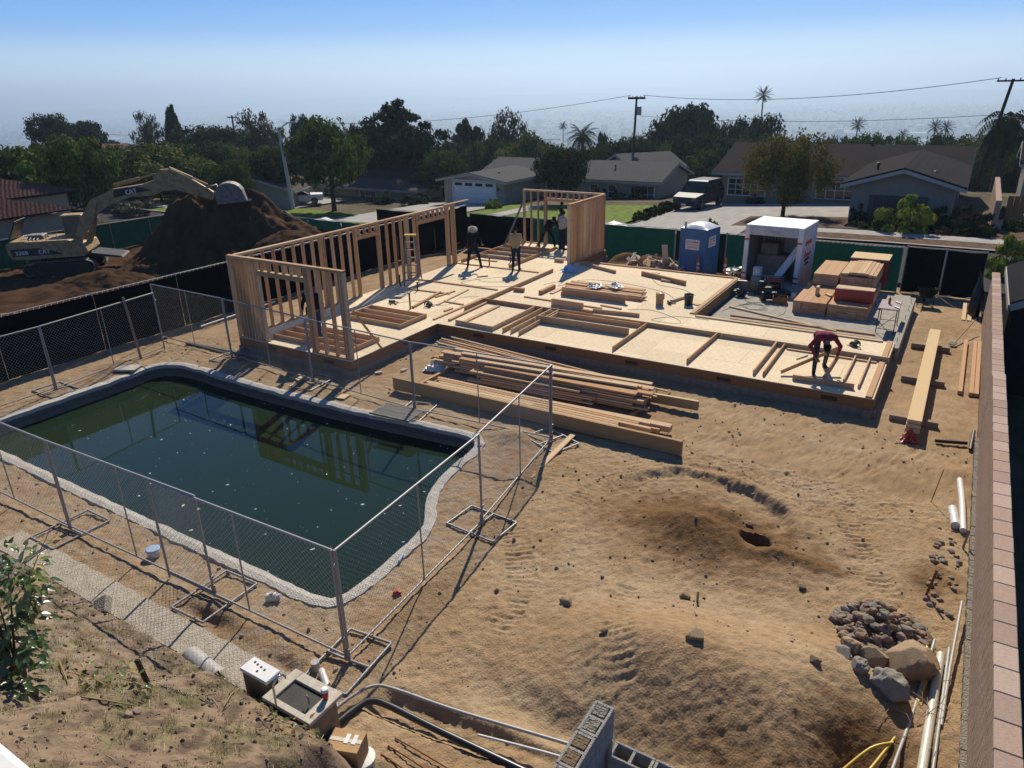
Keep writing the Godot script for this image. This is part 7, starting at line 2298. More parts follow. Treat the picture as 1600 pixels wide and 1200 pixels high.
const KINDS := {   # clumps, leaves a clump, leaf size, colour, spread of colour, crown base as a share of the height
	"broad": [95, 95, 0.052, Color(0.075, 0.115, 0.028), 0.5, 0.22],
	"dark": [95, 95, 0.052, Color(0.032, 0.048, 0.02), 0.45, 0.2],
	"olive": [90, 90, 0.048, Color(0.11, 0.125, 0.038), 0.5, 0.15],
	"brown": [80, 48, 0.05, Color(0.095, 0.075, 0.04), 0.5, 0.15],
	"airy": [70, 42, 0.05, Color(0.085, 0.09, 0.055), 0.4, 0.12],
	"pine": [130, 90, 0.045, Color(0.026, 0.038, 0.019), 0.4, 0.18],
	"cone": [60, 60, 0.08, Color(0.045, 0.06, 0.025), 0.4, 0.1],
	"willow": [190, 90, 0.028, Color(0.13, 0.115, 0.035), 0.45, 0.2],
	"bush": [26, 70, 0.1, Color(0.05, 0.075, 0.02), 0.5, 0.0],
	"bush_yellow": [26, 70, 0.1, Color(0.2, 0.22, 0.035), 0.45, 0.0],
	"bush_dark": [26, 70, 0.1, Color(0.022, 0.032, 0.014), 0.5, 0.0],
	"bush_red": [26, 70, 0.1, Color(0.1, 0.05, 0.035), 0.5, 0.0],
	"bush_grey": [26, 70, 0.1, Color(0.12, 0.125, 0.09), 0.4, 0.0],
	"bushpalm": [40, 60, 0.1, Color(0.045, 0.06, 0.022), 0.4, 0.45]}

func leaf(m: MB, p: Vector3, nrm: Vector3, s: float, r: RandomNumberGenerator) -> void:
	var a := nrm.cross(Vector3(r.randf_range(-1, 1), r.randf_range(-1, 1), r.randf_range(-1, 1))).normalized()
	var b := nrm.cross(a).normalized()
	m.quad(p - a * s, p - b * s * 0.55, p + a * s, p + b * s * 0.55)

func crown(kind: String, variant: int) -> Mesh:
	var key := "crown_%s_%d" % [kind, variant]
	if cache.has(key): return cache[key]
	var K: Array = KINDS[kind]
	var r := RandomNumberGenerator.new()
	r.seed = hash(key)
	var m := MB.new()
	var lob := FastNoiseLite.new()
	lob.seed = r.seed % 1000
	lob.frequency = 0.9
	for i in int(K[0]):
		var p := Vector3(r.randfn(), r.randfn(), r.randfn()).normalized() * pow(r.randf(), 0.42)
		var cr := r.randf_range(0.16, 0.3)
		p *= (1.0 - cr * 0.75) * (1.0 + 0.35 * lob.get_noise_3dv(p * 1.5))
		p.y = p.y * 0.5 + 0.5
		var flat := 1.0
		match kind:
			"pine":
				p.y = floorf(p.y * 9.0) / 9.0 + r.randf_range(-0.05, 0.06)
				var k := sin(PI * clampf(p.y * 0.85 + 0.18, 0.0, 1.0))
				p.x *= k * 1.1; p.z *= k * 1.1
				flat = 0.7
				cr *= 0.8
			"cone":
				var k := 1.05 - p.y * 0.85
				p.x *= k; p.z *= k
				cr *= 0.75
			"willow":
				cr *= 0.8
				p.y = clampf(p.y, 0.0, 0.95)
			"bush", "bush_yellow", "bush_dark", "bush_red", "bush_grey": p.y = absf(p.y * 2.0 - 1.0) * 0.85
		for q in int(K[1]):
			var o := Vector3(r.randfn(), r.randfn(), r.randfn()).normalized()
			var d := pow(r.randf(), 0.5)
			var pos := p + o * cr * d * Vector3(1, 0.55 * flat, 1)
			if kind == "willow": pos = p + Vector3(o.x, 0, o.z) * cr * d * 0.7 + Vector3(0, r.randf_range(-0.16, 0.2), 0)
			var sh := r.randf_range(1.0 - K[4], 1.0 + K[4])
			m.col = Color(K[3].r * sh * r.randf_range(0.85, 1.2), K[3].g * sh, K[3].b * sh)
			leaf(m, pos, (o + Vector3(r.randf_range(-1, 1), r.randf_range(-0.2, 1), r.randf_range(-1, 1)) * 0.7).normalized(), K[2] * r.randf_range(0.5, 1.1), r)
	cache[key] = m.mesh(true)
	return cache[key]

func trunk_mesh(h: float, rad: float, spread: float, lean: float, seed_: int) -> Mesh:
	var r := RandomNumberGenerator.new()
	r.seed = seed_
	var m := MB.new()
	var top := Vector3(lean, h * 0.5, lean * 0.3)
	m.tube([Vector3.ZERO, Vector3(lean * 0.15 + r.randf_range(-0.05, 0.05), h * 0.22, 0), top], rad, 8, false, rad * 0.6)
	for k in 6:
		var a := TAU * k / 6.0 + r.randf() * 0.7
		var e := top + Vector3(cos(a) * spread * r.randf_range(0.4, 0.75), h * r.randf_range(0.12, 0.32), sin(a) * spread * r.randf_range(0.4, 0.75))
		m.tube([top * r.randf_range(0.75, 1.0), top.lerp(e, 0.5) + Vector3(0, h * 0.03, 0), e], rad * 0.45, 6, false, rad * 0.1)
	return m.mesh()

func tree(called: String, kind: String, label: String, cat: String, p: Vector3, h: float, rad: float, variant: int, group := "") -> Node3D:
	var t := thing(called, label, cat, p, 0.0, group)
	var b: float = KINDS[kind][5]
	if not kind.begins_with("bush_") and kind != "bush": obj("trunk", trunk_mesh(h, maxf(0.1, h * 0.028), rad * (0.25 if kind in ["cone", "pine"] else 0.8), -h * 0.12 if kind == "pine" and h > 8.0 else 0.0, int(h * 77.0)), M.tree_bark, t)
	obj("crown", crown(kind, variant), M.leaves, t, Transform3D(Basis(Vector3.UP, p.x * 1.7).scaled(Vector3(rad, h * (1.0 - b), rad)), Vector3(-h * 0.1 if kind == "pine" and h > 8.0 else 0.0, h * b, 0)))
	return t

func palm(label: String, p: Vector3, h: float, fr: float, droop: float, count: int, group := "") -> void:
	var t := thing("palm_tree", label, "palm tree", p, 0.0, group)
	var m := MB.new()
	m.tube([Vector3.ZERO, Vector3(0.1, h * 0.5, 0), Vector3(0, h - fr * 0.6, 0)], maxf(0.14, fr * 0.09), 8, true, maxf(0.1, fr * 0.06))
	obj("trunk", m.mesh(), M.tree_bark, t)
	var r := RandomNumberGenerator.new()
	r.seed = int(h * 31.0)
	m = MB.new()
	for k in count:
		var a := TAU * k * 0.382
		var el := lerpf(1.25, -0.7, float(k) / count)
		var d := Vector3(cos(a) * cos(el), sin(el), sin(a) * cos(el))
		var prev := Vector3(0, h - fr * 0.6, 0)
		var sp := d * fr / 7.0
		for s in 7:
			var nx := prev + sp
			sp = (sp + Vector3(0, -droop * fr * 0.02, 0)).normalized() * fr / 7.0
			var side := sp.cross(Vector3.UP).normalized()
			var w := fr * 0.2 * sin(PI * (s + 0.7) / 8.0)
			for q in [-1.0, 1.0]:
				m.col = Color(0.022, 0.03, 0.013) * r.randf_range(0.6, 1.4)
				for f in 2:
					var o := prev.lerp(nx, f * 0.5)
					m.tri(o, o + sp * 0.45, o + side * q * w + sp * 0.6 + Vector3(0, -w * 0.5, 0))
			prev = nx
	obj("crown", m.mesh(true), M.leaves, t)

func build_trees() -> void:
	for i in TREES.size():
		var s: Array = TREES[i]
		tree(s[0], s[1], s[6], "tree", Vector3(s[2], far_h(s[2], s[3]) - 0.1, s[3]), s[4] + 0.1, s[5] * 1.15, i % 2)
	for s in [[-116.3, -221.3, 21.6, 1.9, "tiny far palm left of the date palm on the skyline"], [-42.3, -175.0, 24.1, 2.3, "tall palm rising behind the huge dark oak"], [-25.3, -198.4, 19.2, 2.2, "lone far palm over the middle of the brown roof"], [-18.5, -239.3, 19.9, 2.0, "smaller far palm over the brown roof"], [-9.6, -209.8, 19.0, 2.2, "left of two far palms by the leaning pole"], [-7.4, -214.9, 19.2, 2.2, "right of two far palms by the leaning pole"]]:
		palm(s[4], Vector3(s[0], far_h(s[0], s[1]), s[1]), s[2], s[3], 0.6, 26, "far palms on the skyline")
	palm("spreading date palm on the centre skyline", Vector3(-53.1, far_h(-53.1, -107.6), -107.6), 10.6, 3.0, 1.6, 36)
	palm("drooping palm at the right edge of the skyline", Vector3(1.9, far_h(1.9, -84.0), -84.0), 8.4, 3.4, 3.2, 34)
	var sh := [["yard_shrub", "", -2.7, -46.4, 2.7, 1.75, "bright yellow-green tall shrub before the dark garage", 1], ["yard_shrub", "", -4.4, -46.8, 0.9, 1.15, "low green shrub left of the tall yellow-green one", 0], ["clipped_hedge", "", 0.5, -47.2, 2.1, 1.6, "dark square hedge right of the tall yellow-green shrub", 2], ["clipped_hedge", "", -0.9, -48.2, 2.0, 1.1, "dark hedge directly behind the red shrub", 2], ["round_shrub", "", 2.6, -55.0, 1.6, 0.95, "round clipped shrub by the board fence", 0], ["round_shrub", "", 2.5, -50.0, 1.1, 0.75, "lower round shrub at the right edge", 0], ["bright_shrub", "", 2.3, -37.5, 2.3, 1.3, "bright leafy shrub just beyond the end of the block wall", 1], ["red_shrub", "", -0.8, -46.3, 0.7, 0.6, "small reddish shrub beside the dark hedge", 3], ["yard_shrub", "", -5.4, -49.0, 1.7, 0.7, "dark shrub at the garage's left corner", 2], ["house_shrub", "", -30.0, -64.8, 1.4, 0.75, "dark shrub under the beige house's small window", 2], ["house_shrub", "", -28.2, -64.9, 1.2, 0.7, "dark shrub between the small windows of the beige house", 2], ["house_shrub", "", -26.4, -65.0, 1.5, 0.75, "dark shrub before the wide window of the beige house", 2], ["drive_hedge", "", -19.4, -48.8, 1.0, 0.75, "near end of the low hedge along the driveway", 0], ["drive_hedge", "", -19.5, -50.4, 1.0, 0.7, "second bush of the low hedge along the driveway", 2], ["drive_hedge", "", -19.5, -52.0, 1.1, 0.7, "third bush of the low hedge along the driveway", 0], ["drive_hedge", "", -19.6, -53.8, 1.2, 0.7, "fourth bush of the low hedge along the driveway", 2], ["drive_hedge", "", -19.6, -55.6, 1.3, 0.7, "far end of the low hedge along the driveway", 2], ["small_tree", "", -36.2, -55.5, 1.4, 0.9, "small leafy shrub before the white garage door", 1], ["grey_bush", "", -66.9, -40.5, 2.2, 2.3, "pale grey-green bush behind the excavator boom", 4], ["yard_shrub", "", -13.3, -45.2, 1.0, 0.5, "small shrub just above the portable toilet's roof", 1], ["low_hedge", "", -52.0, -58.5, 1.5, 1.6, "dark hedge before the brown shingle house, left", 2], ["low_hedge", "", -47.8, -59.0, 1.6, 1.8, "dark hedge before the brown shingle house, right", 2], ["foot_shrub", "", -14.2, -60.0, 1.0, 0.9, "dark shrub below the many-paned window", 2], ["foot_shrub", "", -11.6, -60.0, 1.0, 0.9, "dark shrub right of the many-paned window", 2]]
	for i in sh.size():
		var s: Array = sh[i]
		tree(s[0], ["bush", "bush_yellow", "bush_dark", "bush_red", "bush_grey"][s[7]], s[6], "shrub", Vector3(s[2], far_h(s[2], s[3]) + 0.06, s[3]), s[4], s[5], i % 2)
	# the wooded slope behind, which reads as one mass
	for v in 3:
		var mm := MultiMesh.new()
		mm.transform_format = MultiMesh.TRANSFORM_3D
		mm.use_colors = true
		mm.mesh = crown(["dark", "broad", "olive"][v], 0)
		var ts := []
		for i in 520:
			var a := deg_to_rad(31.95) + rng.randf_range(-0.72, 0.72)
			var d := rng.randf_range(92.0, 190.0) if i < 380 else rng.randf_range(190.0, 700.0)
			var x := -sin(a) * d
			var z := -cos(a) * d
			if z > -84.0 and x > -72.0: continue
			var w := rng.randf_range(2.5, 4.6)
			var h := rng.randf_range(4.5, 9.5) if d < 200.0 else rng.randf_range(5.0, 9.0)
			var y := far_h(x, z)
			# keep the mass under the skyline of single trees
			var lim := 7.3 - d * rng.randf_range(0.046, 0.075)
			if y + h > lim: h = maxf(2.0, lim - y)
			ts.append(Transform3D(Basis(Vector3.UP, rng.randf() * TAU).scaled(Vector3(w, h, w)), Vector3(x, y, z)))
		mm.instance_count = ts.size()
		for i in ts.size():
			mm.set_instance_transform(i, ts[i])
			mm.set_instance_color(i, Color.WHITE * rng.randf_range(0.6, 1.3))
		var o := MultiMeshInstance3D.new()
		o.name = numbered("wooded_slope", self)
		o.multimesh = mm
		o.material_override = M.leaves
		add_child(o)
		tag(o, "far-off mass of treetops covering the slope down to the valley", "wood", "", "stuff")

# ================================================================ people
class Flesh:
	# a field of smoothly joined tapered capsules, meshed as surface nets
	var o: Vector3
	var c: float
	var d: Vector3i
	var f := PackedFloat32Array()
	var id := PackedInt32Array()
	var near := PackedFloat32Array()
	func _init(lo: Vector3, hi: Vector3, cell: float) -> void:
		o = lo; c = cell
		d = Vector3i(((hi - lo) / cell).ceil()) + Vector3i.ONE
		f.resize(d.x * d.y * d.z); f.fill(1.0)
		near.resize(f.size()); near.fill(1.0)
		id.resize(f.size())
	func bone(a: Vector3, b: Vector3, ra: float, rb: float, col: int, k: float, sq := Vector3.ONE) -> void:
		var m := maxf(ra, rb) + k + c * 2.5
		var lo := Vector3i(((a.min(b) - Vector3.ONE * m - o) / c).floor()).max(Vector3i.ZERO)
		var hi := Vector3i(((a.max(b) + Vector3.ONE * m - o) / c).ceil()).min(d - Vector3i.ONE)
		var ab := (b - a) * sq
		var l2 := maxf(ab.length_squared(), 1e-9)
		for z in range(lo.z, hi.z + 1):
			for y in range(lo.y, hi.y + 1):
				var row := (z * d.y + y) * d.x
				for x in range(lo.x, hi.x + 1):
					var p := (o + Vector3(x, y, z) * c - a) * sq
					var t := clampf(p.dot(ab) / l2, 0.0, 1.0)
					var s := (p - ab * t).length() - lerpf(ra, rb, t)
					var i := row + x
					if s < near[i]:
						near[i] = s; id[i] = col
					var g := f[i]
					var h := clampf(0.5 + 0.5 * (g - s) / k, 0.0, 1.0)
					f[i] = lerpf(g, s, h) - k * h * (1.0 - h)
	func add_to(mb: MB, cols: Array) -> void:
		var vi := {}
		var base := mb.v.size()
		for z in d.z - 1:
			for y in d.y - 1:
				for x in d.x - 1:
					var i := (z * d.y + y) * d.x + x
					var inn := 0
					for q in 8:
						if f[i + (q & 1) + ((q >> 1) & 1) * d.x + (q >> 2) * d.x * d.y] < 0.0: inn += 1
					if inn == 0 or inn == 8: continue
					var sum := Vector3.ZERO
					var cnt := 0
					var best := 9.0
					var bc := 0
					for q in 8:
						var qi := i + (q & 1) + ((q >> 1) & 1) * d.x + (q >> 2) * d.x * d.y
						if near[qi] < best:
							best = near[qi]; bc = id[qi]
						for ax in 3:
							if q & (1 << ax): continue
							var q2 := q | (1 << ax)
							var q2i := i + (q2 & 1) + ((q2 >> 1) & 1) * d.x + (q2 >> 2) * d.x * d.y
							if (f[qi] < 0.0) == (f[q2i] < 0.0): continue
							var t := f[qi] / (f[qi] - f[q2i])
							var p := Vector3(q & 1, (q >> 1) & 1, q >> 2)
							p[ax] += t
							sum += p; cnt += 1
					vi[i] = mb.v.size()
					mb.v.append(o + (Vector3(x, y, z) + sum / cnt) * c)
					var g := Vector3(f[i + 1] - f[i], f[i + d.x] - f[i], f[i + d.x * d.y] - f[i])
					mb.n.append(g.normalized()); mb.c.append(cols[bc]); mb.uv.append(Vector2.ZERO)
		for i in vi:
			var z: int = i / (d.x * d.y)
			var y: int = (i / d.x) % d.y
			var x: int = i % d.x
			if x < 1 or y < 1 or z < 1: continue
			var st := [1, d.x, d.x * d.y]
			for ax in 3:
				if (f[i] < 0.0) == (f[i + st[ax]] < 0.0): continue
				var u: int = st[(ax + 1) % 3]
				var w: int = st[(ax + 2) % 3]
				if not (vi.has(i - u) and vi.has(i - w) and vi.has(i - u - w)): continue
				var q := [vi[i], vi[i - u], vi[i - u - w], vi[i - w]]
				if f[i] < 0.0: q = [q[0], q[3], q[2], q[1]]
				for k in [0, 1, 2, 0, 2, 3]: mb.ix.append(q[k])
		# normals from the faces
		var acc := PackedVector3Array()
		acc.resize(mb.v.size() - base)
		var k := 0
		while k < mb.ix.size():
			if mb.ix[k] >= base:
				var fn := (mb.v[mb.ix[k + 2]] - mb.v[mb.ix[k]]).cross(mb.v[mb.ix[k + 1]] - mb.v[mb.ix[k]])
				for q in 3: acc[mb.ix[k + q] - base] += fn
			k += 3
		for j in acc.size(): mb.n[base + j] = acc[j].normalized()

func person(label: String, p: Vector3, yaw: float, pose: Dictionary, shirt: Color, pants: Color, hair: Color, hat := "") -> Node3D:
	# facing +z; their left is +x
	var J := {"pel": Vector3(0, 0.96, 0), "che": Vector3(0, 1.32, 0), "nec": Vector3(0, 1.5, 0.0), "hed": Vector3(0, 1.65, 0.03), "look": Vector3(0, 0, 1), "kl": Vector3(0.11, 0.51, 0.03), "al": Vector3(0.12, 0.09, 0), "kr": Vector3(-0.11, 0.51, 0.03), "ar": Vector3(-0.12, 0.09, 0), "el": Vector3(0.27, 1.14, -0.03), "wl": Vector3(0.26, 0.9, 0.08), "er": Vector3(-0.27, 1.14, -0.03), "wr": Vector3(-0.26, 0.9, 0.08), "tl": Vector3(0.03, 0, 0.15), "tr": Vector3(-0.03, 0, 0.15)}
	J.merge(pose, true)
	var skin := Color(0.3, 0.165, 0.1)
	var cols := [skin, shirt, pants, Color(0.03, 0.025, 0.02), hair]
	var up: Vector3 = (J.che - J.pel).normalized()
	var side := Vector3.RIGHT
	var sl: Vector3 = J.che + up * 0.11 + side * 0.18
	var sr: Vector3 = J.che + up * 0.11 - side * 0.18
	var hl: Vector3 = J.pel - up * 0.04 + side * 0.09
	var hr: Vector3 = J.pel - up * 0.04 - side * 0.09
	var lo := Vector3(9, 9, 9)
	var hi := -lo
	for k in J:
		if k in ["look", "tl", "tr"]: continue
		lo = lo.min(J[k]); hi = hi.max(J[k])
	var F := Flesh.new(lo - Vector3(0.26, 0.12, 0.26), hi + Vector3(0.26, 0.2, 0.26), 0.024)
	var sm := 0.035
	for s in [0.065, -0.065]: F.bone(J.pel + side * s, J.che + side * s * 1.3 + up * 0.04, 0.118, 0.122, 1, sm)
	F.bone(sl, sr, 0.075, 0.075, 1, sm)
	F.bone(hl, hr, 0.115, 0.115, 2, sm)
	F.bone(J.che + up * 0.1, J.nec, 0.07, 0.055, 1, sm)
	F.bone(J.nec, J.hed - (J.hed - J.nec) * 0.3, 0.052, 0.05, 0, 0.02)
	for q in [[hl, J.kl, J.al, J.tl], [hr, J.kr, J.ar, J.tr]]:
		F.bone(q[0], q[1], 0.095, 0.068, 2, sm)
		F.bone(q[1], q[2], 0.066, 0.05, 2, 0.02)
		F.bone(q[2] - Vector3(0, 0.045, 0) - q[3] * 0.25, q[2] + q[3] - Vector3(0, 0.05, 0), 0.046, 0.038, 3, 0.015)
	for q in [[sl, J.el, J.wl], [sr, J.er, J.wr]]:
		F.bone(q[0], q[1], 0.062, 0.05, 1, 0.03)
		F.bone(q[1], q[2], 0.049, 0.034, 1, 0.02)
	var mb := MB.new()
	F.add_to(mb, cols)
	# head on its own finer grid
	var h: Vector3 = J.hed
	var lk: Vector3 = (J.look as Vector3).normalized()
	var hu: Vector3 = (h - J.nec).normalized()
	var hs := hu.cross(lk).normalized()
	lk = hs.cross(hu).normalized()
	F = Flesh.new(h - Vector3.ONE * 0.19, h + Vector3.ONE * 0.19, 0.011)
	F.bone(h + hu * 0.035 - lk * 0.02, h + hu * 0.03 + lk * 0.02, 0.092, 0.088, 4, 0.02)
	F.bone(h - hu * 0.02 + lk * 0.02, h - hu * 0.075 + lk * 0.04, 0.07, 0.05, 0, 0.02)
	F.bone(h + hu * 0.02 + lk * 0.045, h - hu * 0.03 + lk * 0.055, 0.055, 0.05, 0, 0.01)
	F.bone(h + hu * 0.015 + lk * 0.1, h - hu * 0.02 + lk * 0.118, 0.009, 0.015, 0, 0.008)
	F.bone(h - hu * 0.058 + lk * 0.088 - hs * 0.02, h - hu * 0.058 + lk * 0.088 + hs * 0.02, 0.009, 0.009, 0, 0.005)
	for s in [-1.0, 1.0]:
		F.bone(h + hs * s * 0.085 + hu * 0.02, h + hs * s * 0.09 - hu * 0.025, 0.014, 0.01, 0, 0.006)
		F.bone(h + hs * s * 0.033 + hu * 0.016 + lk * 0.096, h + hs * s * 0.037 + hu * 0.016 + lk * 0.096, 0.009, 0.009, 3, 0.004)
	F.bone(J.nec, h - hu * 0.06, 0.05, 0.05, 0, 0.02)
	F.add_to(mb, cols)
	# hands: palm, four fingers and a thumb, half closed
	for q in [[J.el, J.wl, 1.0], [J.er, J.wr, -1.0]]:
		var dir: Vector3 = (q[1] - q[0]).normalized()
		var across: Vector3 = dir.cross(Vector3(0, 0.2, 1)).normalized()
		var palm_n: Vector3 = across.cross(dir).normalized()
		var w: Vector3 = q[1]
		F = Flesh.new(w + dir * 0.075 - Vector3.ONE * 0.125, w + dir * 0.075 + Vector3.ONE * 0.125, 0.009)
		for s in [-1.0, 1.0]: F.bone(w + across * s * 0.014, w + dir * 0.085 + across * s * 0.024, 0.019, 0.016, 0, 0.01)
		for k in 4:
			var root: Vector3 = w + dir * 0.085 + across * (k - 1.5) * 0.02
			var ln: float = [0.036, 0.042, 0.04, 0.03][k]
			var m1: Vector3 = root + dir * ln + palm_n * 0.012
			F.bone(root, m1, 0.0095, 0.009, 0, 0.003)
			F.bone(m1, m1 + dir * ln * 0.5 + palm_n * ln * 0.75, 0.009, 0.008, 0, 0.003)
		var th: Vector3 = w + dir * 0.03 - across * q[2] * 0.026
		F.bone(th, th + dir * 0.03 - across * q[2] * 0.022 + palm_n * 0.014, 0.012, 0.01, 0, 0.005)
		F.bone(th + dir * 0.03 - across * q[2] * 0.022 + palm_n * 0.014, th + dir * 0.056 - across * q[2] * 0.02 + palm_n * 0.026, 0.01, 0.009, 0, 0.003)
		F.add_to(mb, cols)
	var t := thing("person", label, "person", p, yaw)
	obj("body", mb.mesh(true), M.cloth, t)
	var hb := Transform3D(Basis(hs, hu, lk), h)
	if hat == "sun":
		var m := MB.new()
		m.lathe([[0.0, 0.152], [0.06, 0.15], [0.095, 0.12], [0.104, 0.06], [0.12, 0.052], [0.2, 0.03], [0.205, 0.022], [0.11, 0.04], [0.0, 0.05]], 20)
		obj("sun_hat", m.mesh(), M.straw, t, hb)
	elif hat == "cap":
		var m := MB.new()
		m.lathe([[0.106, 0.04], [0.108, 0.08], [0.085, 0.135], [0.04, 0.158], [0.0, 0.162]], 18)
		m.cbox(Vector3(0, 0.05, 0.15), Vector3(0.14, 0.012, 0.12), 0.005)
		obj("cap", m.mesh(), M.cap_grey, t, hb)
	elif hat == "belt":
		pass
	if hat != "none":
		var m := MB.new()
		m.tube([J.pel + Vector3(0.15, 0.03, 0), J.pel + Vector3(0.1, 0.03, 0.12), J.pel + Vector3(-0.1, 0.03, 0.12), J.pel + Vector3(-0.15, 0.03, 0), J.pel + Vector3(-0.1, 0.03, -0.12), J.pel + Vector3(0.1, 0.03, -0.12), J.pel + Vector3(0.15, 0.03, 0)], 0.02, 6, false)
		m.cbox(J.pel + Vector3(-0.19, -0.07, 0.02), Vector3(0.09, 0.22, 0.18), 0.02)
		m.cbox(J.pel + Vector3(0.19, -0.06, 0.0), Vector3(0.08, 0.2, 0.16), 0.02)
		obj("tool_belt", m.mesh(), M.belt, t)
	return t

func build_people() -> void:
	var D := DECK
	var dark := Color(0.012, 0.013, 0.02)
	var jeans := Color(0.018, 0.022, 0.04)
	var hair := Color(0.012, 0.01, 0.008)
	person("worker in dark clothes and a pale sun hat standing on the deck", Vector3(-17.05, D, -24.5), 0.75, {"pel": Vector3(0, 0.93, -0.02), "che": Vector3(0.0, 1.28, 0.06), "nec": Vector3(0, 1.45, 0.12), "hed": Vector3(0, 1.58, 0.2), "look": Vector3(0.1, -0.5, 1), "al": Vector3(0.3, 0.09, 0.12), "kl": Vector3(0.22, 0.5, 0.1), "ar": Vector3(-0.22, 0.09, -0.1), "kr": Vector3(-0.16, 0.5, 0.0), "wl": Vector3(0.34, 1.0, 0.32), "el": Vector3(0.33, 1.1, 0.08), "wr": Vector3(-0.33, 0.9, 0.14)}, dark, Color(0.014, 0.017, 0.026), hair, "sun")
	person("worker in a tan shirt and dark jeans standing with back turned", Vector3(-15.1, D, -24.72), 3.5, {"ar": Vector3(-0.13, 0.09, 0.02), "al": Vector3(0.13, 0.09, -0.03), "wl": Vector3(0.12, 1.05, 0.26), "el": Vector3(0.28, 1.13, 0.05), "wr": Vector3(-0.1, 1.04, 0.26), "er": Vector3(-0.28, 1.13, 0.05), "hed": Vector3(0.01, 1.65, 0.06), "look": Vector3(0.3, -0.4, 1)}, Color(0.3, 0.235, 0.13), jeans, hair, "none")
	person("worker in dark clothes leaning forward in the back doorway", Vector3(-16.15, D, -29.35), 1.1, {"pel": Vector3(0, 0.88, -0.12), "che": Vector3(0, 1.16, 0.14), "nec": Vector3(0, 1.27, 0.3), "hed": Vector3(0, 1.36, 0.43), "look": Vector3(0, -0.6, 1), "al": Vector3(0.14, 0.09, 0.32), "kl": Vector3(0.13, 0.5, 0.2), "ar": Vector3(-0.13, 0.09, -0.62), "kr": Vector3(-0.12, 0.48, -0.3), "el": Vector3(0.28, 1.0, 0.42), "wl": Vector3(0.22, 1.05, 0.68), "er": Vector3(-0.28, 1.0, 0.42), "wr": Vector3(-0.22, 1.05, 0.68)}, dark, dark, hair)
	person("worker in a pale grey shirt seen from behind in the back doorway", Vector3(-15.35, D, -29.2), 2.7, {"wl": Vector3(0.24, 1.1, 0.3), "el": Vector3(0.3, 1.12, 0.04), "wr": Vector3(-0.24, 1.1, 0.3), "er": Vector3(-0.3, 1.12, 0.04)}, Color(0.36, 0.33, 0.31), jeans, hair, "none")
	person("worker whose dark head shows between the two in the doorway", Vector3(-15.72, D, -29.72), 2.2, {"wl": Vector3(0.2, 1.2, 0.3), "wr": Vector3(-0.2, 1.2, 0.3)}, Color(0.05, 0.06, 0.09), jeans, hair, "none")
	person("worker in a grey cap and jeans behind the short stud wall", Vector3(-15.95, D, -14.55), 0.5, {"pel": Vector3(0, 0.94, -0.02), "che": Vector3(0, 1.26, 0.09), "nec": Vector3(0, 1.42, 0.17), "hed": Vector3(0.0, 1.54, 0.26), "look": Vector3(0.0, -0.7, 1), "wl": Vector3(0.22, 0.98, 0.34), "el": Vector3(0.3, 1.06, 0.08), "wr": Vector3(-0.22, 0.98, 0.34), "er": Vector3(-0.3, 1.06, 0.08), "al": Vector3(0.13, 0.09, 0.14), "ar": Vector3(-0.13, 0.09, -0.1)}, dark, Color(0.03, 0.05, 0.1), hair, "cap")
	person("worker in a dark red shirt bent over a board at the deck's right corner", Vector3(-2.42, D, -18.7), 0.35, {"pel": Vector3(0, 0.88, -0.24), "che": Vector3(0, 0.98, 0.14), "nec": Vector3(0, 0.93, 0.34), "hed": Vector3(0, 0.83, 0.45), "look": Vector3(0, -1, 0.1), "kl": Vector3(0.16, 0.5, -0.14), "al": Vector3(0.18, 0.09, -0.36), "kr": Vector3(-0.15, 0.5, 0.06), "ar": Vector3(-0.18, 0.09, 0.22), "el": Vector3(0.36, 0.76, 0.22), "wl": Vector3(0.34, 0.5, 0.14), "er": Vector3(-0.36, 0.76, 0.26), "wr": Vector3(-0.2, 0.5, 0.34)}, Color(0.17, 0.035, 0.05), Color(0.055, 0.06, 0.05), hair, "none")
	tag(board("held_board", Vector3(-3.2, D + 0.04, -17.98), Vector3(-2.1, D + 0.52, -19.1), 0.038, 0.09, self, M.fir4), "pinkish board held at a slant by the bending worker", "board")
	cable("hammer lying near the bending worker's left hand side", [Vector3(-3.1, D + 0.02, -19.3), Vector3(-2.98, D + 0.02, -19.55), Vector3(-2.9, D + 0.02, -19.75)], 0.014, M.black_plastic, "hammer_handle", "hammer")

# ================================================================ foreground and odds and ends
func big_leaf(v: int) -> Mesh:
	var key := "leafblade%d" % v
	if cache.has(key): return cache[key]
	var m := MB.new()
	var l := 0.13
	var prev := []
	for i in 6:
		var f := i / 5.0
		var w := 0.034 * sin(PI * pow(f, 0.8)) + 0.002
		var y := -0.03 * f * f * (1.0 + v * 0.7)
		var row := [Vector3(-w, y + 0.008, f * l), Vector3(0, y, f * l), Vector3(w, y + 0.008, f * l)]
		if i > 0:
			for k in 2: m.quad(prev[k], row[k], row[k + 1], prev[k + 1])
		prev = row
	cache[key] = smooth(m)
	return cache[key]

func leafy(t: Node3D, r: RandomNumberGenerator, c: Vector3, s: Vector3, count: int, mats: Array, size := 1.0) -> void:
	for i in count:
		var o := Vector3(r.randfn(), r.randfn(), r.randfn()).normalized()
		var p := c + o * s * pow(r.randf(), 0.4)
		var d := (o + Vector3(r.randf_range(-0.5, 0.5), r.randf_range(-0.6, 0.3), r.randf_range(-0.5, 0.5))).normalized()
		var b := Basis.looking_at(-d, Vector3(0.1, 1, 0.05)).scaled(Vector3.ONE * size * r.randf_range(0.7, 1.25))
		obj("leaf", big_leaf(r.randi_range(0, 2)), mats[r.randi_range(0, mats.size() - 1)], t, Transform3D(b, p))

func bank_y(x: float, z: float) -> float:
	return base_h(x, z)

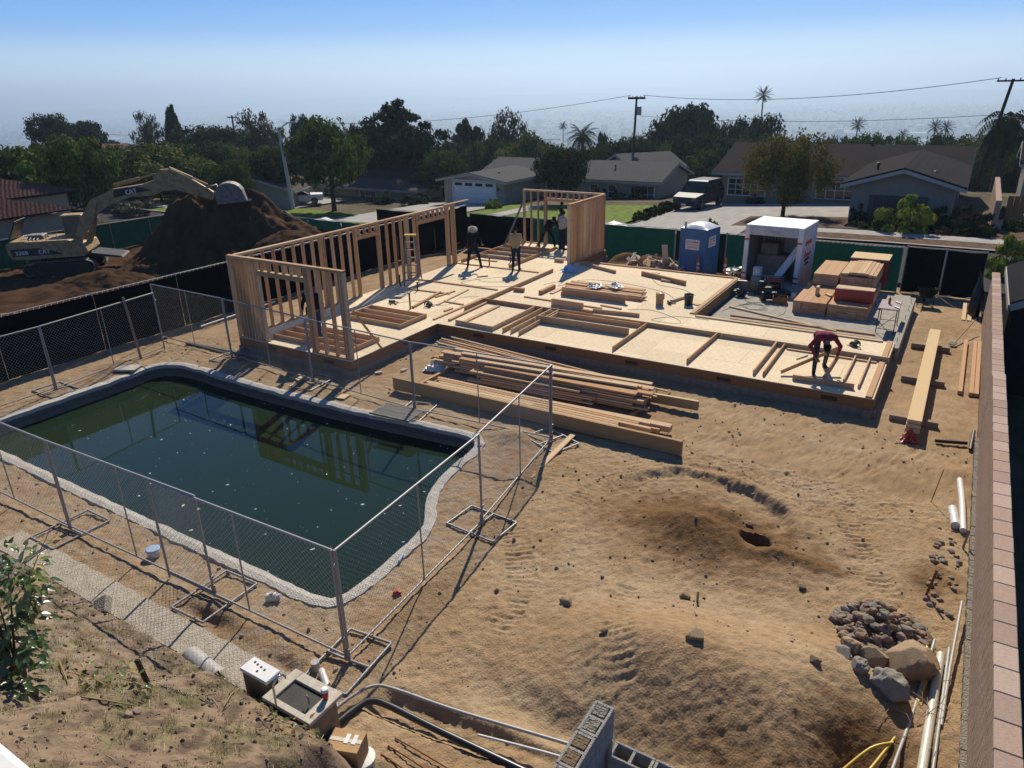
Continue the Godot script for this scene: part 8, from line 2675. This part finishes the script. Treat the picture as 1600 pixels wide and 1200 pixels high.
func build_details() -> void:
	var r := RandomNumberGenerator.new()
	r.seed = 77
	# shrub at the left edge, with a dried vine
	var t := thing("glossy_shrub", "glossy dark green shrub at the left edge of the foreground", "shrub", Vector3(-8.65, bank_y(-8.65, -2.55), -2.55))
	for k in 7:
		var m := MB.new()
		var e := Vector3(r.randf_range(-0.5, 0.5), r.randf_range(0.7, 1.5), r.randf_range(-0.45, 0.3))
		m.tube([Vector3(r.randf_range(-0.1, 0.1), 0, 0), e * 0.5 + Vector3(0.05, 0.05, 0), e], 0.016, 5, false, 0.005)
		obj("stem", m.mesh(), M.tree_bark, t)
	leafy(t, r, Vector3(-0.15, 0.55, 0.0), Vector3(0.75, 0.62, 0.5), 330, [M.glossy_leaf, M.glossy_leaf2])
	leafy(t, r, Vector3(0.1, 1.1, -0.35), Vector3(0.3, 0.5, 0.25), 110, [M.glossy_leaf, M.glossy_leaf3])
	leafy(t, r, Vector3(0.5, 0.2, 0.2), Vector3(0.34, 0.34, 0.3), 80, [M.glossy_leaf, M.glossy_leaf2])
	t = thing("dry_vine", "yellowed vine climbing a thin stem beside the glossy shrub", "vine", Vector3(-10.1, bank_y(-10.1, -3.35), -3.35))
	var vm := MB.new()
	var vp := [Vector3.ZERO, Vector3(0.35, 0.55, 0.05), Vector3(0.8, 1.1, 0.1), Vector3(1.25, 1.6, 0.1), Vector3(1.7, 2.05, 0.1)]
	vm.tube(vp, 0.012, 5, true, 0.004)
	obj("stem", vm.mesh(), M.dry_leaf, t)
	for k in 4: leafy(t, r, (vp[k] as Vector3).lerp(vp[k + 1], 0.4), Vector3(0.1, 0.14, 0.09), 9, [M.dry_leaf, M.dry_leaf2], 0.7)
	# trailing weeds on the bank
	for q in [[-7.9, -3.05, 0.55, 34, "trailing leafy weed across the bank, nearest the shrub"], [-7.1, -3.25, 0.45, 26, "leafy weed in the middle of the bank"], [-6.75, -2.95, 0.3, 16, "small weed beside the chained stake"], [-5.1, -3.72, 0.22, 14, "thin weed at the bank edge before the cardboard box"], [-5.45, -3.6, 0.2, 10, "thin weed left of the cardboard box"]]:
		t = thing("weed_plant", q[4], "weed", Vector3(q[0], bank_y(q[0], q[1]) + 0.02, q[1]))
		vm = MB.new()
		vm.tube([Vector3(-q[2] * 0.9, 0.02, 0.03), Vector3(0, 0.06, 0), Vector3(q[2] * 0.9, 0.02, -0.06)], 0.006, 4)
		obj("stem", vm.mesh(), M.dry_leaf2, t)
		leafy(t, r, Vector3(0, 0.07, 0), Vector3(q[2], 0.07, 0.12), q[3], [M.glossy_leaf2, M.glossy_leaf3, M.dry_leaf2], 0.75)
	# dry grass on the bank
	var gb := MB.new()
	for k in 9:
		var a := r.randf() * TAU
		var o := Vector3(cos(a), 0, sin(a)) * 0.03
		var tip := o * r.randf_range(1.5, 3.5) + Vector3(0, r.randf_range(0.03, 0.09), 0)
		var sd := Vector3(-sin(a), 0, cos(a)) * 0.003
		gb.tri(o - sd, o + sd, tip)
	var mm := MultiMesh.new()
	mm.transform_format = MultiMesh.TRANSFORM_3D
	mm.use_colors = true
	mm.mesh = gb.mesh()
	var ts := []
	for i in 9000:
		var x := r.randf_range(-13.5, -4.7)
		var z := r.randf_range(-4.25, -0.8)
		if nz.get_noise_2d(x * 1.4 + 9.0, z * 1.4) < r.randf_range(-0.25, 0.35): continue
		ts.append(Transform3D(Basis(Vector3.UP, r.randf() * TAU).scaled(Vector3.ONE * r.randf_range(0.4, 1.0)), Vector3(x, bank_y(x, z) - 0.005, z)))
	mm.instance_count = ts.size()
	for i in ts.size():
		mm.set_instance_transform(i, ts[i])
		mm.set_instance_color(i, Color(0.17, 0.17, 0.07).lerp(Color(0.33, 0.25, 0.14), r.randf()) * r.randf_range(0.6, 1.2))
	var mi := MultiMeshInstance3D.new()
	mi.name = "dry_grass"
	mi.multimesh = mm
	mi.material_override = M.grass
	add_child(mi)
	tag(mi, "sparse dry grass and moss on the foreground bank", "grass", "", "stuff")
	# straw, wood chips and crumbs of soil strewn over the bank
	for kind in 2:
		var lm := MultiMesh.new()
		lm.transform_format = MultiMesh.TRANSFORM_3D
		lm.use_colors = true
		lm.mesh = lumber(0.006, 0.004, 0.1) if kind == 0 else rock_mesh(5, 0.35)
		lm.instance_count = 2600
		for i in 2600:
			var x := r.randf_range(-12.5, -4.75)
			var z := r.randf_range(-4.3, -1.0)
			var s := r.randf_range(0.3, 1.3) if kind == 0 else 0.004 + 0.022 * pow(r.randf(), 4.0)
			lm.set_instance_transform(i, Transform3D(Basis.from_euler(Vector3(r.randf_range(-0.25, 0.25), r.randf() * TAU, 0)).scaled(Vector3.ONE * s), Vector3(x, site_h(x, z, Vector2(x, z)) + 0.006, z)))
			lm.set_instance_color(i, (Color(0.42, 0.33, 0.2) if kind == 0 else Color(0.24, 0.18, 0.125)) * r.randf_range(0.4, 1.3))
		var lo := MultiMeshInstance3D.new()
		lo.name = numbered("bank_litter", self)
		lo.multimesh = lm
		lo.material_override = M.grass
		add_child(lo)
		tag(lo, "straw and chips strewn over the foreground bank" if kind == 0 else "crumbs of soil strewn over the foreground bank", "litter", "", "stuff")
	for i in 26:
		var x := r.randf_range(-11.0, -4.9)
		var z := r.randf_range(-4.1, -2.0)
		var s := r.randf_range(0.02, 0.055)
		tag(obj("bank_stone", rock_mesh(60 + i % 6, 0.5, 2), [M.boulder_tan, M.rubble, M.boulder_grey][i % 3], self, Transform3D(Basis.from_euler(Vector3(r.randf() * 6.0, r.randf() * 6.0, 0)).scaled(Vector3(s * 1.3, s * 0.8, s)), Vector3(x, bank_y(x, z) + s * 0.4, z))), "small stone lying on the grassy foreground bank", "stone", "stones on the bank")
	for q in [[-6.1, -3.62, 0.55, 0.35, 0.9, "thin bamboo cane lying at the bank edge by the sink"], [-6.6, -2.6, 0.5, 0.2, -0.6, "dry twig on the bank below the chained stake"], [-8.3, -2.9, 0.5, 0.1, 0.3, "dry stem lying on the bank by the shrub"]]:
		vm = MB.new()
		var c := Vector3(q[0], bank_y(q[0], q[1]) + 0.03, q[1])
		var dv: Vector3 = Vector3(cos(q[4]), 0, sin(q[4])) * q[2] * 0.5
		var e0: Vector3 = c - dv
		var e1: Vector3 = c + dv
		e0.y = bank_y(e0.x, e0.z) + 0.03; e1.y = bank_y(e1.x, e1.z) + 0.04
		vm.tube([e0, c, e1], 0.012, 6, true, 0.006)
		tag(obj("dry_cane", vm.mesh(), M.dry_leaf2), q[5], "cane")
	# chained stake
	t = thing("chained_stake", "short grey stake with a chain on the foreground bank", "stake", Vector3(-6.83, bank_y(-6.83, -3.1), -3.1))
	vm = MB.new()
	vm.cbox(Vector3(0, 0.17, 0), Vector3(0.055, 0.36, 0.04), 0.006, Basis.from_euler(Vector3(0.05, 0.4, 0.12)))
	obj("stake", vm.mesh(), M.dark_steel, t)
	for k in 22:
		vm = MB.new()
		var u := k / 21.0
		var x := u * 0.75
		var z := -u * 0.28
		var y := bank_y(-6.83 + x, -3.1 + z) - bank_y(-6.83, -3.1) + 0.018
		var lp := []
		for i in 9: lp.append(Vector3(x, y, z) + Vector3(cos(TAU * i / 8.0) * 0.024, sin(TAU * i / 8.0) * 0.012 * float(k % 2), sin(TAU * i / 8.0) * 0.012 * float(1 - k % 2)))
		vm.tube(lp, 0.005, 4, false)
		obj("chain_link", vm.mesh(), M.worn_steel, t)
	# concrete strip along the foot of the bank
	var m := MB.new()
	var n := 90
	var f := func(i: int, j: int) -> Vector3:
		var x := -13.6 + 7.9 * i / n
		var w := nz.get_noise_2d(x * 2.0, j * 5.0)
		return [Vector3(x, -0.25, -4.9), Vector3(x, 0.035 + 0.02 * w, -4.82 + 0.05 * w), Vector3(x, 0.05 + 0.015 * w, -4.6), Vector3(x, 0.06 + 0.02 * w, -4.3 + 0.02 * w), Vector3(x, -0.2, -4.25)][j]
	for i in n:
		for j in 4: m.quad(f.call(i, j + 1), f.call(i + 1, j + 1), f.call(i + 1, j), f.call(i, j))
	tag(obj("concrete_footing", m.mesh(), M.strip_concrete), "rough concrete footing strip between the bank and the fence", "concrete strip")
	tag(obj("concrete_chunk", lumber(0.22, 0.14, 0.3), M.old_concrete, self, Transform3D(Basis.from_euler(Vector3(0.3, 0.9, 0.5)), Vector3(-10.05, 0.17, -4.25))), "broken wedge of concrete on the footing strip", "concrete chunk")
	m = MB.new()
	for k in 9:
		var a0 := PI * k / 9.0
		var a1 := PI * (k + 1) / 9.0
		m.quad(Vector3(-0.36, sin(a0) * 0.1, cos(a0) * 0.13), Vector3(0.36, sin(a0) * 0.1, cos(a0) * 0.13), Vector3(0.36, sin(a1) * 0.1, cos(a1) * 0.13), Vector3(-0.36, sin(a1) * 0.1, cos(a1) * 0.13))
	tag(obj("half_pipe", smooth(m), M.grey_pipe, self, place(Vector3(-7.75, 0.1, -4.3), -0.12)), "blue-grey curved duct piece half buried at the bank edge", "duct")
	sink_counter()
	# pipes in the trench
	var tube := func(called: String, label: String, pts: Array, rad: float, mt: Material) -> void:
		var mb := MB.new()
		var out := []
		for i in pts.size() - 1:
			for k in 7: out.append((pts[i] as Vector3).cubic_interpolate(pts[i + 1], pts[maxi(i - 1, 0)], pts[mini(i + 2, pts.size() - 1)], k / 7.0))
		out.append(pts[-1])
		mb.tube(out, rad, 10)
		tag(obj(called, mb.mesh(), mt), label, "pipe")
	tube.call("drain_pipe", "black drain pipe with an elbow lying in the foreground trench", [Vector3(-5.5, 0.06, -4.55), Vector3(-5.46, 0.05, -4.85), Vector3(-5.38, 0.05, -5.02), Vector3(-5.15, 0.05, -5.08), Vector3(-4.4, 0.04, -5.1), Vector3(-3.34, 0.02, -5.15), Vector3(-2.6, 0.0, -5.18)], 0.045, M.abs_pipe)
	tube.call("conduit_pipe", "pale grey conduit bending over the black drain pipe", [Vector3(-5.66, 0.1, -4.6), Vector3(-5.6, 0.1, -4.95), Vector3(-5.48, 0.1, -5.2), Vector3(-5.2, 0.1, -5.3), Vector3(-4.3, 0.1, -5.42), Vector3(-3.0, 0.1, -5.66), Vector3(-2.2, 0.1, -5.8)], 0.022, M.grey_pipe)
	tube.call("conduit_pipe", "thin white conduit end with a blue fitting near the block pier", [Vector3(-3.9, 0.03, -5.3), Vector3(-3.2, 0.05, -5.45), Vector3(-2.85, 0.08, -5.5)], 0.016, M.white_plastic)
	for k in 3: tube.call("rebar_rod", ["upper", "middle", "lower"][k] + " thin rusty rod lying by the cardboard box", [Vector3(-4.75, 0.03, -4.75 + k * 0.13), Vector3(-4.2, 0.05, -4.73 + k * 0.15), Vector3(-3.4, 0.03, -4.7 + k * 0.2)], 0.009, M.rusty)
	tube.call("plastic_pipe", "short white pipe stub beside the sink counter", [Vector3(-6.32, 0.05, -5.08), Vector3(-6.02, 0.06, -4.9)], 0.05, M.white_plastic)
	tube.call("plastic_pipe", "upright grey pipe end by the sink counter", [Vector3(-6.45, -0.05, -5.1), Vector3(-6.45, 0.13, -5.1)], 0.06, M.grey_pipe)
	# round the pool
	m = MB.new()
	m.lathe([[0.0, 0.0], [0.1, 0.0], [0.11, 0.13], [0.0, 0.13]], 16)
	t = thing("plastic_tub", "small clear tub with a blue lid behind the near fence", "tub", Vector3(-10.83, base_h(-10.8, -5.6) + 0.01, -5.6))
	obj("tub", m.mesh(), M.white_plastic, t)
	m = MB.new()
	m.lathe([[0.118, 0.12], [0.12, 0.145], [0.1, 0.15], [0.0, 0.15]], 16)
	obj("lid", m.mesh(), M.blue_sheet, t)
	t = thing("pool_valve", "white plastic pool fitting lying on the dirt behind the near fence", "pool fitting", Vector3(-8.1, base_h(-8.1, -5.8) + 0.05, -5.8), 0.5)
	m = MB.new()
	m.tube([Vector3(-0.08, 0, 0), Vector3(0.08, 0.02, 0)], 0.07, 12)
	m.tube([Vector3(0.08, 0.02, 0), Vector3(0.14, 0.03, 0)], 0.045, 10)
	obj("housing", m.mesh(), M.white_plastic, t)
	m = MB.new()
	m.tube([Vector3(0.0, 0.06, 0), Vector3(0.0, 0.1, 0)], 0.03, 10)
	obj("cap", m.mesh(), M.grey_pipe, t)
	blob("red_spray_can", "bright red crumpled bag on the dirt right of the pool", "bag", Vector3(-6.5, base_h(-6.5, -6.9) + 0.04, -6.9), Vector3(0.06, 0.05, 0.06), M.red_plastic, 81)
	tag(obj("blue_float", pipe_mesh(0.2, 0.022), M.blue_sheet, self, place(Vector3(-7.05, 0.07, -7.7), 0.35)), "small blue float lying on the right pool edge", "float")
	t = thing("steel_grate", "grey steel grate propped on the far pool edge", "grate", Vector3(-10.85, 0.1, -12.1), 0.06)
	for k in 22:
		m = MB.new()
		m.box(Vector3(-0.55 + k * 0.052, 0.02, 0), Vector3(0.012, 0.035, 0.6))
		obj("bar", m.mesh(), M.steel, t)
	for z in [-0.31, 0.0, 0.31]:
		m = MB.new()
		m.box(Vector3(0, 0.022, z), Vector3(1.18, 0.045, 0.02))
		obj("frame_bar", m.mesh(), M.worn_steel, t)
	m = MB.new()
	m.cbox(Vector3(0, 0.03, 0), Vector3(0.62, 0.05, 0.45), 0.01)
	tag(obj("skimmer_cover", m.mesh(), M.coping, self, place(Vector3(-19.75, 0.08, -10.75), 0.5)), "square concrete skimmer cover at the far left of the pool", "cover")
	m = MB.new()
	m.cbox(Vector3(0, 0, 0), Vector3(0.16, 0.08, 3.4), 0.02)
	tag(obj("concrete_kerb_piece", m.mesh(), M.old_concrete, self, place(Vector3(-18.7, 0.06, -13.25), 1.62)), "pale kerb piece lying behind the far fence", "kerb piece")
	tag(obj("metal_strip", pipe_mesh(3.4, 0.03), M.white_paint, self, place(Vector3(-21.35, 0.1, -14.4), 0.06 + PI)), "thin white pipe lying along the black screen fence", "pipe")
	for q in [[-14.9, -12.75, 0.5, 0.06, "flat scrap of plywood in the striped shadow by the pool"], [-12.9, -12.35, 0.3, 0.4, "small flat stone by the far coping"]]:
		tag(obj("flat_scrap", lumber(0.3, 0.025, q[2]), M.osb, self, place(Vector3(q[0], base_h(q[0], q[1]) + 0.03, q[1]), q[3] + 1.4)), q[4], "scrap")
	for q in [[-13.2, -14.1, "white offcut on the dirt below the wing deck"], [-12.7, -14.6, "second white offcut on the dirt below the wing deck"]]:
		tag(obj("dirt_offcut", lumber(0.1, 0.04, 0.2), M.scrap_pale, self, place(Vector3(q[0], 0.04, q[1]), q[0])), q[2], "offcut")
	var bl := thing("shovel", "dark shovel lying on the path by the black plastic sheet", "shovel", Vector3(0.75, 0.05, -25.3), 0.0)
	stick("shaft", Vector3(-0.28, 0.02, 1.05), Vector3(0.15, 0.35, -0.55), 0.017, M.weathered, bl)
	m = MB.new()
	m.cbox(Vector3(-0.34, 0.02, 1.2), Vector3(0.2, 0.02, 0.28), 0.008, Basis(Vector3.UP, -0.2))
	obj("blade", m.mesh(), M.dark_steel, bl)
	# balcony rail under the camera
	m = MB.new()
	m.cbox(Vector3(0, 6.36, -0.21), Vector3(7.0, 0.08, 0.14), 0.012)
	tag(obj("balcony_rail", m.mesh(), M.white_paint), "white balcony rail crossing the bottom left corner", "rail")

func sink_counter() -> void:
	var t := thing("sink_counter", "outdoor stone counter with a steel sink at the bank edge", "sink counter", Vector3(-5.5, 0, -4.05))
	var m := MB.new()
	m.cbox(Vector3(0, 0.42, -0.03), Vector3(0.68, 0.86, 0.44), 0.01)
	var b := obj("cabinet", m.mesh(), M.counter_side, t)
	m = MB.new()
	for s in [-1, 1]: m.cbox(Vector3(s * 0.315, 0.875, -0.05), Vector3(0.13 if s < 0 else 0.15, 0.05, 0.52), 0.006)
	m.cbox(Vector3(0, 0.874, -0.245), Vector3(0.5, 0.05, 0.13), 0.006)
	m.cbox(Vector3(0, 0.874, 0.17), Vector3(0.5, 0.05, 0.08), 0.006)
	obj("counter_top", m.mesh(), M.stone_top, t)
	m = MB.new()
	m.box(Vector3(0, 0.862, -0.03), Vector3(0.5, 0.008, 0.32))
	obj("sink_bottom", m.mesh(), M.dark_steel, b)
	m = MB.new()
	var pts := []
	for i in 9: pts.append(Vector3(0, 0.25 + sin(PI * i / 8.0) * 0.1, -cos(PI * i / 8.0) * 0.09))
	m.tube([Vector3(0, 0, -0.09)] + pts, 0.013, 8)
	obj("faucet", m.mesh(), M.chrome, t, Transform3D(Basis(Vector3.UP, PI), Vector3(-0.13, 0.9, 0.12)))
	m = MB.new()
	m.tube([Vector3(0.17, 0.9, 0.0), Vector3(0.17, 0.97, 0.0), Vector3(0.12, 0.98, -0.02)], 0.01, 6)
	obj("tap", m.mesh(), M.worn_steel, t)
	t = thing("utility_block", "white-topped counter block with pipe holes left of the sink", "counter block", Vector3(-6.17, 0, -4.02))
	m = MB.new()
	m.cbox(Vector3(0, 0.46, -0.05), Vector3(0.42, 0.94, 0.18), 0.01)
	obj("block", m.mesh(), M.counter_side, t)
	m = MB.new()
	m.cbox(Vector3(0, 0.95, -0.06), Vector3(0.46, 0.05, 0.22), 0.006)
	obj("top_slab", m.mesh(), M.white_paint, t)
	for q in [[-0.14, -0.11], [-0.08, -0.1], [-0.01, -0.09], [0.06, -0.08], [0.0, -0.02]]:
		m = MB.new()
		m.tube([Vector3(q[0], 0.972, q[1]), Vector3(q[0], 0.98 + (0.04 if q[1] > 0.0 else 0.0), q[1])], 0.016, 8)
		obj("valve_stub", m.mesh(), M.black_paint, t)
	t = thing("paper_cup", "red paper cup with a white lid standing on the sink counter", "cup", Vector3(-5.22, 0.9, -4.2))
	m = MB.new()
	m.lathe([[0.0, 0.0], [0.03, 0.0], [0.042, 0.12], [0.0, 0.12]], 14)
	obj("cup", m.mesh(), M.red_plastic, t)
	m = MB.new()
	m.lathe([[0.045, 0.115], [0.045, 0.13], [0.038, 0.14], [0.036, 0.15], [0.0, 0.15]], 14)
	obj("lid", m.mesh(), M.white_paint, t)
	t = thing("cardboard_box", "taped cardboard box standing on the bank edge right of the sink", "box", Vector3(-4.9, 0.24, -4.12), 0.35)
	m = MB.new()
	m.cbox(Vector3(0, 0.14, 0), Vector3(0.4, 0.28, 0.3), 0.004)
	obj("carton", m.mesh(), M.cardboard, t)
	m = MB.new()
	m.box(Vector3(0, 0.283, 0), Vector3(0.39, 0.004, 0.05))
	obj("tape", m.mesh(), M.pvc, t)
	for k in 2:
		m = MB.new()
		m.box(Vector3(0.02 + k * 0.09, 0.285, -0.02), Vector3(0.05, 0.005, 0.13))
		obj("label_patch", m.mesh(), M.white_paint, t)
	t = thing("white_bucket", "white plastic bucket under the cardboard box", "bucket", Vector3(-4.78, -0.05, -4.22), 0.2)
	m = MB.new()
	m.lathe([[0.0, 0.0], [0.13, 0.0], [0.15, 0.26], [0.156, 0.26], [0.156, 0.28], [0.0, 0.28]], 18)
	obj("pail", m.mesh(), M.white_plastic, t)
	m = MB.new()
	var arc := []
	for i in 9: arc.append(Vector3(cos(PI * i / 8.0) * 0.16, 0.24 - sin(PI * i / 8.0) * 0.12, -0.16 * sin(PI * i / 8.0) - 0.03))
	m.tube(arc, 0.004, 5)
	obj("handle", m.mesh(), M.steel, t)
